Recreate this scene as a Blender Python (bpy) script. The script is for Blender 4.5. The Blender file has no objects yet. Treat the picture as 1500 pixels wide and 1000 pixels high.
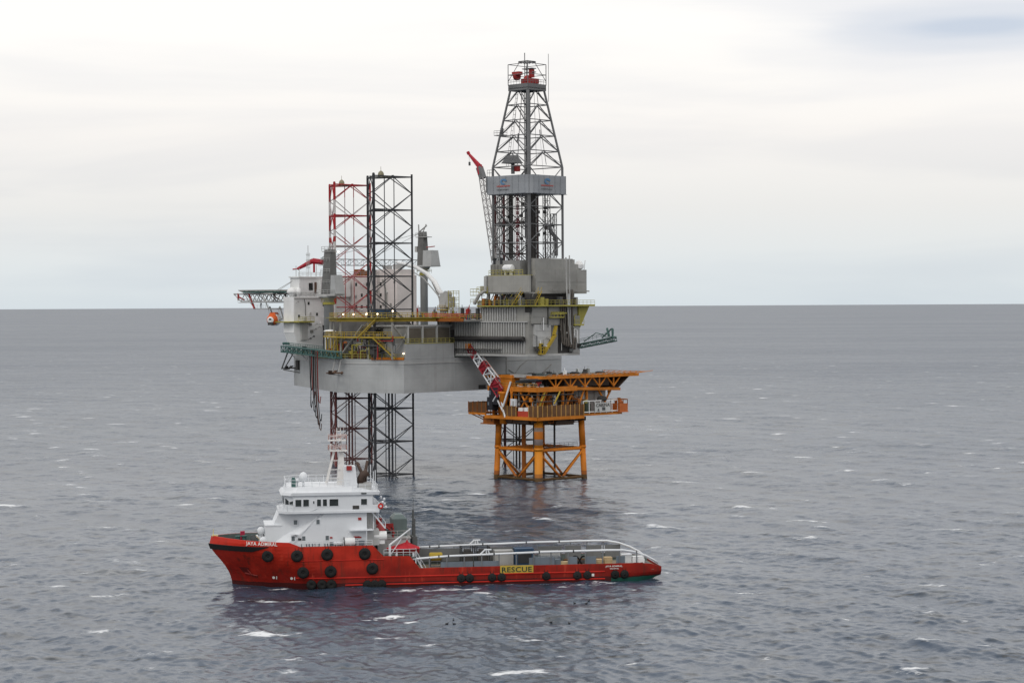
import bpy, bmesh, math, random
import numpy as np
from mathutils import Vector, Matrix
R = math.radians
random.seed(11)
rng = np.random.default_rng(7)
scene = bpy.context.scene
COL = scene.collection

# ------------------------------------------------------------------ camera
F_PX, CAM_H, ROLL, PITCH = 3000.0, 43.0, 0.00533, math.atan(52 / 3000)
cam_d = bpy.data.cameras.new('camera')
cam_d.sensor_width = 36.0
cam_d.lens = 36.0 * F_PX / 1500.0
cam_d.clip_start, cam_d.clip_end = 1.0, 150000.0
cam = bpy.data.objects.new('camera', cam_d)
COL.objects.link(cam)
cam.matrix_world = (Matrix.Translation((0, 0, CAM_H)) @ Matrix.Rotation(R(90) - PITCH, 4, 'X')
                    @ Matrix.Rotation(-ROLL, 4, 'Z'))
scene.camera = cam

# ------------------------------------------------------------------ world and sun
SUN_EL, SUN_AZ = R(48), R(-157)      # azimuth from +Y, clockwise: behind the camera, to the left
w = bpy.data.worlds.new('World')
scene.world = w
w.use_nodes = True
nt = w.node_tree
nt.nodes.clear()
def N(tree, kind, **kw):
    n = tree.nodes.new(kind)
    for k, v in kw.items():
        if k == 'inp':
            for a, b in v.items():
                n.inputs[a].default_value = b
        else:
            setattr(n, k, v)
    return n
def math_n(t, op, a, b=None, c=None, clamp=False):
    n = t.nodes.new('ShaderNodeMath'); n.operation = op; n.use_clamp = clamp
    for i, x in enumerate((a, b, c)):
        if x is None: continue
        if isinstance(x, (int, float)): n.inputs[i].default_value = x
        else: t.links.new(x, n.inputs[i])
    return n.outputs[0]
def ramp(t, fac, stops, interp='LINEAR'):
    n = t.nodes.new('ShaderNodeValToRGB'); n.color_ramp.interpolation = interp
    e = n.color_ramp.elements
    while len(e) < len(stops): e.new(0.5)
    for i, (p, c) in enumerate(stops):
        e[i].position = p
        e[i].color = (c, c, c, 1) if isinstance(c, (int, float)) else tuple(c) + (1,)
    t.links.new(fac, n.inputs[0])
    return n.outputs[0]
def mixc(t, fac, a, b, blend='MIX'):
    n = t.nodes.new('ShaderNodeMix'); n.data_type = 'RGBA'; n.blend_type = blend
    for s, x in ((n.inputs[0], fac), (n.inputs[6], a), (n.inputs[7], b)):
        if isinstance(x, (int, float)): s.default_value = x
        elif isinstance(x, tuple): s.default_value = x + (1,) if len(x) == 3 else x
        else: t.links.new(x, s)
    return n.outputs[2]
sky = N(nt, 'ShaderNodeTexSky', sky_type='NISHITA', sun_disc=False, sun_elevation=SUN_EL, sun_rotation=SUN_AZ,
        air_density=1.0, dust_density=2.0)
tc = N(nt, 'ShaderNodeTexCoord')
sep = N(nt, 'ShaderNodeSeparateXYZ'); nt.links.new(tc.outputs['Generated'], sep.inputs[0])
# overcast deck: pale blue-grey at the horizon, cream white higher up
veil = ramp(nt, math_n(nt, 'MULTIPLY', sep.outputs[2], 4.0, clamp=True), [
    (0.0, (0.665, 0.725, 0.76)), (0.08, (0.735, 0.775, 0.79)), (0.19, (0.805, 0.80, 0.785)),
    (0.33, (0.925, 0.89, 0.855)), (0.52, (1.0, 0.972, 0.935)), (1.0, (1.0, 0.99, 0.98))])
mp = N(nt, 'ShaderNodeMapping', inp={'Scale': (3.0, 3.0, 26.0), 'Location': (1.3, 0.2, 0.7)})
nt.links.new(tc.outputs['Generated'], mp.inputs[0])
cl = N(nt, 'ShaderNodeTexNoise', inp={'Scale': 1.0, 'Detail': 5.0, 'Roughness': 0.5, 'Distortion': 0.3})
nt.links.new(mp.outputs[0], cl.inputs['Vector'])
bands = ramp(nt, cl.outputs[0], [(0.36, (0.89, 0.905, 0.935)), (0.56, (1.0, 1.0, 1.0))], 'EASE')
deck = mixc(nt, 0.75, veil, mixc(nt, 1.0, veil, bands, 'MULTIPLY'))
# the thin blue gap in the cloud up on the right
vm = N(nt, 'ShaderNodeVectorMath', operation='SUBTRACT'); nt.links.new(tc.outputs['Generated'], vm.inputs[0])
vm.inputs[1].default_value = (0.222, 0.965, 0.130)
sc3 = N(nt, 'ShaderNodeVectorMath', operation='MULTIPLY'); nt.links.new(vm.outputs[0], sc3.inputs[0])
sc3.inputs[1].default_value = (11.0, 0.0, 72.0)
ln = N(nt, 'ShaderNodeVectorMath', operation='LENGTH'); nt.links.new(sc3.outputs[0], ln.inputs[0])
gap = math_n(nt, 'ADD', ln.outputs['Value'], math_n(nt, 'MULTIPLY', math_n(nt, 'SUBTRACT', cl.outputs[0], 0.5), 1.6))
gapf = ramp(nt, gap, [(0.05, 0.85), (0.5, 0.42), (1.0, 0.0)], 'EASE')
front = math_n(nt, 'GREATER_THAN', sep.outputs[1], 0.0)
gapf = math_n(nt, 'MULTIPLY', gapf, front)
sc4 = N(nt, 'ShaderNodeVectorMath', operation='MULTIPLY'); nt.links.new(vm.outputs[0], sc4.inputs[0])
sc4.inputs[1].default_value = (7.0, 0.0, 22.0)
ln2 = N(nt, 'ShaderNodeVectorMath', operation='LENGTH'); nt.links.new(sc4.outputs[0], ln2.inputs[0])
haze = math_n(nt, 'MULTIPLY', ramp(nt, math_n(nt, 'ADD', ln2.outputs['Value'], math_n(nt, 'MULTIPLY', math_n(nt, 'SUBTRACT', cl.outputs[0], 0.5), 1.4)), [(0.2, 0.55), (1.0, 0.0)], 'EASE'), front)
deck = mixc(nt, haze, deck, (0.78, 0.785, 0.82))
deck = mixc(nt, gapf, deck, (0.53, 0.60, 0.71))
below = math_n(nt, 'LESS_THAN', sep.outputs[2], -0.002)
deck = mixc(nt, below, deck, (0.16, 0.18, 0.20))
bgA = N(nt, 'ShaderNodeBackground', inp={'Strength': 0.10}); nt.links.new(sky.outputs[0], bgA.inputs[0])
bgB = N(nt, 'ShaderNodeBackground', inp={'Strength': 1.08}); nt.links.new(deck, bgB.inputs[0])
mx = N(nt, 'ShaderNodeMixShader', inp={'Fac': 0.94})
nt.links.new(bgA.outputs[0], mx.inputs[1]); nt.links.new(bgB.outputs[0], mx.inputs[2])
wo = N(nt, 'ShaderNodeOutputWorld'); nt.links.new(mx.outputs[0], wo.inputs[0])

sl = bpy.data.lights.new('sun', 'SUN'); sl.energy = 0.8; sl.angle = R(18); sl.color = (1.0, 0.96, 0.9)
so = bpy.data.objects.new('sun', sl); COL.objects.link(so)
sd = Vector((math.sin(SUN_AZ) * math.cos(SUN_EL), math.cos(SUN_AZ) * math.cos(SUN_EL), math.sin(SUN_EL)))
so.rotation_euler = (-sd).to_track_quat('-Z', 'Y').to_euler(); so.location = (0, 0, 300)
scene.view_settings.view_transform = 'Standard'
scene.view_settings.look = 'None'
scene.view_settings.exposure = 0.0
scene.render.engine = 'CYCLES'
scene.cycles.max_bounces = 6

# ------------------------------------------------------------------ materials
MATS = {}
def paint(name, col, dirt=0.35, streak=(0.16, 0.10, 0.06), rough=0.5, scale=1.0, metal=0.0, panel=None):
    """weathered paint: blotches, faint vertical run marks, rust bleeding"""
    if name in MATS: return MATS[name]
    m = bpy.data.materials.new(name); m.use_nodes = True
    t = m.node_tree; b = t.nodes['Principled BSDF']
    tcn = N(t, 'ShaderNodeTexCoord')
    def noise(sx, sy, sz, detail, seed):
        mpn = N(t, 'ShaderNodeMapping', inp={'Scale': (sx * scale, sy * scale, sz * scale), 'Location': (seed, seed * 1.7, 0)})
        t.links.new(tcn.outputs['Object'], mpn.inputs[0])
        n = N(t, 'ShaderNodeTexNoise', inp={'Scale': 1.0, 'Detail': detail, 'Roughness': 0.6})
        t.links.new(mpn.outputs[0], n.inputs['Vector'])
        return n.outputs[0]
    big = noise(0.16, 0.16, 0.22, 4, 3.1)
    run = noise(1.9, 1.9, 0.10, 5, 8.4)
    fine = noise(1.4, 1.4, 1.4, 6, 5.2)
    dark = tuple(c * (1 - 0.55 * dirt) for c in col)
    light = tuple(min(1, c * (1 + 0.18 * dirt) + 0.02 * dirt) for c in col)
    c = mixc(t, ramp(t, big, [(0.32, 0.0), (0.68, 1.0)]), dark, light)
    c = mixc(t, math_n(t, 'MULTIPLY', ramp(t, run, [(0.52, 0.0), (0.78, 1.0)]), 0.55 * dirt), c, tuple(x * 0.45 for x in col))
    rust = math_n(t, 'MULTIPLY', ramp(t, run, [(0.60, 0.0), (0.74, 1.0)]), ramp(t, fine, [(0.50, 0.0), (0.66, 1.0)]))
    c = mixc(t, math_n(t, 'MULTIPLY', rust, dirt), c, streak)
    if panel:   # welded plate seams
        brk = N(t, 'ShaderNodeTexBrick', offset=0.0, inp={'Scale': 1.0, 'Mortar Size': 0.03, 'Mortar Smooth': 0.3,
                'Brick Width': panel[0], 'Row Height': panel[1], 'Color1': (1, 1, 1, 1), 'Color2': (0.93, 0.93, 0.93, 1),
                'Mortar': (0.80, 0.80, 0.80, 1)})
        s3 = N(t, 'ShaderNodeSeparateXYZ'); t.links.new(tcn.outputs['Object'], s3.inputs[0])
        cb = N(t, 'ShaderNodeCombineXYZ')
        t.links.new(math_n(t, 'SUBTRACT', s3.outputs[0], s3.outputs[1]), cb.inputs[0]); t.links.new(s3.outputs[2], cb.inputs[1])
        t.links.new(cb.outputs[0], brk.inputs['Vector'])
        c = mixc(t, 0.75, c, brk.outputs[0], 'MULTIPLY')
    t.links.new(c, b.inputs['Base Color'])
    t.links.new(ramp(t, fine, [(0.3, rough - 0.1), (0.7, min(1, rough + 0.15))]), b.inputs['Roughness'])
    b.inputs['Metallic'].default_value = metal
    b.inputs['Specular IOR Level'].default_value = 0.22
    bp = N(t, 'ShaderNodeBump', inp={'Strength': 0.25, 'Distance': 0.04}); t.links.new(fine, bp.inputs['Height'])
    t.links.new(bp.outputs[0], b.inputs['Normal'])
    MATS[name] = m
    return m
def zbands(name, stops, dirt=0.3):
    """paint whose colour changes with height: stops [(z, colour), ...]"""
    if name in MATS: return MATS[name]
    m = paint(name, (0.5, 0.5, 0.5), dirt)
    t = m.node_tree; b = t.nodes['Principled BSDF']
    old = b.inputs['Base Color'].links[0].from_socket
    tcn = N(t, 'ShaderNodeTexCoord'); s3 = N(t, 'ShaderNodeSeparateXYZ'); t.links.new(tcn.outputs['Object'], s3.inputs[0])
    z = math_n(t, 'DIVIDE', math_n(t, 'ADD', s3.outputs[2], 20.0), 120.0, clamp=True)
    st = [((zz + 20.0) / 120.0, c) for zz, c in stops]
    base = ramp(t, z, st, 'CONSTANT')
    t.links.new(mixc(t, 1.0, base, mixc(t, 1.0, old, (2.0, 2.0, 2.0), 'MULTIPLY'), 'MULTIPLY'), b.inputs['Base Color'])
    return m
def glow(name, col, s):
    m = bpy.data.materials.new(name); m.use_nodes = True
    b = m.node_tree.nodes['Principled BSDF']
    b.inputs['Base Color'].default_value = col + (1,)
    b.inputs['Emission Color'].default_value = col + (1,); b.inputs['Emission Strength'].default_value = s
    MATS[name] = m
    return m
def glass(name='dark_glass'):
    if name in MATS: return MATS[name]
    m = bpy.data.materials.new(name); m.use_nodes = True
    t = m.node_tree; b = t.nodes['Principled BSDF']
    n = N(t, 'ShaderNodeTexNoise', inp={'Scale': 0.6, 'Detail': 3.0})
    tcn = N(t, 'ShaderNodeTexCoord'); t.links.new(tcn.outputs['Object'], n.inputs['Vector'])
    t.links.new(ramp(t, n.outputs[0], [(0.35, (0.008, 0.012, 0.013)), (0.7, (0.035, 0.045, 0.045))]), b.inputs['Base Color'])
    b.inputs['Roughness'].default_value = 0.12
    MATS[name] = m
    return m
RED = paint('red_paint', (0.46, 0.017, 0.008), 0.38, (0.16, 0.02, 0.01), 0.5)
REDD = paint('dull_red_paint', (0.34, 0.030, 0.028), 0.4)
WHITE = paint('white_paint', (0.68, 0.70, 0.725), 0.18, (0.35, 0.22, 0.12), 0.45)
CREAM = paint('cream_white_paint', (0.82, 0.825, 0.82), 0.28, (0.3, 0.2, 0.12), 0.5, scale=0.5, panel=(3.0, 3.2))
PINK = paint('pinkish_white_paint', (0.70, 0.645, 0.625), 0.3, (0.3, 0.2, 0.12), 0.5, scale=0.5, panel=(3.0, 3.2))
GREY = paint('hull_grey_paint', (0.41, 0.42, 0.42), 0.42, (0.19, 0.13, 0.09), 0.55, scale=0.5, panel=(6.0, 2.8))
GREY2 = paint('light_grey_paint', (0.43, 0.43, 0.42), 0.5, (0.19, 0.13, 0.09), 0.55, scale=0.6)
GREYW = paint('warm_grey_paint', (0.31, 0.305, 0.285), 0.55, (0.17, 0.11, 0.07), 0.6, scale=0.5, panel=(3.0, 4.0))
DGREY = paint('dark_grey_paint', (0.10, 0.105, 0.105), 0.5, (0.12, 0.07, 0.04), 0.6)
STEEL = paint('derrick_steel', (0.155, 0.157, 0.16), 0.4, (0.15, 0.09, 0.06), 0.5)
DARK = paint('black_steel', (0.028, 0.030, 0.034), 0.4, (0.08, 0.04, 0.03), 0.55)
SHADE = paint('dark_machinery_shade', (0.055, 0.052, 0.05), 0.6, (0.11, 0.06, 0.03), 0.7)  # dark machinery colour, also painted in gaps and recesses to stand for shade
RUBBER = paint('black_rubber', (0.014, 0.014, 0.014), 0.3, (0.03, 0.025, 0.02), 0.8)
YEL = paint('yellow_paint', (0.44, 0.31, 0.035), 0.55, (0.2, 0.1, 0.04), 0.55)
YELG = paint('olive_yellow_paint', (0.36, 0.32, 0.07), 0.5, (0.2, 0.1, 0.04), 0.6)
ORG = paint('orange_paint', (0.60, 0.19, 0.011), 0.75, (0.2, 0.06, 0.02), 0.5)
ORGD = paint('rusty_orange_paint', (0.31, 0.095, 0.012), 0.65, (0.14, 0.05, 0.02), 0.6)
BROWN = paint('brown_mesh', (0.135, 0.066, 0.028), 0.6, (0.1, 0.05, 0.03), 0.8)
TEAL = paint('teal_paint', (0.055, 0.125, 0.115), 0.5, (0.14, 0.08, 0.05), 0.6)
BLUEG = paint('blue_grey_paint', (0.15, 0.18, 0.21), 0.35, (0.2, 0.12, 0.08), 0.55)
BLUE = paint('navy_paint', (0.035, 0.075, 0.14), 0.4, (0.15, 0.08, 0.04), 0.5)
DECKG = paint('green_grey_deck', (0.13, 0.165, 0.155), 0.55, (0.2, 0.1, 0.05), 0.75)
WOOD = paint('deck_timber', (0.23, 0.185, 0.13), 0.6, (0.2, 0.12, 0.06), 0.85)
CRATE = paint('pale_timber', (0.56, 0.42, 0.24), 0.4, (0.25, 0.15, 0.08), 0.85)
SIGNY = paint('sign_yellow', (0.52, 0.37, 0.06), 0.25, (0.3, 0.2, 0.1), 0.5)
LETW = paint('letter_white', (0.75, 0.74, 0.70), 0.15)
LETD = paint('letter_dark', (0.02, 0.045, 0.03), 0.1)
LETB = paint('emblem_blue', (0.10, 0.21, 0.36), 0.2)
LETR = paint('emblem_red', (0.50, 0.05, 0.03), 0.2)
SOOT = paint('sooty_brown', (0.07, 0.045, 0.035), 0.5, (0.05, 0.03, 0.02), 0.7)
ORB = paint('lifeboat_orange', (0.66, 0.13, 0.035), 0.2)
GLASS = glass()
LAMP = glow('lit_lamp', (1.0, 0.80, 0.58), 4.0)
BWHITE = paint('window_wall_white', (0.70, 0.71, 0.70), 0.25, (0.3, 0.2, 0.12), 0.5)

# ------------------------------------------------------------------ mesh builder
class MB:
    def __init__(s): s.v = []; s.f = []; s.mi = []
    def add(s, vs, fs, m=0):
        o = len(s.v); s.v += [tuple(p) for p in vs]; s.f += [tuple(i + o for i in f) for f in fs]; s.mi += [m] * len(fs)
        return s
    def box(s, x0, x1, y0, y1, z0, z1, m=0):
        return s.loft([(x0, y0), (x1, y0), (x1, y1), (x0, y1)], z0, [(x0, y0), (x1, y0), (x1, y1), (x0, y1)], z1, m)
    def loft(s, p0, z0, p1, z1, m=0):
        n = len(p0)
        vs = [(x, y, z0) for x, y in p0] + [(x, y, z1) for x, y in p1]
        fs = [tuple(range(n))[::-1], tuple(range(n, 2 * n))] + [(i, (i + 1) % n, n + (i + 1) % n, n + i) for i in range(n)]
        return s.add(vs, fs, m)
    def prism(s, pts, z0, z1, m=0): return s.loft(pts, z0, pts, z1, m)
    def prism_y(s, pts, y0, y1, m=0):
        n = len(pts)
        vs = [(x, y0, z) for x, z in pts] + [(x, y1, z) for x, z in pts]
        fs = [tuple(range(n)), tuple(range(n, 2 * n))[::-1]] + [(i, n + i, n + (i + 1) % n, (i + 1) % n) for i in range(n)]
        return s.add(vs, fs, m)
    def bar(s, p, q, r, n=6, r2=None, m=0):
        p, q = Vector(p), Vector(q); d = q - p
        if d.length < 1e-6: return s
        d.normalize(); a = d.orthogonal().normalized(); b = d.cross(a); r2 = r if r2 is None else r2
        vs = []
        for c, rr in ((p, r), (q, r2)):
            for i in range(n):
                t = 2 * math.pi * (i + 0.5) / n
                vs.append(c + a * (rr * math.cos(t)) + b * (rr * math.sin(t)))
        fs = [tuple(range(n))[::-1], tuple(range(n, 2 * n))] + [(i, (i + 1) % n, n + (i + 1) % n, n + i) for i in range(n)]
        return s.add(vs, fs, m)
    def beam(s, p, q, wid, hei, m=0):
        p, q = Vector(p), Vector(q); d = (q - p)
        if d.length < 1e-6: return s
        d.normalize(); up = Vector((0, 0, 1)) if abs(d.z) < 0.95 else Vector((1, 0, 0))
        a = d.cross(up).normalized(); b = a.cross(d); vs = []
        for c in (p, q):
            for x, y in ((-1, -1), (1, -1), (1, 1), (-1, 1)):
                vs.append(c + a * (x * wid / 2) + b * (y * hei / 2))
        return s.add(vs, [(3, 2, 1, 0), (4, 5, 6, 7)] + [(i, (i + 1) % 4, 4 + (i + 1) % 4, 4 + i) for i in range(4)], m)
    def tube(s, pts, r, n=6, m=0):
        pts = [Vector(p) for p in pts]; rings = []
        rr = r if isinstance(r, (list, tuple)) else [r] * len(pts)
        a = None
        for i, p in enumerate(pts):
            d = (pts[min(i + 1, len(pts) - 1)] - pts[max(i - 1, 0)]).normalized()
            if a is None: a = d.orthogonal().normalized()
            a = (a - d * a.dot(d)).normalized(); b = d.cross(a)
            rings.append([p + a * (rr[i] * math.cos(2 * math.pi * k / n)) + b * (rr[i] * math.sin(2 * math.pi * k / n)) for k in range(n)])
        vs = [v for g in rings for v in g]; fs = [tuple(range(n))[::-1], tuple(range(len(vs) - n, len(vs)))]
        for i in range(len(pts) - 1):
            fs += [(i * n + k, i * n + (k + 1) % n, (i + 1) * n + (k + 1) % n, (i + 1) * n + k) for k in range(n)]
        return s.add(vs, fs, m)
    def lathe(s, prof, c=(0, 0, 0), axis='z', n=16, m=0):
        """prof: (radius, height) along the axis"""
        vs = []
        for r, h in prof:
            for k in range(n):
                x, y = r * math.cos(2 * math.pi * k / n), r * math.sin(2 * math.pi * k / n)
                p = {'z': (x, y, h), 'y': (x, h, -y), 'x': (h, x, y)}[axis]
                vs.append((p[0] + c[0], p[1] + c[1], p[2] + c[2]))
        fs = [tuple(range(n))[::-1], tuple(range(len(vs) - n, len(vs)))]
        for i in range(len(prof) - 1):
            fs += [(i * n + k, i * n + (k + 1) % n, (i + 1) * n + (k + 1) % n, (i + 1) * n + k) for k in range(n)]
        return s.add(vs, fs, m)
    def rail(s, pts, h=1.1, gap=1.6, r=0.045, m=0, mids=(0.55, 1.0), closed=False):
        pts = [Vector(p) for p in pts]
        if closed: pts.append(pts[0])
        for p, q in zip(pts, pts[1:]):
            L = (q - p).length; k = max(1, round(L / gap))
            for i in range(k + 1):
                c = p.lerp(q, i / k); s.bar(c, c + Vector((0, 0, h)), r, 4, m=m)
            for f in mids:
                u = Vector((0, 0, h * f)); s.bar(p + u, q + u, r, 4, m=m)
        return s
    def truss(s, p, q, wid, hei, bays, rc, rb, tri=False, m=0, taper=1.0):
        """lattice boom from p to q"""
        p, q = Vector(p), Vector(q); d = (q - p).normalized()
        up = Vector((0, 0, 1)) if abs(d.z) < 0.9 else Vector((0, 1, 0))
        a = d.cross(up).normalized(); b = a.cross(d)
        cor = [(-1, -1), (1, -1), (0, 1)] if tri else [(-1, -1), (1, -1), (1, 1), (-1, 1)]
        rings = []
        for i in range(bays + 1):
            f = i / bays; c = p.lerp(q, f); k = 1 + (taper - 1) * f
            rings.append([c + a * (x * wid / 2 * k) + b * (y * hei / 2 * k) for x, y in cor])
        n = len(cor)
        for j in range(n):
            s.bar(rings[0][j], rings[-1][j], rc, 5, m=m)
            for i in range(bays):
                s.bar(rings[i][j], rings[i][(j + 1) % n], rb, 4, m=m)
                u, v = (j, (j + 1) % n) if i % 2 else ((j + 1) % n, j)
                s.bar(rings[i][u], rings[i + 1][v], rb, 4, m=m)
        for j in range(n): s.bar(rings[-1][j], rings[-1][(j + 1) % n], rb, 4, m=m)
        return s
    def build(s, name, mats, parent=None, label=None, loc=None):
        me = bpy.data.meshes.new(name)
        me.from_pydata([tuple(v) for v in s.v], [], s.f)
        mats = mats if isinstance(mats, (list, tuple)) else [mats]
        for m in mats: me.materials.append(m)
        if len(mats) > 1: me.polygons.foreach_set('material_index', s.mi)
        bm = bmesh.new(); bm.from_mesh(me); bmesh.ops.recalc_face_normals(bm, faces=bm.faces); bm.to_mesh(me); bm.free()
        me.update()
        o = bpy.data.objects.new(name, me); COL.objects.link(o)
        if parent is not None: o.parent = parent
        if label: o['label'] = label
        if loc is not None: o.location = loc
        return o
def smooth(o):
    for p in o.data.polygons: p.use_smooth = True
    return o
def thing(name, label, cat, loc=(0, 0, 0), rotz=0.0, group=None):
    o = bpy.data.objects.new(name, None); COL.objects.link(o)
    o.location = loc; o.rotation_euler = (0, 0, rotz); o['label'] = label; o['category'] = cat
    if group: o['group'] = group
    return o
def tag(o, label, cat, group=None, kind=None):
    o['label'] = label; o['category'] = cat
    if group: o['group'] = group
    if kind: o['kind'] = kind
    return o
class Frame:
    def __init__(s, o, ang): s.o = o; s.a = ang; s.c = math.cos(ang); s.s = math.sin(ang)
    def w(s, X, Y, z=0.0): return (s.o[0] + X * s.c - Y * s.s, s.o[1] + X * s.s + Y * s.c, z)
def text_mb(txt, size, space=1.0, shear=0.0):
    cu = bpy.data.curves.new('lettering_curve', 'FONT'); cu.body = txt; cu.size = size; cu.space_character = space
    cu.offset = size * 0.018; cu.shear = shear; cu.resolution_u = 3
    ob = bpy.data.objects.new('lettering_curve', cu); COL.objects.link(ob)
    dg = bpy.context.evaluated_depsgraph_get(); dg.update()
    me = bpy.data.meshes.new_from_object(ob.evaluated_get(dg))
    bm = bmesh.new(); bm.from_mesh(me); bmesh.ops.triangulate(bm, faces=bm.faces)
    vs = [v.co.copy() for v in bm.verts]; fs = [tuple(v.index for v in f.verts) for f in bm.faces]
    bm.free(); bpy.data.objects.remove(ob); bpy.data.curves.remove(cu); bpy.data.meshes.remove(me)
    x0 = min(v.x for v in vs); x1 = max(v.x for v in vs)
    return [(v.x - x0, v.y) for v in vs], fs, x1 - x0
def lettering(txt, size, mapper, mat, parent, width=None, name='lettering', space=1.0):
    vs, fs, wd = text_mb(txt, size, space); k = (width / wd) if width else 1.0
    m = MB(); m.add([mapper(x * k, y) for x, y in vs], fs)
    return m.build(name, mat, parent)

SHIP = Frame((-43.6, 317.4), R(8.5))
RIG = Frame((-15.8, 532.0), math.atan2(-0.686, 0.727))
PLAT = Frame((6.9, 510.0), R(42))
# ------------------------------------------------------------------ the sea: one sheet out to the horizon, real swell near, bump beyond
def axis(parts):
    out = []
    for a, b, n in parts: out += list(np.linspace(a, b, n, endpoint=False))
    return np.array(out)
inv = np.linspace(1 / 165.0, 1 / 1500.0, 840)                  # even in picture height
ys = np.concatenate([np.array([-400, -100, -30, 5, 25, 50, 80, 110, 140.0]), 1 / inv,
                     np.geomspace(1560, 9000, 40), np.geomspace(12000, 120000, 14)])
tx = np.concatenate([[-60, -20, -7, -3, -1.6, -0.9, -0.6], np.linspace(-0.40, 0.40, 1250), [0.6, 0.9, 1.6, 3, 7, 20, 60]])
Yg, Tg = np.meshgrid(ys, tx, indexing='ij')
Xg = Tg * np.maximum(np.abs(Yg), 160.0)
Zg = np.zeros_like(Xg); DX = np.zeros_like(Xg); DY = np.zeros_like(Xg); CR = np.zeros_like(Xg)
sp = np.gradient(ys); sp = np.maximum(np.abs(sp), 0.3)[:, None] * np.ones_like(Xg)
inside = (np.abs(Tg) <= 0.405) & (Yg > 160)
wind = R(205)
i0, i1 = 9, 9 + 840
sl_ = (slice(i0, i1), slice(7, 7 + 1250))
x_, y_, s_ = Xg[sl_], Yg[sl_], sp[sl_]
var = 0.0
z = np.zeros_like(x_); dx = np.zeros_like(x_); dy = np.zeros_like(x_)
NW = 64
lams = np.geomspace(1.7, 52.0, NW)
for lam in lams:
    k = 2 * math.pi / lam
    th = wind + rng.normal(0, 0.42 if lam > 14 else 0.75)
    amp = (0.0088 if lam < 4 or lam > 24 else 0.0066) * lam ** 0.56 * (1.0 if lam < 22 else math.exp(-((lam - 22) / 14) ** 2)) * rng.uniform(0.7, 1.3)
    ph = rng.uniform(0, 2 * math.pi)
    f = np.clip(lam / (2.2 * s_) - 0.8, 0, 1)
    arg = k * (x_ * math.cos(th) + y_ * math.sin(th)) + ph
    c, s = np.cos(arg), np.sin(arg)
    z += amp * f * c
    dx -= 0.85 * amp * f * math.cos(th) * s; dy -= 0.85 * amp * f * math.sin(th) * s
    if 4 < lam < 40:
        var += amp * amp / 2
        CR[sl_] += amp * c
CR /= math.sqrt(var)
# let the sheet relax to flat at the rim of the fine region
edge = np.minimum(1, (0.40 - np.abs(Tg[sl_])) / 0.03) * np.clip((1500 - y_) / 500, 0, 1) * np.clip((y_ - 165) / 15, 0, 1)
Zg[sl_] = z * edge; Xg[sl_] += dx * edge; Yg[sl_] += dy * edge
# broken water: bow splash, wake, wash round the legs
SP = np.zeros_like(Xg)
def splash(x, y, rx, ry, rot=0.0, amt=1.0):
    u = (Xg - x) * math.cos(rot) + (Yg - y) * math.sin(rot); v = -(Xg - x) * math.sin(rot) + (Yg - y) * math.cos(rot)
    np.maximum(SP, amt * np.exp(-(u / rx) ** 2 - (v / ry) ** 2), out=SP)
for s, tt, rx, ry, am in ((7.0, -6.0, 2.4, .8, .95), (11, -7.3, 3, .5, .7), (18, -7.6, 5, .4, .6), (26.2, -11.5, 2.6, 1.8, 1.0), (21.2, -36.5, 3.0, 2.2, 1.0), (18, -38.5, 2.4, 1.2, .85), (23.6, -42.3, 1.7, 1.4, 1.0), (23.8, -61, 1.7, 1.3, 1.0),
                          (69.5, 1, 3.5, 1.6, 0.7), (74, 3, 4, 1.2, 0.5), (76, -23, 4.2, 1.2, 0.8), (13, -34, 5, 1.2, 0.6), (1.0, -1.0, 2.5, 0.7, 0.55), (45, -7.6, 20, 0.8, 0.55)):
    X_, Y_, _ = SHIP.w(s, tt); splash(X_, Y_, rx, ry, SHIP.a, am)
for u_, v_, rx, ry, am in ((7.6, -7.6, 3, 4, .5), (-7.6, -7.6, 2.5, 4, .55), (-7.6, 7.6, 2.5, 4, .4), (31, 10, 6, 5, .75)):
    X_, Y_, _ = PLAT.w(u_, v_); splash(X_, Y_, rx, ry, 0, am)
for X_, Y_ in ((0, -23.4), (0, 23.4)):
    X_, Y_, _ = RIG.w(X_, Y_); splash(X_, Y_, 8, 12, 0, .5)

nr, nc = Xg.shape
co = np.stack([Xg, Yg, Zg], -1).reshape(-1, 3).astype(np.float32)
idx = np.arange(nr * nc).reshape(nr, nc)
quads = np.stack([idx[:-1, :-1], idx[:-1, 1:], idx[1:, 1:], idx[1:, :-1]], -1).reshape(-1, 4)
sea_me = bpy.data.meshes.new('sea')
sea_me.vertices.add(len(co)); sea_me.vertices.foreach_set('co', co.ravel())
sea_me.loops.add(quads.size); sea_me.loops.foreach_set('vertex_index', quads.ravel().astype(np.int32))
sea_me.polygons.add(len(quads))
sea_me.polygons.foreach_set('loop_start', np.arange(0, quads.size, 4, dtype=np.int32))
sea_me.polygons.foreach_set('use_smooth', np.ones(len(quads), dtype=bool))
sea_me.update(calc_edges=True)
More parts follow.
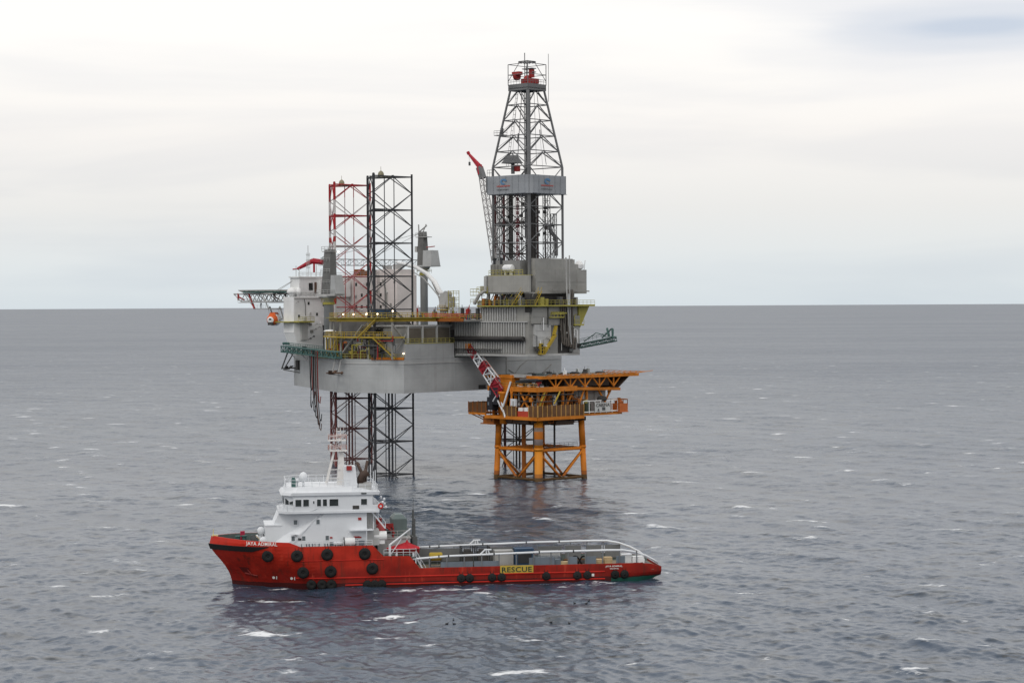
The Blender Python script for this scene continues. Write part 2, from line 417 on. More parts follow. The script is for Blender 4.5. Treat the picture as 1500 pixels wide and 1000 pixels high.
# wavelets too small for the sheet widen the gloss lobe instead, more so where the sheet is coarser
UN = 0.245 + 0.100 * np.clip((np.hypot(Xg, Yg) - 430) / 1000, 0, 1) ** 0.8
for nm, arr in (('crest', CR), ('spray', SP), ('unresolved', UN)):
    at = sea_me.attributes.new(nm, 'FLOAT', 'POINT'); at.data.foreach_set('value', arr.ravel().astype(np.float32))
sea = bpy.data.objects.new('sea', sea_me); COL.objects.link(sea); sea['kind'] = 'structure'
m = bpy.data.materials.new('sea_water'); m.use_nodes = True; t = m.node_tree; b = t.nodes['Principled BSDF']
tcn = N(t, 'ShaderNodeTexCoord')
def snoise(scale, detail, rough=0.55, loc=(0, 0, 0), stretch=(1, 1, 1), dist=0.0, out=0):
    mpn = N(t, 'ShaderNodeMapping', inp={'Scale': tuple(scale * q for q in stretch), 'Location': loc, 'Rotation': (0, 0, R(-22))})
    t.links.new(tcn.outputs['Object'], mpn.inputs[0])
    n = N(t, 'ShaderNodeTexNoise', inp={'Scale': 1.0, 'Detail': detail, 'Roughness': rough, 'Distortion': dist})
    t.links.new(mpn.outputs[0], n.inputs['Vector']); return n.outputs[out]
def vmath(op, a, b):
    n = N(t, 'ShaderNodeVectorMath', operation=op)
    for i, x in enumerate((a, b)):
        if isinstance(x, tuple): n.inputs[i].default_value = x
        elif x is not None: t.links.new(x, n.inputs[i])
    return n.outputs[0]
slick2 = snoise(0.004, 6, 0.68, (71, 29, 0), stretch=(0.25, 1.0, 1.0))
chop = snoise(0.16, 6, 0.62, stretch=(0.55, 1.0, 1.0), dist=0.4)
slick = snoise(0.011, 4, 0.5, (31, 9, 0), stretch=(0.4, 1.0, 1.0))
# wavelets tilt the surface: slopes from three octaves of noise, so the far water is as rough as the near
gm = N(t, 'ShaderNodeNewGeometry')
nrm = gm.outputs['Normal']
for sc_, de, lo, am in ((0.055, 3, (3, 17, 0), 0.26), (0.24, 4, (9, 4, 0), 0.26), (0.55, 4, (1, 6, 0), 0.52), (1.4, 3, (4, 2, 0), 0.34)):
    c_ = snoise(sc_, de, 0.6, lo, stretch=(0.5 if sc_ < .3 else .8, 1.0, 1.0), dist=0.3, out=1)
    nrm = vmath('ADD', nrm, vmath('MULTIPLY', vmath('SUBTRACT', c_, (0.5, 0.5, 0.5)), (am, am, 0.0)))
nrm = vmath('NORMALIZE', nrm, None)
t.links.new(nrm, b.inputs['Normal'])
ac = N(t, 'ShaderNodeAttribute', attribute_name='crest'); asp = N(t, 'ShaderNodeAttribute', attribute_name='spray')
deepc = mixc(t, ramp(t, slick, [(0.35, 0.0), (0.65, 1.0)]), (0.032, 0.051, 0.081), (0.043, 0.063, 0.095))
chop2 = snoise(0.42, 5, 0.65, (5, 2, 0), stretch=(0.4, 1.0, 1.0), dist=0.5)
deepc = mixc(t, ramp(t, chop2, [(0.36, 1.0), (0.44, 0.0)]), deepc, (0.012, 0.016, 0.02))
deepc = mixc(t, ramp(t, chop, [(0.30, 1.0), (0.46, 0.0)]), deepc, (0.022, 0.029, 0.036))
# whitecaps: sparse patches on the crests, torn by fine noise
patch = snoise(0.15, 3, 0.5, (12, 5, 0), stretch=(0.55, 1.0, 1.0))
torn = snoise(1.3, 5, 0.7, (2, 8, 0), stretch=(0.5, 1.0, 1.0), dist=0.6)
cs = math_n(t, 'ADD', math_n(t, 'MULTIPLY', patch, 1.0), math_n(t, 'MULTIPLY', torn, 0.42))
cs = math_n(t, 'ADD', cs, math_n(t, 'MULTIPLY', ac.outputs['Fac'], 0.042))
caps = ramp(t, cs, [(0.985, 0.0), (1.0, 0.0)])
capf = math_n(t, 'MULTIPLY', math_n(t, 'SUBTRACT', cs, 0.896), 13.0, clamp=True)
spf = math_n(t, 'MULTIPLY', math_n(t, 'SUBTRACT', math_n(t, 'ADD', asp.outputs['Fac'], math_n(t, 'MULTIPLY', torn, 2.6)), 1.95), 5.0, clamp=True)
foam = math_n(t, 'MAXIMUM', capf, math_n(t, 'MULTIPLY', spf, math_n(t, 'GREATER_THAN', asp.outputs['Fac'], 0.04)))
foam = math_n(t, 'MULTIPLY', foam, 0.85)
t.links.new(mixc(t, foam, deepc, (0.80, 0.81, 0.82)), b.inputs['Base Color'])
arg_ = N(t, 'ShaderNodeAttribute', attribute_name='unresolved')
t.links.new(math_n(t, 'ADD', math_n(t, 'MULTIPLY', foam, 0.4), math_n(t, 'ADD', arg_.outputs['Fac'], math_n(t, 'MULTIPLY', math_n(t, 'SUBTRACT', slick2, 0.5), 0.13))), b.inputs['Roughness'])
b.inputs['IOR'].default_value = 1.333; b.inputs['Specular IOR Level'].default_value = 0.40; b.inputs['Specular Tint'].default_value = (0.59, 0.72, 0.90, 1)
sea_me.materials.append(m)

# ------------------------------------------------------------------ the red supply ship. local x: from the stem aft, y: away from the camera
ship = thing('supply_ship', 'red offshore supply ship with white superstructure and long open cargo deck', 'ship', (SHIP.o[0], SHIP.o[1], -0.2), SHIP.a)
LS = 66.9
def lerp_t(tab, x):
    if x <= tab[0][0]: return tab[0][1]
    for (a, b), (c, d) in zip(tab, tab[1:]):
        if x <= c: return b + (d - b) * (x - a) / (c - a)
    return tab[-1][1]
STEM = [(-2, 0.5), (0, 0.0), (1.0, -0.12), (1.9, -0.4), (2.8, -0.85), (3.6, -1.4), (4.4, -2.05), (5.2, -2.75), (6.1, -3.35), (6.7, -3.5), (7.9, -3.2)]
TOP = [(0, 7.9), (3, 7.7), (8.2, 7.35), (8.9, 7.3), (10.2, 6.62), (21.3, 6.62), (22.9, 4.95), (27.0, 4.85), (28.5, 2.95), (63.0, 2.95), (65.0, 2.7), (66.9, 2.1)]
def hb(s, z):
    """half breadth of the hull"""
    st = lerp_t(STEM, z)
    f = min(1, max(0, (z - 0.0) / 7.0)); le = 17.0 + (11.8 - 17.0) * f; n = 1.75 + 0.75 * f
    x = min(1, max(0, (s - st) / le))
    b = 7.0 * (1 - (1 - x) ** n)
    if s > 61.0: b -= 1.5 * ((s - 61.0) / 5.6) ** 2
    if s > 58 and z < 1.4: b -= 0.8 * ((s - 58) / 8.6) ** 2 * (1.4 - z)
    return max(b, 0.0)
us = sorted(set([0, 0.12, 0.3, 0.6, 1, 1.5, 2.1, 2.8, 3.6, 4.5, 5.5, 6.6, 7.4, 8.2, 8.9, 9.6, 10.2, 11.5, 13, 15, 17, 19, 21.3, 22.1, 22.9, 25, 27, 27.8, 28.5, 32, 36, 40,
                 44, 48, 52, 55, 58, 60, 61.5, 63, 64, 65, 65.8, LS]))
ROWS = 16
def hull_pt(u, z, side, off=0.0):
    s = u + (lerp_t(STEM, z) if z > -5 else 0) * max(0, 1 - u / 10.0)
    y = max(hb(s, z) - off, 0.0)
    if off and u < 3: s += off * (1 - u / 3)
    return (s, side * y, z)
def keel(u): return -1.6 if u < 57 else -1.6 + 2.3 * ((u - 57) / 9.6) ** 1.3
def deck_z(u): return 6.45 if u <= 21.35 else (4.6 if u <= 28.0 else 1.75)
hm = MB(); nU = len(us)
for side in (-1, 1):
    vs = []
    for u in us:
        zt, zk = lerp_t(TOP, u), keel(u)
        for r in range(ROWS + 1): vs.append(hull_pt(u, zk + (zt - zk) * (r / ROWS), side))
    fs = [(i * (ROWS + 1) + r, (i + 1) * (ROWS + 1) + r, (i + 1) * (ROWS + 1) + r + 1, i * (ROWS + 1) + r + 1) for i in range(nU - 1) for r in range(ROWS)]
    hm.add(vs, fs, 0)
    # rail cap and inside of the bulwark
    vs = []
    for u in us:
        zt = lerp_t(TOP, u); vs += [hull_pt(u, zt, side), hull_pt(u, zt, side, 0.22)]
    hm.add(vs, [(2 * i, 2 * i + 2, 2 * i + 3, 2 * i + 1) for i in range(nU - 1)], 0)
    vs = []
    for u in us:
        zt = lerp_t(TOP, u); zd = min(deck_z(u), zt - 0.02)
        vs += [hull_pt(u, zt, side, 0.22), hull_pt(u, zd, side, 0.22)]
    hm.add(vs, [(2 * i, 2 * i + 2, 2 * i + 3, 2 * i + 1) for i in range(nU - 1)], 1)
# transom
vs = []
for side in (-1, 1):
    for r in range(ROWS + 1): vs.append(hull_pt(LS, keel(LS) + (lerp_t(TOP, LS) - keel(LS)) * r / ROWS, side))
hm.add(vs, [(r, r + 1, ROWS + 2 + r, ROWS + 1 + r) for r in range(ROWS)], 0)
HULLM = paint('ship_hull_red', (0.46, 0.021, 0.006), 0.5, (0.13, 0.02, 0.012), 0.5)
tH = HULLM.node_tree; bH = tH.nodes['Principled BSDF']; oldc = bH.inputs['Base Color'].links[0].from_socket
tcn = N(tH, 'ShaderNodeTexCoord'); s3 = N(tH, 'ShaderNodeSeparateXYZ'); tH.links.new(tcn.outputs['Object'], s3.inputs[0])
wl_n = N(tH, 'ShaderNodeTexNoise', inp={'Scale': 0.5, 'Detail': 4.0}); tH.links.new(tcn.outputs['Object'], wl_n.inputs['Vector'])
zz = math_n(tH, 'ADD', s3.outputs[2], math_n(tH, 'MULTIPLY', math_n(tH, 'SUBTRACT', wl_n.outputs[0], 0.5), 0.35))
wet_refl = math_n(tH, 'LESS_THAN', zz, 0.95)
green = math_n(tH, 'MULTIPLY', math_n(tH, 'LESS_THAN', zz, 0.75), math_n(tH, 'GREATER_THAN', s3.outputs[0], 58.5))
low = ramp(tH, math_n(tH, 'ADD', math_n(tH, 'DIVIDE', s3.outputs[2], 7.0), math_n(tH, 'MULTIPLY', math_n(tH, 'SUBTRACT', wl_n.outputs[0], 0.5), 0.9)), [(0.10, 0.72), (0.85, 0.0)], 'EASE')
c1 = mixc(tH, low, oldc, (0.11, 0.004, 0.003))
mpr = N(tH, 'ShaderNodeMapping', inp={'Scale': (1.1, 1.1, 0.13), 'Location': (4, 2, 7)}); tH.links.new(tcn.outputs['Object'], mpr.inputs[0])
rr_n = N(tH, 'ShaderNodeTexNoise', inp={'Scale': 1.0, 'Detail': 6.0, 'Roughness': 0.65}); tH.links.new(mpr.outputs[0], rr_n.inputs['Vector'])
c1 = mixc(tH, ramp(tH, rr_n.outputs[0], [(0.54, 0.0), (0.68, 0.75)]), c1, (0.085, 0.018, 0.010))
c1 = mixc(tH, ramp(tH, rr_n.outputs[0], [(0.28, 0.45), (0.40, 0.0)]), c1, (0.60, 0.085, 0.045))
c1 = mixc(tH, math_n(tH, 'MULTIPLY', wet_refl, 0.85), c1, (0.030, 0.008, 0.008))  # wet band at the waterline, with the dark reflection under the hull painted in
# the bulwark strake above the knuckle is a lighter red
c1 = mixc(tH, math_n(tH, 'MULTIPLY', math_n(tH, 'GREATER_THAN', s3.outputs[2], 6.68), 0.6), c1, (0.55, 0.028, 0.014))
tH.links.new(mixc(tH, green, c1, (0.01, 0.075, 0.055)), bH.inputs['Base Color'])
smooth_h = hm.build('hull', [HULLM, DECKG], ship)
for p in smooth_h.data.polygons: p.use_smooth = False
dk = MB()
for z, a, b in ((6.45, 0, 21.35), (4.6, 21.35, 28.0), (1.75, 28.0, LS)):
    uu = [u for u in us if a <= u <= b]; uu = sorted(set(uu + [a, b])); vs = []
    for u in uu: vs += [hull_pt(u, z, -1, 0.1), hull_pt(u, z, 1, 0.1)]
    dk.add(vs, [(2 * i, 2 * i + 2, 2 * i + 3, 2 * i + 1) for i in range(len(uu) - 1)], 1 if a > 27 else 0)
dk.box(21.2, 21.35, -6.7, 6.7, 4.6, 6.45, 2); dk.box(27.85, 28.0, -6.7, 6.7, 1.75, 4.6, 2)
dk.build('deck', [DECKG, WOOD, WHITE], ship)
# black rubber belt under the bow bulwark, strakes along the side
bf = MB()
for side in (-1, 1):
    vs = []
    uu = [0, .12, .3, .6, 1, 1.5, 2.1, 2.8, 3.6, 4.6, 5.6, 6.6]
    for u in uu:
        k = 1.0 if u < 4.6 else (6.7 - u) / 2.1
        for z, o in ((6.72, 0.0), (6.68, 0.2 * k), (6.68 - 0.8 * k, 0.2 * k), (6.64 - 0.8 * k, 0.0)):
            p = hull_pt(u, z, side); vs.append((p[0] - o * max(0, 1 - u), p[1] + side * o, p[2]))
    bf.add(vs, [(4 * i + j, 4 * i + 4 + j, 4 * i + 5 + j, 4 * i + 1 + j) for i in range(len(uu) - 1) for j in range(3)])
bf.build('bow_fender', RUBBER, ship)
def strake(z, u0, u1, r=0.09):
    for side in (-1, 1):
        m_ = MB(); k = int((u1 - u0) / 1.0)
        m_.tube([(u0 + (u1 - u0) * i / k, side * (hb(u0 + (u1 - u0) * i / k, z) + 0.03), z) for i in range(k + 1)], r, 6)
        m_.build('rubbing_strake', RED, ship)
strake(4.45, 9.0, 23.0, 0.07); strake(1.75, 9.5, 57.5, 0.12); strake(0.62, 17.0, 57.5, 0.12)
# tyres
def tyre(s, z, r=0.80, rr=0.40):
    m_ = MB(); n, k = 18, 8; vs = []
    y0 = -(hb(s, z) + 0.16)
    for i in range(n):
        a = 2 * math.pi * i / n
        for j in range(k):
            q = 2 * math.pi * j / k; R_ = r - rr + rr * math.cos(q)
            vs.append((s + R_ * math.cos(a), y0 + 0.28 * math.sin(q), z + R_ * math.sin(a)))
    m_.add(vs, [(i * k + j, i * k + (j + 1) % k, ((i + 1) % n) * k + (j + 1) % k, ((i + 1) % n) * k + j) for i in range(n) for j in range(k)])
    m_.lathe([(r * 0.5, -0.12), (r * 0.5, 0.16)], (s, y0, z), 'y', 12)
    for dx in (-0.3, 0.3): m_.bar((s + dx * .5, y0 + .05, z + r * .6), (s + dx, y0 + 0.2, z + r + 0.45), 0.035, 4)
    smooth(m_.build('tyre_fender', RUBBER, ship))
for px, py in ((391, 809), (433, 809), (477, 808), (532, 808), (442, 834), (482, 833), (543, 830)):
    tyre(-0.6 + (px - 338) * 0.1045 + 0.35, 6.62 - (py - 796) * 0.104, 0.93)
for s in (11.9, 13.5, 14.9): tyre(s, 0.75, 0.8)
for s in (20.4, 21.5, 22.6): tyre(s, 0.62, 0.72)
for s in (34.9, 36.2, 39.7, 41.2, 48.2, 53.1, 54.7, 59.1, 60.6): tyre(s, 1.25, 0.68)
# lettering on the hull
def on_hull(s0, z0, slope=0.0):
    return lambda x, y: (s0 + x, -(hb(s0 + x, z0 + y + slope * x) + 0.05), z0 + y + slope * x)
lettering('JAYA ADMIRAL', 0.78, on_hull(2.0, 6.98, -0.03), LETW, ship, 4.7, space=1.1)
sp_ = MB(); sp_.add([(41.0, -7.03, 1.80), (46.2, -7.03, 1.80), (46.2, -7.03, 3.02), (41.0, -7.03, 3.02), (41.0, -6.9, 1.80), (46.2, -6.9, 1.80), (46.2, -6.9, 3.02), (41.0, -6.9, 3.02)],
                    [(0, 1, 2, 3), (4, 5, 6, 7), (0, 1, 5, 4), (2, 3, 7, 6), (1, 2, 6, 5), (0, 3, 7, 4)])
rp = sp_.build('name_plate', SIGNY, ship)
lettering('RESCUE', 1.1, lambda x, y: (41.25 + x, -7.06, 2.02 + y), LETD, rp, 4.7, space=1.08)
lettering('JAYA ADMIRAL', 0.36, on_hull(57.6, 2.42), LETW, ship, 2.7)
lettering('SINGAPORE', 0.24, on_hull(58.3, 2.08), LETW, ship, 1.4)
def mark(s, z, pts):
    m_ = MB(); m_.add([(s + a, -(hb(s + a, z + b) + 0.05), z + b) for a, b in pts], [tuple(range(len(pts)))]); m_.build('draught_mark', LETW, ship)
for s, z in ((6.2, 1.75), (8.9, 1.7)):
    mark(s, z, [(math.cos(a) * .22, math.sin(a) * .22) for a in [i * math.pi / 5 for i in range(10)]])
    mark(s + .45, z, [(-.06, -.25), (.06, -.25), (.06, .25), (-.06, .25)])
mark(55.6, 1.25, [(-.2, -.2), (.2, -.2), (.2, .2), (-.2, .2)])
# anchor pocket
ap = MB(); s0 = 1.8
ap.add([hull_pt(u + .0, z, -1, -0.05) for u, z in ((1.9, 3.2), (3.1, 3.2), (3.2, 2.5), (2.8, 2.2), (2.1, 2.4))], [(0, 1, 2, 3, 4)])
ap.build('anchor_pocket', paint('pocket_shade_red', (0.10, 0.006, 0.004), .4), ship)  # flat patch, the pocket's shade painted as darker red
an = MB(); an.bar((2.2, -(hb(2.2, 2.5) + .2), 3.0), (2.9, -(hb(2.9, 2.0) + .25), 2.0), .12); an.bar((1.9, -(hb(1.9, 2.0) + .3), 2.25), (3.8, -(hb(3.6, 1.8) + .25), 1.9), .13)
an.build('anchor', paint('anchor_dark_red', (.16, .012, .008), .4), ship)

# superstructure --------------------------------------------------
su = MB()
su.loft([(4.9, -2.8), (7.6, -5.5), (20.5, -5.5), (20.5, 5.5), (7.6, 5.5), (4.9, 2.8)], 6.45, [(7.1, -3.6), (14.2, -5.5), (20.5, -5.5), (20.5, 5.5), (14.2, 5.5), (7.1, 3.6)], 11.6)
su.box(5.0, 8.0, -3.6, 3.6, 6.45, 9.55); su.box(4.9, 8.0, -3.7, 3.7, 9.55, 9.72)
sup = su.build('superstructure', WHITE, ship)
br = MB()
br.prism([(7.0, -4.4), (8.2, -6.1), (22.4, -6.1), (22.4, 6.1), (8.2, 6.1), (7.0, 4.4)], 11.6, 11.95)
br.loft([(8.0, -4.2), (9.4, -5.95), (21.4, -5.95), (21.4, 5.95), (9.4, 5.95), (8.0, 4.2)], 11.95, [(7.9, -4.2), (9.2, -5.95), (21.4, -5.95), (21.4, 5.95), (9.2, 5.95), (7.9, 4.2)], 14.35)
br.loft([(7.4, -4.3), (8.8, -6.2), (22.3, -6.2), (22.3, 6.2), (8.8, 6.2), (7.4, 4.3)], 14.35, [(7.7, -4.4), (9.0, -6.25), (22.5, -6.25), (22.5, 6.25), (9.0, 6.25), (7.7, 4.4)], 14.8)
br.loft([(8.0, -4.3), (9.6, -5.6), (22.0, -5.6), (22.0, 5.6), (9.6, 5.6), (8.0, 4.3)], 14.8, [(8.3, -4.2), (10.0, -5.3), (18.0, -5.3), (18.0, 5.3), (10.0, 5.3), (8.3, 4.2)], 15.55)
bridge = br.build('bridge', WHITE, ship)
def pane(parent, s0, s1, z0, z1, y=-5.95, name='window', mat=None, fr=0.07):
    m_ = MB(); m_.box(s0, s1, y - 0.03, y + 0.1, z0, z1); o = m_.build(name, mat or GLASS, parent)
    if fr and name == 'window':
        f = MB()
        for a, b, c, d in ((s0 - fr, s1 + fr, z1, z1 + fr), (s0 - fr, s1 + fr, z0 - fr, z0), (s0 - fr, s0, z0, z1), (s1, s1 + fr, z0, z1)): f.box(a, b, y - 0.06, y + 0.05, c, d)
        # frames stay part of the same window
        me = o.data; n0 = len(me.polygons)
        f.v = [tuple(v.co) for v in me.vertices] + f.v; k = len(me.vertices)
        f.f = [tuple(p.vertices) for p in me.polygons] + [tuple(i + k for i in q) for q in f.f]; f.mi = [0] * n0 + [1] * (len(f.f) - n0)
        o2 = f.build(name, [mat or GLASS, WHITE], parent); bpy.data.objects.remove(o); return o2
    return o
for a, b in ((9.55, 10.45), (10.75, 11.6), (12.85, 13.45), (13.75, 14.35), (14.75, 16.1)): pane(bridge, a, b, 12.7, 13.75)
pane(bridge, 12.25, 12.45, 13.1, 13.5); pane(bridge, 19.6, 20.5, 12.8, 13.7); pane(bridge, 19.6, 20.4, 14.47, 14.66, -6.25, fr=0)
pane(bridge, 18.3, 19.3, 12.15, 12.7, -5.97, 'vent', SHADE)
# windows on the slanted front corner and the front
for k in range(2):
    p0 = Vector((7.95, -4.2, 0)); p1 = Vector((9.3, -5.95, 0)); a = p0.lerp(p1, .1 + .45 * k); b_ = p0.lerp(p1, .48 + .45 * k); n_ = Vector((-.79, -.61, 0)) * .03
    m_ = MB(); m_.add([(q.x + n_.x, q.y + n_.y, z) for q in (a, b_) for z in (12.9, 13.85)], [(0, 2, 3, 1)]); m_.build('window', GLASS, bridge)
for y in (-3.4, -1.7, 0, 1.7): 
    m_ = MB(); m_.box(7.84, 8.0, y, y + 1.3, 12.9, 13.85); m_.build('window', GLASS, bridge)
# aft wing windows
for y in (-5.6, -4.3, -3.0):
    m_ = MB(); m_.box(21.35, 21.46, y, y + 1.0, 12.9, 13.9); m_.build('window', GLASS, bridge)
for s, z, d in ((9.6, 10.15, .55), (13.0, 10.25, .5), (9.2, 7.75, .5), (10.8, 7.75, .5), (14.4, 7.75, .5), (15.0, 6.75, .5)):
    y = -5.5
    if s < 12:   # the chamfered corner leans in
        f = (z - 6.45) / 5.15; x0, y0 = 4.9 + 2.2 * f, -2.8 - .8 * f; x1, y1 = 7.6 + 6.6 * f, -5.5
        if s < x1: y = y0 + (y1 - y0) * (s - x0) / (x1 - x0) - .02
    pane(sup, s - d / 2, s + d / 2, z - .35, z + .35, y, mat=paint('porthole_glass', (0.13, 0.15, 0.16), .2, rough=.2))
for s, z, ww, hh, mt in ((10.2, 7.65, .5, .3, DARK), (15.0, 7.8, .35, .25, REDD), (19.4, 10.6, .5, .4, REDD), (18.9, 7.8, .9, .25, REDD), (19.5, 7.75, .3, .2, REDD)):
    m_ = MB(); m_.box(s - ww / 2, s + ww / 2, -5.62, -5.5, z - hh / 2, z + hh / 2); m_.build('fire_locker' if mt is REDD else 'vent', mt, sup)
m_ = MB(); m_.box(8.7, 9.9, -5.9, -5.0, 8.35, 8.43); m_.build('ledge', WHITE, sup)
m_ = MB(); m_.box(17.8, 21.4, -6.6, 5.5, 8.85, 9.0); m_.bar((17.8, -6.4, 8.9), (16.3, -6.4, 6.5), .07); m_.bar((20.4, -6.5, 8.9), (20.4, -6.5, 6.5), .06); m_.build('side_deck', WHITE, sup)
m_ = MB(); m_.bar((13.4, -5.9, 12.6), (11.8, -6.1, 11.95), .05, 4); m_.bar((13.4, -5.55, 11.6), (8.6, -5.75, 6.5), .05, 4); m_.build('drain_pipe', WHITE, sup)
# stair at the after end of the house
def stair(parent, p, q, width, mat, steps=10, name='stair'):
    m_ = MB(); p, q = Vector(p), Vector(q); d = (q - p); hd = Vector((d.x, d.y, 0)).normalized(); sd_ = Vector((-hd.y, hd.x, 0)) * width / 2
    for s_ in (-1, 1):
        m_.beam(p + sd_ * s_, q + sd_ * s_, .06, .22); m_.bar(p + sd_ * s_ + Vector((0, 0, 1)), q + sd_ * s_ + Vector((0, 0, 1)), .04, 4)
        for i in (0, .5, 1): c = p.lerp(q, i) + sd_ * s_; m_.bar(c, c + Vector((0, 0, 1)), .035, 4)
    for i in range(steps): c = p.lerp(q, (i + .5) / steps); m_.beam(c - sd_, c + sd_, .25, .05)
    return m_.build(name, mat, parent)
stair(ship, (23.4, -4.9, 9.0), (21.2, -4.9, 11.7), .8, WHITE)
stair(ship, (29.6, -5.6, 1.8), (28.0, -5.6, 4.6), .8, WHITE, 8)
# railings
def railing(pts, z, parent, mat=WHITE, h=1.05, gap=1.1, r=.035, name='railing', closed=False):
    m_ = MB(); m_.rail([(x, y, z) for x, y in pts], h, gap, r, closed=closed); return m_.build(name, mat, parent)
railing([(8.2, -3.6), (9.8, -5.1), (18.0, -5.1)], 15.55, ship); railing([(8.2, -3.6), (8.2, 3.6), (9.8, 5.1), (18.0, 5.1)], 15.55, ship)
railing([(18.3, -5.9), (22.2, -5.9), (22.2, 5.9), (9.2, 5.9)], 14.8, ship)
railing([(10.3, -6.7), (21.2, -6.7)], 6.62, ship, h=.8); railing([(10.3, 6.7), (21.2, 6.7)], 6.62, ship, h=.8)
railing([(22.3, -5.95), (22.3, 5.95)], 11.95, ship); railing([(21.5, -6.4), (21.5, 6.0)], 9.0, ship)
railing([(23.0, -6.7), (28.0, -6.7), (28.0, 6.7), (23.0, 6.7)], 4.85, ship)
railing([(7.15, -4.5), (8.3, -6.0), (9.3, -6.0)], 11.95, ship)
# radome on its stand, second small dome, magnetic compass box
m_ = MB(); m_.lathe([(.18, 15.5), (.18, 16.4)], (10.9, -3.5, 0)); m_.lathe([(.2, 16.3), (.55, 16.5), (.66, 16.9), (.62, 17.3), (.4, 17.65), (.05, 17.8)], (10.9, -3.5, 0), n=16); smooth(m_.build('radome', WHITE, ship))
m_ = MB(); m_.lathe([(.1, 15.5), (.1, 16.1), (.34, 16.2), (.38, 16.45), (.2, 16.7)], (10.0, -3.0, 0), n=12); smooth(m_.build('small_radome', WHITE, ship))
m_ = MB(); m_.box(9.0, 9.7, -4.3, -3.7, 15.0, 16.7); m_.box(9.1, 9.6, -4.2, -3.8, 16.7, 17.0); m_.build('searchlight', TEAL, ship)
# mast: raked ladder legs, plated tower, thin lattice top with lamps and radar bars
ms = MB()
ms.loft([(16.3, -1.2), (17.6, -1.2), (17.6, 1.2), (16.3, 1.2)], 15.4, [(16.6, -.5), (17.3, -.5), (17.3, .5), (16.6, .5)], 20.6)
for y in (-1.5, 1.5):
    ms.bar((14.5, y, 15.0), (15.9, y * .45, 20.8), .13); 
for z in (16.5, 17.9, 19.3): ms.beam((14.5 + (z - 15) * .24, -1.3, z), (16.7, -1.0, z), .1, .12); ms.bar((14.5 + (z - 15) * .24, -1.3, z), (14.5 + (z - 15) * .24, 1.3, z), .07)
ms.box(15.2, 17.9, -1.3, 1.3, 20.7, 20.85); ms.box(14.9, 17.7, -1.1, 1.1, 22.3, 22.42)
for dx, dy in ((-.45, -.4), (.45, -.4), (-.45, .4), (.45, .4)): ms.bar((16.6 + dx, dy, 20.8), (16.6 + dx * .6, dy * .6, 24.3), .06, 5)
for z in (21.3, 21.9, 22.6, 23.2, 23.8): ms.rail([(16.2, -.35, z), (17.0, -.35, z), (17.0, .35, z), (16.2, .35, z)], .01, 9, .04, mids=(1.0,), closed=True)
ms.beam((15.1, -1.1, 23.1), (17.9, 1.1, 23.1), .14, .2); ms.beam((15.6, 0, 21.6), (15.6, 1.7, 21.6), .16, .2); ms.bar((15.3, -.9, 20.8), (15.3, -.9, 21.9), .12)
ms.bar((16.6, 0, 24.3), (16.6, 0, 25.6), .05, 5); ms.bar((17.4, .4, 22.4), (17.4, .4, 25.2), .035, 4); ms.bar((14.9, -.8, 22.3), (14.9, -.8, 23.6), .04, 4)
ms.build('mast', paint('mast_white', (.70, .68, .66), .3), ship)
m_ = MB()
for z in (20.9, 22.5): m_.rail([(15.0, -1.2, z), (17.8, -1.2, z), (17.8, 1.2, z), (15.0, 1.2, z)], .7, .9, .035, closed=True)
m_.build('mast_railing', paint('faded_pink', (.5, .30, .27), .4), ship)
# funnel casing with sooty exhaust elbow
m_ = MB(); m_.loft([(17.2, -4.4), (19.2, -4.4), (19.2, -1.4), (17.2, -1.4)], 14.8, [(17.2, -4.2), (18.9, -4.2), (18.9, -1.6), (17.2, -1.6)], 18.6); m_.build('funnel', WHITE, ship)
m_ = MB(); m_.box(17.5, 18.3, -4.5, -4.3, 18.0, 18.7); m_.build('fire_locker', REDD, ship)
m_ = MB(); m_.box(19.4, 21.4, -4.6, -1.2, 14.8, 15.9); m_.build('exhaust_plinth', GREY2, ship)
m_ = MB(); m_.tube([(19.7, -3.2, 15.9), (19.7, -3.2, 16.6), (20.0, -3.2, 17.1), (20.9, -3.2, 17.6)], [.5, .5, .55, .6], 12); m_.tube([(20.3, -1.8, 15.9), (20.0, -1.8, 17.4), (19.3, -1.8, 19.0)], [.28, .26, .24], 8); m_.tube([(20.6, -1.0, 15.9), (20.7, -1.0, 17.6), (21.0, -1.0, 19.2)], [.28, .26, .22], 8); smooth(m_.build('exhaust_pipe', SOOT, ship))
m_ = MB()
for s, y in ((21.6, -4.8), (22.0, -3.6), (21.7, 2.0)): m_.bar((s, y, 14.8), (s, y, 18.2 + .4 * y * .2), .07, 5)
m_.build('whip_aerial', WHITE, ship)
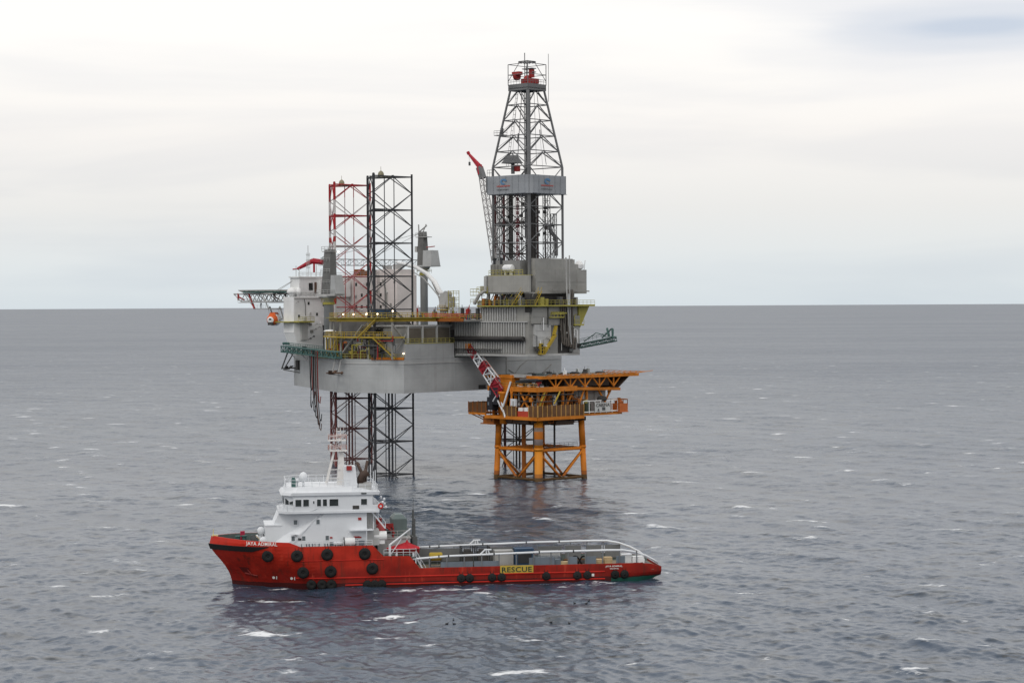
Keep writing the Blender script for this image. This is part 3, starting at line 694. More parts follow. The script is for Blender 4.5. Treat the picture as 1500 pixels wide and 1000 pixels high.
# after decks of the house, winch deck
m_ = MB(); m_.box(20.52, 22.4, -5.3, 5.3, 6.45, 8.85); m_.box(22.4, 27.4, -2.5, 5.6, 4.62, 7.1); m_.box(22.3, 27.6, -2.7, 5.8, 7.1, 7.25); m_.box(20.52, 22.0, -4.2, 4.2, 9.0, 11.6); m_.build('after_house', GREY2, ship)
railing([(22.5, -2.6), (27.5, -2.6), (27.5, 5.6)], 7.25, ship, GREY2)
m_ = MB(); m_.box(24.9, 27.2, -.4, 4.2, 7.25, 9.9); m_.loft([(24.9, -.4), (27.2, -.4), (27.2, 4.2), (24.9, 4.2)], 9.9, [(25.4, .4), (26.6, .4), (26.6, 3.4), (25.4, 3.4)], 10.5); m_.build('winch_house', paint('green_grey_paint', (.14, .18, .175), .5), ship)
m_ = MB(); m_.bar((28.3, 1.0, 7.2), (28.3, 1.0, 11.2), .24, 8, .14); m_.bar((28.3, -1.2, 7.2), (28.3, -1.2, 10.0), .16, 8); m_.beam((28.3, -1.6, 9.0), (28.3, 1.6, 9.0), .2, .25); m_.bar((28.3, 1.0, 11.2), (28.4, 1.0, 13), .04, 4); m_.beam((27.8, 1, 10.1), (29.3, 1, 10.1), .15, .12); m_.box(27.9, 28.7, -1.6, 1.6, 4.6, 7.2); m_.build('deck_gantry', DGREY, ship)
m_ = MB(); m_.lathe([(.75, -1.0), (.75, 1.0)], (22.6, -4.6, 7.8), 'x', 14); m_.box(21.9, 23.3, -5.0, -4.2, 6.6, 7.4); m_.build('hose_reel', CREAM, ship)
m_ = MB(); m_.bar((21.6, -4.8, 4.6), (21.6, -4.8, 11.6), .09); m_.bar((24.0, -5.8, 4.7), (24.0, -5.8, 6.6), .2, 8); m_.bar((24.0, -5.8, 6.5), (27.3, -5.3, 8.9), .16, 8, .1); m_.bar((24.0, -5.8, 4.8), (25.8, -5.6, 7.4), .07); m_.build('davit_crane', WHITE, ship)
BARR = paint('barrier_grey', (.15, .155, .155), .5, (.2, .12, .08), .6)
# knuckle between decks: cargo rail tubes on both sides with crash barrier plates and stanchions
for side in (-1, 1):
    y = side * 6.55
    path = [(24.5, y, 4.15), (28.0, y, 4.35), (33.0, y, 4.65), (48, y, 4.95), (58.0, y, 5.0), (60.5, y, 4.95), (62.4, side * 6.35, 4.6), (64.2, side * 6.0, 3.95), (65.6, side * 5.6, 3.2), (66.3, side * 5.4, 2.7)]
    if side > 0: path = [(27.8, y, 4.5)] + path[2:]
    m_ = MB(); m_.tube(path, .17, 8); cr = smooth(m_.build('cargo_rail', WHITE, ship))
    bp_ = MB(); x = 30.0; k = 0
    segs = [(31.8, 36.8), (37.0, 41.0), (45.6, 49.6), (51.9, 53.2), (54.6, 56.2), (59.4, 60.8)] if side < 0 else [(29.5, 36.6), (41.0, 45.4), (49.2, 53.0), (53.6, 56.2), (57.2, 59.6), (60.2, 62.6)]
    for a, b_ in segs:
        p_ = MB(); p_.box(a, b_, y - .06, y + .06, 2.2 if side > 0 else 2.3, 4.3 if side > 0 else (4.1, 3.75, 4.05)[int(a) % 3]); p_.build('crash_barrier', BLUEG if side < 0 else BARR, ship)
    for s in np.arange(30, 63, 2.72):
        st = MB(); zz_ = 4.5 + .4 * min(1, (s - 30) / 15); st.beam((s, y + side * .12, 1.75), (s, y + side * .12, zz_), .16, .16); st.build('rail_stanchion', paint('stanchion_grey', (.17, .18, .19), .4), ship)
    tb = MB(); zt_ = 5.5; s = 38.6
    tb.bar((s - .6, y, 4.85), (s + .1, y, zt_), .12); tb.bar((s + .75, y, 4.9), (s + .6, y, zt_), .12); tb.bar((s - .05, y, zt_), (s + 1.1, y, zt_), .12); tb.bar((s + .3, y, 4.9), (s + .3, y, zt_), .1); tb.build('rail_bollard', WHITE, ship)
    cl_ = MB()
    for s in (31.5, 33.0, 40.1, 47.2, 52.6): cl_.bar((s - .09, y, 4.57 + .4 * min(1, (s - 28) / 18)), (s + .09, y, 4.57 + .4 * min(1, (s - 28) / 18)), .22, 8)
    cl_.build('rail_clamp', DARK, ship)
# forward mooring gear
m_ = MB(); m_.lathe([(.6, -1.2), (.6, -1.0), (.3, -1.0), (.3, 1.0), (.6, 1.0), (.6, 1.2)], (3.4, .6, 7.1), 'y', 12); m_.box(2.9, 4.0, -1.4, -1.2, 6.45, 7.6); m_.box(2.9, 4.0, 1.8, 2.0, 6.45, 7.6); m_.build('windlass', DGREY, ship)
m_ = MB(); m_.lathe([(.35, 0), (.35, .9), (.5, .95), (.5, 1.1)], (.9, 2.0, 6.45), n=10); m_.lathe([(.35, 0), (.35, .9), (.5, .95), (.5, 1.1)], (1.9, 2.4, 6.45), n=10); m_.build('bollard', TEAL, ship)
m_ = MB(); m_.bar((2.8, 3.4, 6.45), (4.9, 3.4, 8.0), .07); m_.bar((3.4, 3.0, 6.45), (4.6, 2.0, 7.7), .07); m_.bar((5.0, -2.0, 6.45), (3.6, -1.2, 7.9), .06); m_.build('deck_derrick', CRATE, ship)
m_ = MB(); m_.box(1.3, 2.0, 3.2, 3.9, 6.45, 8.1); m_.build('hose_box', paint('crimson_paint', (.35, .015, .05), .3), ship)
m_ = MB(); m_.bar((-2.9, 0, 7.8), (-2.9, 0, 8.9), .06); m_.box(-3.1, -2.2, -.4, .4, 7.8, 8.0); m_.build('bow_fairlead', paint('pale_yellow_paint', (.62, .55, .25), .3), ship)

# things standing on the ship's decks ------------------------------
def raft(s, y, z, label, r=.42, L=1.3, ax='x'):
    t_ = thing('liferaft_canister', label, 'liferaft', SHIP.w(s, y, z - .2), SHIP.a, 'white liferaft canisters')
    m_ = MB(); m_.lathe([(.1, -L / 2), (r * .8, -L / 2 + .05), (r, -L / 2 + .2), (r, L / 2 - .2), (r * .8, L / 2 - .05), (.1, L / 2)], (0, 0, r + .15), ax, 14); smooth(m_.build('canister', WHITE, t_))
    m_ = MB(); m_.box(-.45, -.3, -.4, .4, 0, .35); m_.box(.3, .45, -.4, .4, 0, .35); m_.build('cradle', DGREY, t_)
raft(4.75, -3.0, 6.46, 'round white liferaft canister on the foredeck just ahead of the white house', .62, 1.5, 'y')
raft(4.45, -.6, 6.98 + .8, 'white canister perched higher against the front of the white house', .6, 1.5, 'y')
m_ = MB(); m_.box(3.7, 5.0, -1.3, 1.0, 6.45, 7.78); m_.build('raft_platform', WHITE, ship)
raft(16.0, -6.15, 6.46, 'small white canister beside the large drum on the side deck', .33, 1.4)
t_ = thing('hose_drum', 'big cream white drum on the side deck at the after end of the white house', 'drum', SHIP.w(17.8, -6.1, 6.46 - .2), SHIP.a)
m_ = MB(); m_.lathe([(.62, -.8), (.66, -.74), (.66, .74), (.62, .8)], (0, 0, .72), 'x', 18); smooth(m_.build('drum', CREAM, t_))
m_ = MB(); m_.lathe([(.72, -.92), (.72, -.80)], (0, 0, .72), 'x', 18); m_.box(-.9, -.7, -.5, .5, 0, .4); m_.box(.7, .9, -.5, .5, 0, .4); m_.build('rim', DGREY, t_)
m_ = MB(); m_.box(19.2, 20.2, -6.4, -5.7, 6.46, 7.4); m_.bar((19.0, -6.3, 6.46), (19.0, -6.3, 7.6), .05); m_.build('valve_box', BLUEG, ship)
m_ = MB()
for s in (10.4, 11.2, 11.6, 12.1, 12.5, 13.1, 14.0, 14.4, 15.2): m_.bar((s, -6.2, 6.46), (s, -6.2, 7.0 + .15 * math.sin(s * 7)), .1, 6); m_.box(s - .1, s + .1, -6.3, -6.1, 6.9, 7.05)
m_.build('vent_pipes', BLUEG, ship)
# rescue boat under its red cover
rb = thing('rescue_boat', 'small boat under a peaked red cover in its cradle abaft the white house', 'rescue boat', SHIP.w(26.3, -4.9, 4.62 - .2), SHIP.a)
m_ = MB()
st_ = [(-2.7, .15, .9), (-2.2, .7, .55), (-1.0, 1.05, .35), (1.0, 1.05, .35), (2.3, .95, .4)]
vs = []
for x, hw, zk in st_: vs += [(x, -hw, 1.25), (x, -hw * .6, zk + .1), (x, 0, zk), (x, hw * .6, zk + .1), (x, hw, 1.25)]
m_.add(vs, [(5 * i + j, 5 * i + 5 + j, 5 * i + 6 + j, 5 * i + 1 + j) for i in range(4) for j in range(4)] + [(20, 21, 22, 23, 24)]); smooth(m_.build('boat_hull', REDD, rb))
m_ = MB(); vs = []
for x, hw, zr in ((-2.75, .1, 1.32), (-2.2, .74, 1.5), (-1.0, 1.1, 1.75), (.2, 1.1, 2.15), (.45, 1.1, 2.6), (.7, 1.1, 2.15), (1.2, 1.1, 1.85), (2.35, 1.0, 1.4)):
    vs += [(x, -hw, 1.22), (x, -hw * .55, 1.22 + (zr - 1.22) * .42), (x, 0, zr), (x, hw * .55, 1.22 + (zr - 1.22) * .42), (x, hw, 1.22)]
m_.add(vs, [(5 * i + j, 5 * i + 5 + j, 5 * i + 6 + j, 5 * i + 1 + j) for i in range(7) for j in range(4)] + [(0, 1, 2, 3, 4), (35, 36, 37, 38, 39)]); m_.build('cover', paint('red_tarpaulin', (.44, .02, .03), .35, rough=.75), rb)
m_ = MB(); m_.box(-1.4, -1.1, -1.0, 1.0, 0, .6); m_.box(1.2, 1.5, -1.0, 1.0, 0, .6); m_.bar((.45, 0, 2.5), (.45, 0, 3.1), .05); m_.build('cradle', WHITE, rb)
# red winch and buoys on the after house roof
t_ = thing('mooring_buoy', 'round pink red buoy on the after house roof beside the winch', 'buoy', SHIP.w(22.9, -2.0, 7.26 - .2), SHIP.a)
m_ = MB(); m_.lathe([(.15, .0), (.55, .3), (.75, .9), (.68, 1.5), (.3, 1.95), (.1, 2.15)], (0, 0, .25), n=14); smooth(m_.build('float', paint('faded_red', (.50, .10, .10), .3), t_)); m_ = MB(); m_.lathe([(.5, 0), (.5, .3)], (0, 0, 0), n=10); m_.build('base', DARK, t_)
t_ = thing('tugger_winch', 'red winch with dark drums on the after house roof', 'winch', SHIP.w(24.2, -1.9, 7.26 - .2), SHIP.a)
m_ = MB(); m_.box(-.75, -.55, -.5, .5, 0, 1.9); m_.box(.55, .75, -.5, .5, 0, 1.6); m_.box(-.75, .75, .3, .5, 1.3, 2.1); m_.bar((-.7, -.4, 1.9), (.9, -.4, .6), .14); m_.build('frame', REDD, t_)
m_ = MB(); m_.lathe([(.65, -.5), (.65, -.42), (.4, -.42), (.4, .42), (.65, .42), (.65, .5)], (0, 0, .8), 'x', 14); m_.build('drum', DARK, t_)
t_ = thing('deck_locker', 'red box on the roof edge behind the bridge stair', 'locker', SHIP.w(22.0, 1.0, 9.0 - .2), SHIP.a)
m_ = MB(); m_.box(-.2, 1.3, -.5, .5, 0, .85); m_.build('box', REDD, t_); m_ = MB(); m_.box(-.25, 1.35, -.55, .55, .85, .95); m_.build('lid', REDD, t_)
lbm = MB(); lbm.lathe([(.22, -.07), (.38, -.07), (.38, .07), (.22, .07), (.22, -.07)], (0, 0, 0), 'y', 16)
# life ring board at the wing
t_ = thing('life_ring', 'red life ring hung on the after bridge wing railing', 'life ring', SHIP.w(22.6, -6.15, 12.55 - .2), SHIP.a)
m_ = MB(); n, k = 16, 6; vs = []
for i in range(n):
    a = 2 * math.pi * i / n
    for j in range(k):
        q = 2 * math.pi * j / k; R_ = .30 + .14 * math.cos(q); vs.append((R_ * math.cos(a), .1 * math.sin(q), R_ * math.sin(a)))
m_.add(vs, [(i * k + j, i * k + (j + 1) % k, ((i + 1) % n) * k + (j + 1) % k, ((i + 1) % n) * k + j) for i in range(n) for j in range(k)]); smooth(m_.build('ring', paint('bright_red', (.55, .03, .02), .15), t_))
m_ = MB(); m_.box(-.2, .2, -.03, .05, -.2, .2); m_.build('ring_holder', WHITE, t_)
m_ = MB()
for x, y, z in ((22.9, -5.6, 13.2), (23.2, -5.3, 12.9), (23.4, -5.2, 12.4), (23.2, -5.0, 13.6), (22.7, -5.0, 13.9)):
    m_.bar((22.4, y, z - .2), (x, y, z), .04, 4); m_.lathe([(.22, 0), (.22, .3)], (x - .1, y, z - .1), 'x', 8)
m_.build('floodlight_cluster', WHITE, ship)
m_ = MB(); m_.loft([(21.4, -6.0), (22.5, -6.0), (22.5, 6.0), (21.4, 6.0)], 11.95, [(21.4, -6.0), (22.7, -6.0), (22.7, 6.0), (21.4, 6.0)], 12.7); m_.build('wing_bulwark', WHITE, ship)

# deck cargo
def cargo(name, label, cat, s, y, parts, group=None, rz=0.0, z=1.755):
    t_ = thing(name, label, cat, SHIP.w(s, y, z - .2), SHIP.a + rz, group)
    for nm, mb, mt in parts: mb.build(nm, mt, t_)
    return t_
def container_parts(L, W, H, col, door=True):
    m_ = MB(); e = .08
    m_.box(-L / 2 + e, L / 2 - e, -W / 2 + e, W / 2 - e, .12, H - .05)
    k = int(L / .32)
    for i in range(k):
        x = -L / 2 + .2 + (L - .4) * i / max(1, k - 1); m_.box(x - .07, x + .07, -W / 2 + .02, -W / 2 + e, .2, H - .15); m_.box(x - .07, x + .07, W / 2 - e, W / 2 - .02, .2, H - .15)
    f = MB()
    for x in (-L / 2, L / 2 - .14):
        for y in (-W / 2, W / 2 - .14): f.box(x, x + .14, y, y + .14, 0, H)
    for y in (-W / 2 + .003, W / 2 - .137):
        f.box(-L / 2 + .14, L / 2 - .14, y, y + .13, 0.003, .14); f.box(-L / 2 + .14, L / 2 - .14, y, y + .13, H - .14, H - .003)
    for x in (-L / 2 + .003, L / 2 - .137): f.box(x, x + .13, -W / 2 + .14, W / 2 - .14, .004, .14); f.box(x, x + .13, -W / 2 + .14, W / 2 - .14, H - .14, H - .004)
    return [('box', m_, col), ('frame', f, col)]
def skid(L, W, H, col, fill):
    f = MB(); b_ = MB()
    for x in (-L / 2, L / 2 - .16):
        for y in (-W / 2, W / 2 - .16): f.box(x, x + .16, y, y + .16, 0, H)
    for z in (.05, H - .15):
        for y in (-W / 2 + .02, W / 2 - .14): f.box(-L / 2 + .16, L / 2 - .16, y, y + .12, z, z + .12)
        for x in (-L / 2 + .02, L / 2 - .14): f.box(x, x + .12, -W / 2 + .16, W / 2 - .16, z + .003, z + .115)
    b_.box(-L / 2 + .25, L / 2 - .25, -W / 2 + .25, W / 2 - .25, .18, H * .72); b_.lathe([(.5, -L / 4), (.5, L / 4)], (0, 0, H * .72), 'x', 10)
    return [('frame', f, col), ('equipment', b_, fill)]
m_ = MB(); m_.lathe([(.15, -1.05), (.55, -1.0), (.65, -.85), (.65, .85), (.55, 1.0), (.15, 1.05)], (0, 0, 2.7), 'x', 16)
f_ = MB()
for x in (-.9, .9):
    for y in (-.6, .6): f_.bar((x, y, 0), (x, y, 2.6), .08)
    f_.bar((x, -.6, 2.1), (x, .6, 2.1), .09)
f_.box(-1.0, 1.0, -.7, .7, 1.05, 1.2)
cargo('chemical_tank', 'yellow cylindrical tank on a stand at the forward end of the cargo deck', 'tank', 31.2, -5.0, [('tank', m_, YEL), ('stand', f_, DGREY)])
cargo('cargo_skid', 'small orange topped crate under the yellow tank', 'crate', 31.0, -5.95, [('box', MB().box(-.8, .8, -.3, .3, 0, .75), SHADE), ('lid', MB().box(-.85, .85, -.32, .32, .75, 1.1), paint('salmon_orange', (.55, .22, .10), .3))])
cargo('tank_container', 'black framed skid nearer the bow of two beside each other by the far barrier', 'cargo skid', 37.2, 3.4, skid(2.2, 2.4, 3.2, DARK, SHADE), 'black framed cargo skids')
cargo('tank_container', 'black framed skid nearer the stern of the dark pair by the far barrier', 'cargo skid', 39.6, 3.4, skid(2.2, 2.4, 3.2, DARK, SHADE), 'black framed cargo skids')
m_ = MB(); m_.box(-1.1, 1.1, -1.2, -1.0, 2.7, 2.9)
cargo('cargo_container', 'blue container with dark open front near the middle of the cargo deck', 'container', 46.3, 3.6, container_parts(3.0, 2.4, 2.7, BLUE) + [('door', MB().box(-1.1, 1.1, -1.235, -1.2, .4, 2.1), DARK)])
cargo('cargo_container', 'grey container against the far barrier aft of the blue container', 'container', 50.6, 4.4, container_parts(3.2, 2.3, 2.0, GREY))
cargo('cargo_container', 'pale grey container behind the black skids', 'container', 43.2, 4.9, container_parts(3.0, 2.2, 2.3, GREY2))
cargo('cargo_basket', 'low long blue grey basket behind the near rail aft of the yellow sign', 'basket', 48.7, -5.2, [('basket', MB().box(-2.0, 2.0, -.9, .9, .1, 1.9), BLUEG), ('rim', MB().rail([(-2, -.9, 1.9), (2, -.9, 1.9), (2, .9, 1.9), (-2, .9, 1.9)], .4, 1, .05, closed=True), BLUEG)])
for i, (s, L, H, lab) in enumerate(((51.2, 1.5, 1.5, 'pale timber crate behind the near rail just ahead of the black hoses'), (56.9, .9, 1.75, 'short timber crate between two barrier plates on the near side'),
                                    (58.3, 1.2, 2.05, 'square timber crate above the small white stern name'))):
    b_ = MB().box(-L / 2, L / 2, -.6, .6, .1, H)
    sl2 = MB()
    for k in range(4): sl2.box(-L / 2 + L * k / 4 + .03, -L / 2 + L * (k + 1) / 4 - .03, -.64, -.6, .15, H - .05)
    sl2.box(-L / 2 - .03, L / 2 + .03, -.68, -.64, H * .75, H * .75 + .12)
    cargo('timber_crate', lab, 'crate', s, -5.4, [('box', b_, CRATE), ('batten', sl2, CRATE)], 'timber crates behind the near rail')
cargo('cargo_container', 'cream white box with dark doorways standing at the stern end of the near rail', 'container', 63.0, -5.65, [('box', MB().box(-.85, .85, -.7, .7, .3, 2.1), CREAM), ('panel', MB().box(-.95, .95, -.75, -.7, .15, 1.8), CREAM), ('doorway', MB().box(-.75, -.35, -.8, -.75, .3, 1.2), SHADE), ('doorway', MB().box(.3, .7, -.8, -.75, .3, 1.2), SHADE)])
cargo('cargo_container', 'low white tank box next to the stern container', 'container', 61.3, -5.0, [('box', MB().box(-.75, .75, -.7, .7, .1, 2.3), CREAM), ('rim', MB().box(-.8, .8, -.75, .75, 2.3, 2.42), WHITE)])
for i, (s, lab) in enumerate(((53.2, 'black hose loop standing up behind the near rail, forward one'), (54.5, 'black hose loop standing up behind the near rail, after one'))):
    m_ = MB(); m_.tube([(-1.3 + .13 * k, .1 * math.sin(k), .3 + 2.0 * math.sin(math.pi * k / 20)) for k in range(21)], .13, 7)
    o = m_.build('hose', RUBBER, None, loc=SHIP.w(s, -4.9 - .3 * i, 1.5)); o.rotation_euler = (0, 0, SHIP.a); tag(o, lab, 'hose', 'black cargo hoses')
m_ = MB()
for k in range(9): m_.box(29.8 + k * .01, 65.5, -6.2 + k * 1.4, -6.2 + k * 1.4 + 1.25, 1.752, 1.80)
m_.build('deck_planking', WOOD, ship)
m_ = MB(); m_.lathe([(.55, -4.4), (.55, 4.4)], (66.0, 0, 1.5), 'y', 14); m_.build('stern_roller', DGREY, ship)
for y0 in (2.2, 4.6):
    cargo('pipe_bundle', 'dark bundle of pipes lying by the far rail' if y0 < 3 else 'rusty bundle of pipes lying outermost by the far rail', 'pipes', 56.5, y0,
          [('pipe', MB().bar((-3.5, k * .22 - .5, .3 + .22 * (k % 2)), (3.5, k * .22 - .5, .3 + .22 * (k % 2)), .11), SHADE if y0 < 3 else BROWN) for k in range(5)], 'pipe bundles on the cargo deck')

# ------------------------------------------------------------------ the jack-up drilling rig. local x: towards the cantilever, y: away to the right
rig = thing('drilling_rig', 'grey jack up drilling rig standing on lattice legs with tall derrick and white quarters', 'drilling rig', (RIG.o[0], RIG.o[1], 0), RIG.a)
ZB, ZD = 21.6, 30.0
HULL = [(11.5, -28), (11.5, 30), (-6, 34), (-52, 9), (-52, -9), (-6, -34)]
hm = MB(); hm.prism(HULL, ZB, ZD, 0)
def inset(pts, d):
    c = Vector((sum(p[0] for p in pts) / len(pts), sum(p[1] for p in pts) / len(pts)))
    return [tuple(Vector(p) + (c - Vector(p)).normalized() * d) for p in pts]
rig_hull = hm.build('hull', GREY, rig)
m_ = MB(); m_.prism(inset(HULL, .6), ZD + .004, ZD + .03); m_.build('main_deck', DECKG, rig)
m_ = MB()   # rubbing bar along the deck edge, plate stiffeners, weld steps
for a, b in zip(HULL, HULL[1:] + HULL[:1]): m_.beam((a[0], a[1], 28.9), (b[0], b[1], 28.9), .25, .22)
m_.build('deck_edge_bar', GREY2, rig)
for X, Y0, Y1, z0, z1 in ((11.5, -1.7, .9, 21.9, 22.9),):
    m_ = MB(); m_.box(X, X + .05, Y0, Y1, z0, z1); m_.build('sea_chest', SHADE, rig_hull)
m_ = MB(); m_.box(11.5, 11.62, 8.5, 8.7, 21.7, 29.8); m_.tube([(11.56, 9.5, 26.5), (11.56, 12, 25.2), (11.56, 16, 24.4), (11.56, 22, 25.0), (11.56, 26, 27.5)], .12, 6); m_.tube([(11.56, 9.2, 23), (11.56, 14, 27.4), (11.56, 17, 29)], .1, 6); m_.build('hull_pipe', GREYW, rig_hull)
m_ = MB(); m_.box(-46.5, -45.6, -13.2, -12, 26, 28.6); m_.build('hull_recess_shade', SHADE, rig_hull)  # dark box set on the plating in place of a shaded recess
m_ = MB(); m_.box(2.5, 11.53, -27.4, -10.5, 30.003, 33.8); m_.build('bulwark_house', GREY, rig)
m_ = MB(); m_.rail([(11.5, -27.3, 33.8), (11.5, -10.5, 33.8)], 1.2, 1.5, .06); m_.box(11.0, 11.6, -27.3, -10.5, 33.8, 33.95); m_.build('bulwark_railing', YELG, rig)

# ---- legs
ROT = [R(a) for a in (0, 120, 240)]
def leg(cx, cy, ch_m, br_m, dr=0.0, ztop=76.0, apex=True, label=None):
    R_ = 6.95; th0 = R(11) - RIG.a + dr
    pts = [(cx + R_ * math.cos(th0 + a), cy + R_ * math.sin(th0 + a)) for a in ROT]
    bay = 8.3; zb = -12.0
    lm = MB()
    z = ztop - .5; lev = []
    while z > zb: lev.append(z); z -= bay
    for i in range(3):
        a, b = Vector(pts[i]), Vector(pts[(i + 1) % 3]); mid = (a + b) / 2
        for z in lev:
            lm.bar((a.x, a.y, z), (b.x, b.y, z), .17, 6)
            for f, s in ((a, 1), (b, 1)):
                for dz in (-bay / 2, bay / 2):
                    if z + dz > ztop: continue
                    lm.bar((mid.x, mid.y, z), (f.x, f.y, z + dz), .125, 6)
            lm.lathe([(.3, -.3), (.3, .3)], (mid.x, mid.y, z), 'z', 8)
    for z in lev:
        mids = [((pts[i][0] + pts[(i + 1) % 3][0]) / 2, (pts[i][1] + pts[(i + 1) % 3][1]) / 2, z) for i in range(3)]
        for i in range(3): lm.bar(mids[i], mids[(i + 1) % 3], .09, 5)
    L_ = lm.build('leg', br_m, rig, label)
    for i, (x, y) in enumerate(pts):
        c = MB(); c.bar((x, y, zb), (x, y, ztop + .2), .27, 8); dx, dy = (x - cx) / R_, (y - cy) / R_
        c.beam((x + dy * .3, y - dx * .3, zb), (x + dy * .3, y - dx * .3, ztop), .1, .1); c.beam((x - dy * .3, y + dx * .3, zb), (x - dy * .3, y + dx * .3, ztop), .1, .1)
        c.build('chord', ch_m, L_)
    c = MB()
    for o in (-.55, .55): c.bar((cx + .9 + o * 1.6, cy + .8 + o * 1.5, zb), (cx + .9 + o * 1.6, cy + .8 + o * 1.5, ztop - .6), .13, 6)
    for o in (-.42, .42): c.bar((cx + .9 + o * .727, cy + .8 + o * .686, zb), (cx + .9 + o * .727, cy + .8 + o * .686, 24.0), .26, 8)
    c.build('service_pipe', br_m, L_)
    if apex:
        x, y = pts[2][0] * .62 + pts[0][0] * .38, pts[2][1] * .62 + pts[0][1] * .38
        c = MB(); c.lathe([(.75, 0), (.8, .7), (.6, 1.2), (.25, 1.5), (.06, 1.6), (.05, 2.6)], (pts[1][0] * .2 + cx * .8, pts[1][1] * .2 + cy * .8, ztop - .4), n=10)
        c.box(cx - 1.8, cx + 1.8, cy - 1.8, cy + 1.8, ztop - .6, ztop - .45); c.build('leg_cap', paint('cap_olive_grey', (.22, .20, .13), .4), L_)
    return L_
K = (0.036, 0.037, 0.042)
RW = zbands('red_white_leg', [(-20, (.26, .085, .08)), (20, (.22, .06, .055)), (36, (.55, .53, .52)), (43.3, (.36, .03, .03)), (47.5, (.55, .53, .52)), (51.6, (.36, .03, .03)), (55.3, (.55, .52, .51)), (60.2, (.36, .03, .03)),
                              (62.0, (.55, .52, .51)), (63.8, (.36, .02, .025)), (67.8, (.55, .52, .51)), (71.8, (.36, .02, .025))])
RWB = zbands('red_white_brace', [(-20, (.24, .12, .115)), (20, (.2, .09, .09)), (36, (.38, .09, .09)), (45, (.36, .05, .05)), (48, (.42, .16, .16)), (58, (.40, .34, .34)), (60, (.32, .05, .05)), (62, (.42, .38, .38)), (65, (.30, .025, .03)), (68, (.42, .38, .38)), (72.5, (.32, .02, .025))])
legA = leg(0, -23.4, paint('leg_black', K, .35, (.08, .05, .04)), paint('leg_brace_black', (0.05, .052, .058), .35, (.08, .05, .04)), label='nearest leg, black lattice')
legB = leg(-40.8, 0, RW, RWB, ztop=76.6, label='bow leg, red and white banded lattice')
legC = leg(0, 23.4, paint('leg_rust_red', (.075, .022, .024), .5), paint('leg_brown', (.05, .04, .036), .5), ztop=74.0, apex=False, label='far leg behind the derrick, rusty brown lattice')
# ---- jack houses round the legs
def jackhouse(cx, cy, zt, mat):
    m_ = MB(); R_ = 6.95; th0 = R(11) - RIG.a
    for a in ROT:
        x, y = cx + R_ * math.cos(th0 + a), cy + R_ * math.sin(th0 + a)
        for dx, dy in ((-1.25, -1.25), (1.25, -1.25), (1.25, 1.25), (-1.25, 1.25)): m_.beam((x + dx, y + dy, ZD), (x + dx, y + dy, zt), .45, .45)
        for z in np.arange(ZD + 1.2, zt, 1.7):
            m_.box(x - 1.5, x + 1.5, y - 1.55, y - 1.05, z, z + 1.1); m_.box(x - 1.5, x + 1.5, y + 1.05, y + 1.55, z, z + 1.1)
        m_.box(x - 1.7, x + 1.7, y - 1.7, y - .62, zt, zt + .5); m_.box(x - 1.7, x + 1.7, y + .62, y + 1.7, zt, zt + .5)
    return m_.build('jack_house', mat, rig)
jackhouse(0, -23.4, 37.5, SHADE); jackhouse(-40.8, 0, 37.5, SHADE); jackhouse(0, 23.4, 37.5, SHADE)
# ---- upper deck with yellow edge, on posts above the main deck
UD = [(11.0, -21), (11.0, -8.9), (-8, -8.9), (-28, -8.9), (-28, -18.5), (-9.5, -31.3), (11, -31.3)]
m_ = MB()
def strip(x0, y0, x1, y1, z, t=.9, d=.35): m_.beam((x0, y0, z - t / 2), (x1, y1, z - t / 2), d, t)
# walkway ring round leg A and along the near side
for a, b in (((10.4, -13), (10.4, -31.0)), ((10.4, -31.0), (-8.6, -31.8)), ((-8.6, -31.8), (-20.5, -23.8)), ((-25, -15), (-10, -15)), ((-10, -15), (10, -15))): strip(*a, *b, 40.2)
m_.build('upper_walkway_beam', YEL, rig)
m_ = MB()
for a, b in (((10.4, -13), (10.4, -31.0)), ((10.4, -31.0), (-8.6, -31.8)), ((-8.6, -31.8), (-20.5, -23.8))):
    A, B = Vector(a), Vector(b); d = (B - A).normalized(); n = Vector((d.y, -d.x)) * 1.2
    m_.add([(*A, 40.25), (*B, 40.25), (*(B - n), 40.25), (*(A - n), 40.25), (*A, 40.15), (*B, 40.15), (*(B - n), 40.15), (*(A - n), 40.15)], [(0, 1, 2, 3), (4, 5, 6, 7), (0, 1, 5, 4), (2, 3, 7, 6)])
m_.build('upper_walkway', YELG, rig)
m_ = MB(); m_.rail([(10.4, -13, 40.25), (10.4, -31, 40.25), (-8.6, -31.8, 40.25), (-20.5, -23.8, 40.25)], 1.2, 1.8, .06); m_.build('upper_railing', YEL, rig)
for x, y in ((10.2, -30.6), (10.2, -22), (10.2, -14), (2, -31), (-8, -31.2), (-15, -27.2), (-20.2, -23.8), (-20, -15), (-10, -15), (-25, -15)):
    m_ = MB(); m_.beam((x, y, ZD), (x, y, 39.3), .4, .4); m_.build('deck_post', GREYW, rig)
for p, q in (((10.3, -30.5, 31), (10.3, -24, 38.5)), ((10.3, -30.5, 38.5), (10.3, -25, 33)), ((-8, -31, 31), (0, -31, 38.5)), ((-15, -27, 31), (-8.3, -31, 38))):
    m_ = MB(); m_.bar(p, q, .3, 6); m_.build('deck_brace', GREYW, rig)
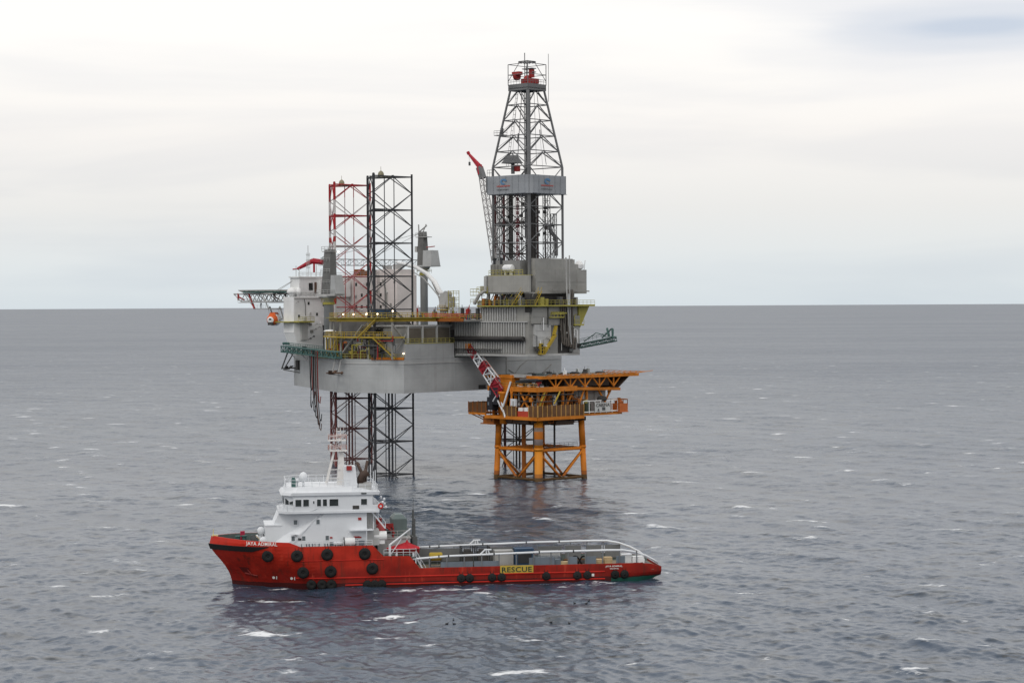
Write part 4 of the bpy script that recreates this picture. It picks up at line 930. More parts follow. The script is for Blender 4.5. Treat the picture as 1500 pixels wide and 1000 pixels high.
# intermediate yellow gallery
m_ = MB()
for a, b in (((10.9, -27.5), (10.9, -31.4)), ((10.9, -31.4), (-7.5, -32.6)), ((-7.5, -32.6), (-20.5, -25.4))): m_.beam((*a, 35.4), (*b, 35.4), .9, .35)
m_.rail([(10.9, -31.4, 35.5), (-7.5, -32.6, 35.5), (-20.5, -25.4, 35.5)], 1.2, 1.6, .07)
for a in np.linspace(-20, -9, 5): m_.beam((a, -32.6 + (-7.5 - a) * .554 + .3, ZD), (a, -32.6 + (-7.5 - a) * .554 + .3, 35.4), .22, .22)
m_.build('gallery', YEL, rig)
m_ = MB(); m_.rail([(11.4, -28, ZD), (-6, -33.8, ZD), (-51.6, -9, ZD)], 1.2, 1.9, .06); m_.beam((-6, -33.9, ZD + .1), (-30, -21, ZD + .1), .3, .5); m_.build('deck_railing', YELG, rig)
m_ = MB(); m_.beam((11.56, -28, 30.15), (3, -31, 30.15), .35, .6); m_.build('orange_ledge', ORG, rig)
stair(rig, (-14, -30, ZD), (-7.6, -32.2, 35.4), .9, YEL, 12); stair(rig, (10.6, -30, 30.2), (5, -32.3, 35.4), .9, YEL, 12); stair(rig, (0, -32.3, 35.5), (6, -31.6, 40.2), .9, YEL, 12)
# louvred engine house behind the bulwark house
m_ = MB(); m_.box(-1, 10.6, -26.2, -10.9, 33.8, 38.0); m_.build('engine_house', GREYW, rig)
for y in (-25.6, -20.6, -15.6):
    m_ = MB(); m_.box(10.6, 10.75, y, y + 4.3, 34.2, 37.6); m_.build('louvre', BROWN if False else paint('louvre_brown', (.115, .10, .08), .5), rig)
    m_ = MB(); m_.box(10.6, 10.95, y - .4, y - .02, 33.9, 38); m_.build('louvre_post', GREY2, rig)
m_ = MB(); m_.box(-2, 10.9, -26.6, -10.6, 38.0, 38.3); m_.build('engine_house_roof', GREY2, rig)
# machinery on the main deck, under the galleries
rr = random.Random(5)
for i in range(64):
    x = rr.uniform(-25, 4); y = -32.5 + max(0, (-7 - x)) * .54 + rr.uniform(2.0, 9)
    if (x + 33) ** 2 + (y + 13) ** 2 < 9: continue
    a, b, h = rr.uniform(.6, 1.6), rr.uniform(.6, 1.5), rr.uniform(1.4, 4.2)
    m_ = MB()
    if i % 3 == 0: m_.lathe([(a * .6, 0), (a * .75, .1), (a * .75, h * .8), (a * .4, h)], (x, y, ZD + .03), n=12)
    elif i % 3 == 1: m_.box(x - a, x + a, y - b, y + b, ZD + .03, ZD + h * .7); m_.box(x - a * .7, x + a * .5, y - b * .6, y + b * .6, ZD + h * .7, ZD + h)
    else: m_.lathe([(.1, -a), (.7, -a * .95), (.7, a * .95), (.1, a)], (x, y, ZD + 1.3), 'x', 10); m_.box(x - a * .6, x + a * .6, y - .5, y + .5, ZD + .03, ZD + .8)
    m_.build(('tank', 'generator', 'compressor')[i % 3], rr.choice((GREY2, SHADE, SHADE, DGREY, DGREY, GREYW, YELG, ORGD, CREAM, BROWN)), rig)
for i in range(40):
    x = rr.uniform(-24, 6); y = -32.3 + max(0, (-7 - x)) * .54 + rr.uniform(.8, 3)
    m_ = MB(); z0 = rr.uniform(31, 36); x1 = x + rr.uniform(2, 8); y1 = y + max(0, -7 - x1) * .54 - max(0, -7 - x) * .54
    m_.tube([(x, y, ZD), (x, y, z0), (x1, y1, z0), (x1, y1, z0 + rr.uniform(-2, 3))], rr.uniform(.1, .22), 6); m_.build('pipe_run', rr.choice((GREY2, YEL, YELG, DGREY, SHADE, REDD, CREAM)), rig)
m_ = MB(); m_.lathe([(.05, 0), (1.5, .15), (1.7, .35), (1.2, .65), (.05, .8)], (-20, -24.2, 36.4), n=16); m_.bar((-20, -24.2, 30), (-20, -24.2, 36.5), .35, 8); m_.build('vent_cowl', CREAM, rig)
# dark backdrop wall behind all this, shade put into its grey
m_ = MB(); m_.box(-27, 2.0, -17.5, -16.6, ZD, 39.2); m_.build('pit_shade_wall', paint('backdrop_shade_grey', (.11, .105, .10), .6, panel=(3, 3)), rig)
# ---- pipe rack deck between legs and the cantilever
m_ = MB(); m_.box(-25, 20, -15.5, 9, 39.2, 39.6); m_.build('pipe_rack_deck', GREYW, rig)
m_ = MB(); m_.beam((-25, -15.7, 39.6), (20.0, -15.7, 39.6), .3, .8); m_.build('pipe_rack_coaming', ORGD, rig)
m_ = MB(); m_.rail([(-25, -15.4, 39.7), (20, -15.4, 39.7), (20, -9.3, 39.7)], 1.2, 1.6, .06); m_.build('pipe_rack_railing', YEL, rig)
for i in range(16):
    y = -14.3 + i * .75; m_ = MB(); L0 = rr.uniform(0, 3)
    m_.bar((2 + L0, y, 40.0 + .5 * (i % 3)), (16 + L0, y, 40.0 + .5 * (i % 3)), .2, 6); m_.build('drill_pipe', rr.choice((SHADE, REDD, ORGD, BROWN)), rig)
for i in range(22):
    x, y = rr.uniform(-4, 19), rr.uniform(-14, -8); h = rr.uniform(1.0, 3.0); a = rr.uniform(.15, .5)
    m_ = MB(); m_.box(x - a, x + a, y - a, y + a, 39.6, 39.6 + h); m_.bar((x, y, 39.6), (x + rr.uniform(-.5, .5), y, 40.4 + h), .08, 5)
    m_.build('deck_fitting', rr.choice((SHADE, REDD, ORGD, YELG, DGREY, GREY2, BLUE)), rig)
# lit work lamps
for X, Y, z in ((-24.6, -15.4, 41.0), (-20.5, -15.5, 41.0), (-11, -15.8, 41.1), (10.2, -30.4, 41.9), (1.5, -31.2, 41.1), (11.2, -27.8, 31.4), (-30.4, -11.8, 57.6), (-15, -15.8, 41.3)):
    m_ = MB(); m_.lathe([(.05, -.2), (.2, -.1), (.2, .1), (.05, .2)], (X, Y, z), n=8); lo = m_.build('work_lamp', LAMP, rig); m_ = MB(); m_.bar((X, Y, z - 1.6), (X, Y, z - .25), .06, 5); m_.build('lamp_post', GREY2, lo)

# ---- accommodation
m_ = MB()
m_.loft([(-52.6, -9.2), (-49.2, -9.2), (-49.2, 9), (-52.6, 9)], ZD, [(-53.5, -11.2), (-49.2, -11.2), (-49.2, 9), (-53.5, 9)], 36)
m_.box(-53.5, -49.2, -11.3, 9, 36.0, 45.8); qn = m_.build('quarters', CREAM, rig)
m_ = MB(); m_.box(-53.5, -30, 9.2, 16.6, ZD, 51.6); m_.box(-39, -30.3, 10, 16.2, 51.6, 53.2); qw = m_.build('quarters', PINK, rig)
for X in (-46.5, -44.2, -42, -39.0, -36.5):
    for z in (38.7, 43.0, 46.2, 49.2):
        if rr.random() < .8:
            m_ = MB(); m_.box(X - .35, X + .35, 9.12, 9.2, z - .45, z + .45); m_.build('window', GLASS, qw)
for Y, z in ((-9.5, 40.5), (-3, 41), (-6, 44), (3, 42.2)):
    m_ = MB(); m_.box(-49.2, -49.13, Y - .3, Y + .3, z - .4, z + .4); m_.build('window', GLASS, qn)
m_ = MB(); m_.box(-49.2, -48.6, -8.5, -7.3, 30.1, 32.3); m_.build('door', SHADE, qn)
m_ = MB(); m_.box(-49.2, -47.2, -11.3, -5.6, 38.8, 39.2); m_.rail([(-47.3, -11.3, 39.2), (-47.3, -5.6, 39.2)], 1.1, 1.4, .05); m_.box(-55.6, -49, -13.0, -11.3, 38.8, 39.1); m_.build('quarters_gallery', YELG, rig)
m_ = MB(); m_.box(-49.2, -48.7, -9, -6.8, 34.0, 38.8); m_.build('stair_tower', GREY2, rig)
m_ = MB(); m_.box(-53.3, -49.5, -9.0, 8.8, 45.8, 51.0); m_.box(-53.5, -49.2, -9.4, 9, 51.0, 51.35); m_.box(-49.5, -48.2, -2.4, 8.6, 45.81, 50.2); rh = m_.build('radio_room', CREAM, rig)
m_ = MB(); m_.box(-49.5, -49.42, -5.6, -4.2, 47.6, 49.6); m_.build('window', GLASS, rh); m_ = MB(); m_.box(-49.5, -49.4, -3.6, -2.8, 46.8, 49.8); m_.build('door', paint('door_brown', (.12, .07, .05), .3), rh)
m_ = MB(); m_.rail([(-49.3, -11.2, 45.8), (-49.3, -2.4, 45.8)], 1.2, 1.5, .05); m_.rail([(-49.4, -9.3, 51.35), (-49.4, 8.8, 51.35)], 1.1, 1.5, .05); m_.rail([(-49.2, 9.2, 51.6), (-30, 9.2, 51.6)], 1.1, 1.5, .05); m_.build('roof_railing', GREY2, rig)
for X, Y, h in ((-52, -8, 3), (-51, -4.5, 8.6), (-53, -6, 2.4), (-51, -1.5, 3.4), (-52, 1, 2), (-51, 4, 4.2)):
    m_ = MB(); m_.bar((X, Y, 51.3), (X, Y, 51.3 + h), .09, 5)
    if h > 5:
        for q in (2.5, 4.5, 6): m_.beam((X - .9, Y, 51.5 + q), (X + .9, Y, 51.5 + q), .1, .12); m_.beam((X, Y - .7, 51.2 + q), (X, Y + .7, 51.2 + q), .1, .12)
        for dx, dy in ((-.4, -.4), (.4, -.4), (.4, .4), (-.4, .4)): m_.bar((X + dx, Y + dy, 51.35), (X + dx * .6, Y + dy * .6, 58), .05, 4)
    m_.build('aerial_mast', GREY2, rig)
for X, Y, r_ in ((-51.2, -10.2, 1.4), (-49.9, -8.9, .8)):
    m_ = MB(); m_.lathe([(.4, 0), (.5, .4), (r_, 1.0), (r_ * 1.02, 1.5), (r_ * .75, 2.2), (r_ * .1, 2.6)], (X, Y, 45.8), n=14); smooth(m_.build('satellite_dome', CREAM, rig))
m_ = MB(); m_.box(-47.5, -45.4, 9.4, 11.4, 51.6, 53.4); m_.box(-44.5, -43, 9.4, 11, 51.6, 53); m_.build('winch_unit', ORGD, rig)
for X, h in ((-41.5, 1.6), (-37, 1.0), (-33, 1.4)):
    m_ = MB(); m_.box(X, X + 1.6, 10.5, 12.5, 51.6 if X < -39 else 53.2, (51.6 if X < -39 else 53.2) + h); m_.build('roof_unit', GREY2, rig)
m_ = MB()
for z in (45.4,): m_.box(-49.2, -48.9, -11.2, 8.8, z, z + .12)
m_.build('wall_band', GREY2, qn)
# ---- helideck over the bow
hx, hy, hr = -63.6, -5.5, 9.6
oct_ = [(hx + hr * math.cos(R(22.5 + 45 * i)), hy + hr * math.sin(R(22.5 + 45 * i))) for i in range(8)]
oct2 = [(hx + (hr + 1.2) * math.cos(R(22.5 + 45 * i)), hy + (hr + 1.2) * math.sin(R(22.5 + 45 * i))) for i in range(8)]
m_ = MB(); m_.prism(oct_, 47.0, 47.5); hd = m_.build('helideck', TEAL, rig)
m_ = MB()
for i in range(8):
    a, b, c, d = oct_[i], oct_[(i + 1) % 8], oct2[(i + 1) % 8], oct2[i]
    m_.bar((*d, 47.7), (*c, 47.7), .1, 5)
    for f in (0, .25, .5, .75): m_.bar((a[0] + (b[0] - a[0]) * f, a[1] + (b[1] - a[1]) * f, 47.2), (d[0] + (c[0] - d[0]) * f, d[1] + (c[1] - d[1]) * f, 47.7), .07, 4)
    m_.bar(((a[0] + d[0]) / 2, (a[1] + d[1]) / 2, 47.45), ((b[0] + c[0]) / 2, (b[1] + c[1]) / 2, 47.45), .05, 4)
m_.build('safety_net', GREYW, hd)
m_ = MB()
for yy in (-13.5, -9.2, -4.8, -.5):
    m_.bar((hx - 8.5, yy, 46.7), (-55.5, yy, 46.7), .2); m_.bar((hx - 5.5, yy, 44.6), (-56, yy, 44.6), .16)
    for k in range(5):
        x = hx - 5.5 + k * 3.4; m_.bar((x, yy, 44.6), (x + 1.7, yy, 46.7), .12); m_.bar((x + 1.7, yy, 46.7), (x + 3.4, yy, 44.6), .12)
    m_.bar((hx - 8.5, yy, 46.7), (hx - 5.5, yy, 44.6), .14)
for x in (hx - 8, hx - 4, hx, hx + 4): m_.bar((x, -14, 46.7), (x, 0, 46.7), .18)
m_.build('helideck_truss', GREY2, hd)
m_ = MB()
for y in (-13.5, -.5): m_.bar((hx - 2.0, y, 46.7), (hx + .4, y, 42.6), .32); m_.bar((hx - 6.6, y, 46.9), (hx - 6.6, y, 45.0), .3); m_.bar((hx - 6.6, y, 46), (hx - 4, y, 45), .2)
m_.build('helideck_strut', REDD, hd)
m_ = MB(); m_.box(hx - 6, -56.2, -14, 0, 44.2, 44.35); m_.rail([(hx - 6.2, -14, 44.3), (hx + 3, -14, 44.3)], 1.1, 1.3, .05); m_.build('helideck_gangway', GREY2, hd)
m_ = MB(); m_.box(hx + .4, -56.2, -13.6, -9.5, 42.4, 42.62); m_.rail([(hx + .4, -13.6, 42.6), (-57, -13.6, 42.6)], 1.1, 1.3, .05); m_.bar((hx - 1.2, -13.6, 44.3), (hx + .6, -13.6, 42.5), .14); m_.bar((-59.4, -13.6, 46.4), (-57.2, -13.6, 42.6), .16); m_.build('lower_gangway', GREY2, hd)
m_ = MB(); m_.bar((-58, -10, 47.6), (-49.8, -8.5, 51.4), .08, 5); m_.bar((-57, -10, 47.6), (-49.8, -8, 51.6), .06, 5); m_.build('access_ladder', GREY2, hd)

# ---- cranes
def crane(cx, cy, zb, zt, rp, name_mats, boom_to, red_from=.78, ztur=8.0, cabdir=1):
    pm = MB(); pm.lathe([(rp, zb), (rp, zt), (rp * 1.5, zt + .5), (rp * 1.7, zt + .9)], (cx, cy, 0), n=16)
    c = smooth(pm.build('crane', GREY, rig))
    for p in c.data.polygons: p.use_smooth = len(p.vertices) == 4
    m_ = MB(); m_.lathe([(rp * 1.25, -.2), (rp * 1.25, .5)], (cx, cy, zt - 1.2), n=14); m_.rail([(cx + 2.1 * math.cos(k), cy + 2.1 * math.sin(k), zt - .8) for k in np.linspace(0, 5.2, 7)], 1.0, 2, .05, closed=True); m_.build('crane_platform', YELG, c)
    return c
c1 = crane(-33, -13, ZD, 45.0, 1.3, None, None)
m_ = MB(); m_.prism([(-35.9, -14.8), (-28.6, -14.8), (-28.6, -11.2), (-35.9, -11.2)], 45.9, 46.4); m_.rail([(-35.9, -14.8, 46.4), (-28.6, -14.8, 46.4)], 1.1, 1.4, .05); m_.build('machine_deck', GREY2, c1)
m_ = MB(); m_.loft([(-30.6, -14.6), (-28.2, -14.6), (-28.2, -11.4), (-30.6, -11.4)], 46.4, [(-30.6, -14.4), (-29.2, -14.4), (-29.2, -11.6), (-30.6, -11.6)], 51.4); m_.build('crane_cab', GREY, c1)
m_ = MB(); m_.loft([(-34.6, -14.3), (-31.0, -14.3), (-31.0, -11.7), (-34.6, -11.7)], 46.4, [(-33.6, -13.9), (-31.1, -13.9), (-31.1, -12.1), (-33.6, -12.1)], 58.2); m_.build('crane_tower', paint('mid_dark_grey', (.15, .15, .145), .6), c1)
m_ = MB()
for z in (49, 52, 55): m_.rail([(-34.5, -14.4, z), (-30.9, -14.4, z)], 1.0, 1.1, .06)
m_.box(-34.2, -30.8, -14.2, -11.8, 57.6, 57.8); m_.rail([(-34.4, -14.2, 57.8), (-30.6, -14.2, 57.8)], 1.2, 1.1, .06); m_.bar((-33, -13, 58), (-32.4, -13, 60), .12); m_.box(-35.6, -33.6, -14.5, -13.5, 54, 54.2); m_.build('tower_ladder', GREY2, c1)
m_ = MB(); m_.bar((-33, -12.6, 57.5), (-44, -6, 56.2), .07, 4); m_.bar((-33, -13.4, 57.5), (-43, -8, 54.8), .07, 4); m_.build('crane_rope', DGREY, c1)
# far side crane: tower, cab, long level boom laid over the quarters roof with a red jib
c2 = crane(-29.5, 19.0, ZD, 53.0, 1.05, None, None)
m_ = MB(); m_.prism([(-33, 17.2), (-24.8, 17.2), (-24.8, 20.8), (-33, 20.8)], 53.9, 54.3); m_.loft([(-28.3, 17.3), (-24.8, 17.3), (-24.8, 20.7), (-28.3, 20.7)], 54.3, [(-28.3, 17.5), (-25.4, 17.5), (-25.4, 20.5), (-28.3, 20.5)], 58.4); m_.build('crane_cab', GREY, c2)
m_ = MB(); m_.loft([(-31.2, 18), (-28.4, 18), (-28.4, 20), (-31.2, 20)], 54.3, [(-31, 18.3), (-29, 18.3), (-29, 19.7), (-31, 19.7)], 63.6); m_.build('crane_tower', paint('mid_dark_grey', (.15, .15, .145), .6), c2)
m_ = MB(); m_.box(-31.6, -27.4, 17.9, 20.1, 62.0, 62.2); m_.rail([(-31.6, 17.9, 62.2), (-27.2, 17.9, 62.2)], 1.1, 1.1, .05); m_.bar((-30.5, 18.3, 63.6), (-27.6, 18.3, 65.2), .2); m_.bar((-29, 18.3, 63.6), (-27.8, 18.3, 65.6), .16); m_.bar((-30.7, 18.4, 61), (-30.9, 18.4, 65.6), .2); m_.box(-32, -31.2, 17.9, 20, 58.0, 59.6); m_.build('tower_ladder', GREY2, c2)
m_ = MB(); m_.bar((-27, 17.6, 59.2), (-23.6, 17.4, 59.4), .14); m_.build('warning_boom', REDD, c2)
bt = Vector((-58.4, 3.6, 55.6)); b0 = Vector((-32.0, 18.6, 55.0)); bm_ = b0.lerp(bt, .90)
m_ = MB(); m_.truss(b0, bm_, 1.6, 1.7, 14, .10, .06); bo = m_.build('crane_boom', STEEL, c2)
m_ = MB(); m_.bar(bm_, bt + Vector((0, 0, .3)), .75, 6, .85); m_.bar(bt + Vector((0, 0, .3)), bt + Vector((-3.4, -2.6, -1.9)), .8, 6, .45); m_.bar(bt + Vector((-3.4, -2.6, -1.9)), bt + Vector((-4.6, -3.4, -2.0)), .2, 6); m_.bar(bt + Vector((.6, 0, -.4)), bt + Vector((.6, 0, -2.9)), .32); m_.build('crane_jib', paint('jib_red', (.36, .015, .03), .3), c2)
m_ = MB(); m_.bar((-30, 19, 63.4), tuple(bm_ + Vector((0, 0, .9))), .05, 4); m_.bar((-30, 18.5, 63.4), tuple(b0.lerp(bt, .45) + Vector((0, 0, .9))), .05, 4); m_.build('crane_rope', DGREY, c2)
# crane beyond the drill floor, boom leaning up to the left with a bent red jib
c3 = crane(2.5, 20, ZD, 48.0, 1.2, None, None)
m_ = MB(); m_.box(.5, 5, 18.2, 21.8, 48.9, 53); m_.build('crane_cab', GREY, c3)
p0 = Vector((-1.2, 19, 52)); p1 = Vector((-7.6, 20, 77.4)); p2 = Vector((-8.9, 20, 80.4)); p3 = Vector((-12.9, 20, 84.2))
m_ = MB(); m_.truss(p0, p1, 1.7, 1.7, 13, .15, .08, taper=.8); m_.build('crane_boom', paint('pale_steel', (.33, .32, .32), .4), c3)
m_ = MB(); m_.beam(p1, p2, 1.4, 1.5); m_.build('boom_head', STEEL, c3)
m_ = MB(); m_.bar(p2 + Vector((.4, 0, -2)), p2 + Vector((0, 0, .6)), .85, 6, .8); m_.bar(p2 + Vector((0, 0, .2)), p3, .75, 6, .35); m_.bar(p3, p3 + Vector((-.3, 0, .5)), .5, 6); m_.build('crane_jib', paint('jib_red', (.36, .015, .03), .3), c3)
m_ = MB(); m_.bar(p3, p3 + Vector((.3, 0, -2.2)), .04, 4); m_.box(p3.x + .1, p3.x + .5, 19.8, 20.2, p3.z - 3.2, p3.z - 2.2); m_.build('crane_hook', DGREY, c3)
m_ = MB(); m_.bar(p1, (3, 20, 66), .06, 4); m_.bar((3, 20, 53), (3, 20, 66), .25); m_.build('crane_rope', DGREY, c3)
# knuckle boom on its pedestal at the deck edge
m_ = MB(); m_.lathe([(1.15, ZD), (1.15, 42.6), (1.4, 42.8)], (8.2, -10.5, 0), n=16); kc = m_.build('knuckle_crane', GREY2, rig)
m_ = MB(); m_.lathe([(1.9, 42.0), (1.9, 42.2)], (8.2, -10.5, 0), n=14); m_.rail([(8.2 + 1.9 * math.cos(k), -10.5 + 1.9 * math.sin(k), 42.2) for k in np.linspace(0, 5.2, 7)], 1.0, 2, .06, closed=True); m_.build('crane_platform', YEL, kc)
m_ = MB(); m_.loft([(7.2, -11.6), (9.3, -11.6), (9.3, -9.4), (7.2, -9.4)], 42.8, [(7.4, -11.2), (9.6, -11.2), (9.6, -9.8), (7.4, -9.8)], 46.4); m_.lathe([(.9, -.8), (.9, .8)], (9.3, -10.5, 46.0), 'y', 10); m_.box(9.4, 11.2, -11.4, -9.6, 42.8, 45.4); m_.build('crane_cab', GREY2, kc)
m_ = MB(); m_.tube([(7.8, -10.5, 45.6), (6.3, -10.5, 47.0), (4.8, -10.6, 49.2), (2.0, -10.8, 51.4), (-1.6, -11, 53.0), (-6.2, -11.3, 54.0), (-8.5, -11.4, 54.4)], [.62, .62, .6, .55, .5, .42, .3], 10); smooth(m_.build('crane_boom', CREAM, kc))
m_ = MB(); m_.tube([(7.2, -11, 43), (6.8, -11.1, 45.5), (4.5, -11.2, 47.6), (1.5, -11.4, 50.2), (-2, -11.5, 51.8)], .16, 6); m_.tube([(6.8, -10.2, 43), (6.2, -10.2, 44.8), (5.2, -10.2, 46.6), (3.6, -10.4, 49.4)], .22, 6); m_.build('crane_hose', GREY2, kc)
m_ = MB()
for z in (42.4, 44, 45.6): m_.rail([(10.6, -11.5, z), (12.4, -11.5, z), (12.4, -9.5, z)], 1.2, 1, .06)
for x, y in ((10.6, -11.5), (12.4, -11.5), (12.4, -9.5)): m_.bar((x, y, 39.6), (x, y, 47), .09, 5)
m_.build('ladder_cage', YELG, rig)
# ---- cantilever: ribbed side walls
cant = MB(); cant.box(4, 35.9, -9, 9, 30.9, 39.2); cant.box(19.9, 35.9, -8.9, 8.9, 39.2, 43.0); cb_ = cant.build('cantilever', GREYW, rig)
m_ = MB()
for x in np.arange(10.6, 35.2, .85): m_.box(x, x + .28, -9.35, -9, 31.4, 39.0)
for x in np.arange(20.3, 32.0, .85): m_.box(x, x + .3, -9.25, -8.9, 39.3, 42.6)
m_.build('wall_rib', GREY2, cb_)
m_ = MB(); m_.box(9.8, 36.0, -9.55, -8.95, 30.6, 31.1); m_.box(9.8, 35.6, -9.5, -9, 38.95, 39.25); m_.beam((36.1, -9.3, 30.9), (36.1, 9.3, 30.9), .5, .55); m_.build('bottom_flange', GREY2, cb_)
m_ = MB(); m_.box(9.0, 35.0, -9.9, -9.36, 34.2, 35.3); m_.lathe([(.55, 0), (.55, 26)], (9, -10.0, 35.0), 'x', 10); m_.box(9.6, 27, -10.2, -9.4, 32.2, 32.35); m_.rail([(9.8, -10.2, 30.7), (20, -10.2, 30.7)], 1.2, 1.5, .05); m_.box(7.8, 10.2, -10.2, -9.0, 34, 37); m_.build('side_duct', SHADE, cb_)
# end panels facing the platform
for Y0, Y1, z0, z1, mt in ((-8.4, -3, 38.6, 42.6, GREYW), (-7.6, -1.6, 33.0, 38.4, GREY2), (-2.4, 2.4, 38.2, 42.8, GREYW), (6.6, 9.1, 31.2, 38.0, GREY2), (6.8, 9.2, 38.2, 40.5, GREYW)):
    m_ = MB(); m_.box(35.9, 36.5, Y0, Y1, z0, z1); m_.box(36.5, 36.58, Y0 + .5, Y1 - .4, z0 + (z1 - z0) * .42, z0 + (z1 - z0) * .46); m_.box(36.5, 36.58, Y0 + .5, Y1 - .4, z0 + (z1 - z0) * .72, z0 + (z1 - z0) * .76); m_.build('end_panel', mt, cb_)
m_ = MB(); m_.box(35.9, 36.12, 1.6, 6.6, 31.2, 42.9); m_.build('end_recess_shade', SHADE, cb_)  # dark slab stands for the recess, its shade put into the colour
m_ = MB()
for Y in (1.8, 2.6, 3.3, 4.3, 5.3, 6.0): m_.tube([(36.9, Y, 47 if Y > 4 else 44.4), (36.8, Y, 38), (36.9, Y + .3, 34.2 - .25 * Y), (36.9, Y + .8, 33.6 - .25 * Y), (36.9, Y + 1.2, 35)], .22, 7)
m_.build('drape_hose', paint('hose_grey_brown', (.12, .105, .09), .5), cb_)
m_ = MB(); m_.tube([(36.9, 3.6, 55), (37.0, 3.7, 47), (37.1, 4.4, 38), (37, 5.4, 33.4)], .2, 7); m_.tube([(36.9, 4.9, 55.5), (37.0, 4.9, 40), (37, 5.3, 34)], .16, 7); m_.build('riser_pipe', GREY2, cb_)
# yellow galleries on the cantilever
m_ = MB(); m_.box(19.5, 36.6, -10.4, -8.95, 43.0, 43.15); m_.box(35.9, 37.8, -10.4, 9.8, 43.0, 43.15); m_.box(34, 37.8, 9.0, 13.4, 43.0, 43.3); m_.beam((19.6, -10.4, 43.0), (37.8, -10.4, 43.0), .2, .3); m_.beam((37.8, -10.4, 43.0), (37.8, 13.4, 43.0), .2, .35)
m_.rail([(19.6, -10.4, 43.15), (37.8, -10.4, 43.15), (37.8, 13.4, 43.15)], 1.2, 1.5, .05); m_.build('cantilever_gallery', YELG, cb_)
m_ = MB()
m_.add([(36.2, 9.1, 42.9), (36.2, 13.2, 42.9), (36.2, 9.1, 36.8), (34.8, 9.1, 42.9), (34.8, 13.2, 42.9), (34.8, 9.1, 36.8)], [(0, 1, 2), (3, 4, 5), (0, 1, 4, 3), (1, 2, 5, 4), (0, 2, 5, 3)]); m_.box(35.9, 37.2, 6.4, 10.0, 38.0, 38.4); m_.rail([(37.2, 6.4, 38.4), (37.2, 10.0, 38.4)], 1.1, 1.2, .06); m_.build('corner_bracket', YELG, cb_)
m_ = MB(); m_.box(35.9, 37.4, -6.2, -4.6, 31.0, 31.3); m_.beam((36.9, -4.8, 31.3), (36.9, -.6, 35.8), 1.0, .5); m_.rail([(37.4, -6.2, 31.3), (37.4, -4.6, 31.3)], 1.5, .8, .08); m_.beam((36.9, -1.0, 35.8), (36.9, -.2, 38.0), .9, .4); m_.box(36.2, 36.9, -6.0, -4.9, 31.3, 33.8); m_.build('end_stair', YEL, cb_)
m_ = MB(); m_.box(36.9, 37.0, -5.5, -5.0, 31.4, 33.5); m_.build('end_door', DARK, cb_)
m_ = MB(); m_.box(37.0, 37.3, -2.0, 3.5, 41.0, 41.3); m_.rail([(37.3, -2.5, 40.2), (37.3, 2.4, 40.2)], 1.2, 1.2, .08); m_.box(36.5, 37.4, -2.6, 2.4, 40.0, 40.25); m_.build('end_walkway', YELG, cb_)
# burner boom out to the right and one stowed along the near side
m_ = MB(); m_.truss((36.0, 9.4, 32.8), (48.2, 9.0, 34.7), 1.2, .9, 9, .17, .1); m_.rail([(36.5, 9.1, 33.6), (46.5, 9.0, 35.4)], 1.0, 1.4, .05); m_.box(45.4, 48.0, 8.2, 9.8, 35.2, 35.4); m_.bar((46.2, 9, 35.4), (45.6, 9, 37.4), .3); m_.bar((47.4, 9, 35.2), (47.3, 9, 37.4), .25); m_.bar((47.9, 8.6, 35.2), (48.0, 8.6, 37.2), .16); m_.bar((44, 9, 35), (47, 9, 37.2), .2); m_.tube([(38, 9, 34), (42, 9, 36.2), (45, 9, 35.6)], .12, 6); m_.build('burner_boom', paint('grey_green', (.065, .125, .115), .5), rig)
e0, e1 = Vector((-52.5, -12.2, 31.6)), Vector((-3.5, -36.0, 31.0))
m_ = MB(); m_.truss(e0, e1, 1.5, 1.5, 22, .2, .12); m_.beam(e0 + Vector((0, 0, -.5)), e1 + Vector((0, 0, -.5)), 1.3, .12); m_.rail([tuple(e0 + Vector((0, 0, .7))), tuple(e0.lerp(e1, .75) + Vector((0, 0, .7)))], 1.1, 1.8, .06); m_.lathe([(.35, -1.2), (.35, 1.2)], tuple(e0 + Vector((1, 0, 1.5))), 'x', 8); m_.build('burner_boom', TEAL, rig, 'boom stowed along the hull side')
for f, L_ in ((.08, 2), (.3, 2), (.55, 2.2), (.8, 2.0)):
    p = e0.lerp(e1, f); m_ = MB(); m_.beam(p + Vector((.2, .5, -.8)), p + Vector((1.2, 2.4, -.9)), .3, .3); m_.bar(p + Vector((.2, .5, -.8)), p + Vector((1.2, 2.6, -3.2)), .14); m_.build('boom_bracket', GREY2, rig)
# anchor racks
for X, off in ((-46.5, 0), (-4.8, 0)):
    y = -9 - (X + 52) * .5435; m_ = MB()
    if X < -40:
        m_.bar((X - 3, y - 1.2, 31.0), (X - 4.6, y - 2.2, 26.2), .22); m_.bar((X - 1, y - .6, 31.0), (X - 4.0, y - 2.0, 26.0), .18); m_.bar((X + 3, y, 25.0), (X - 4, y - 2.0, 26.0), .14)
    else:
        m_.bar((X - 1, y - .2, 30.5), (X - 1.6, y - 1.0, 26.4), .2); m_.bar((X + 1, y - .2, 30.5), (X + 1, y - 1.2, 26.4), .2); m_.bar((X - 2.4, y - .6, 26.2), (X + 3.2, y - 1.2, 26.1), .16)
    m_.build('anchor_rack', DGREY if X < -40 else GREY2, rig)
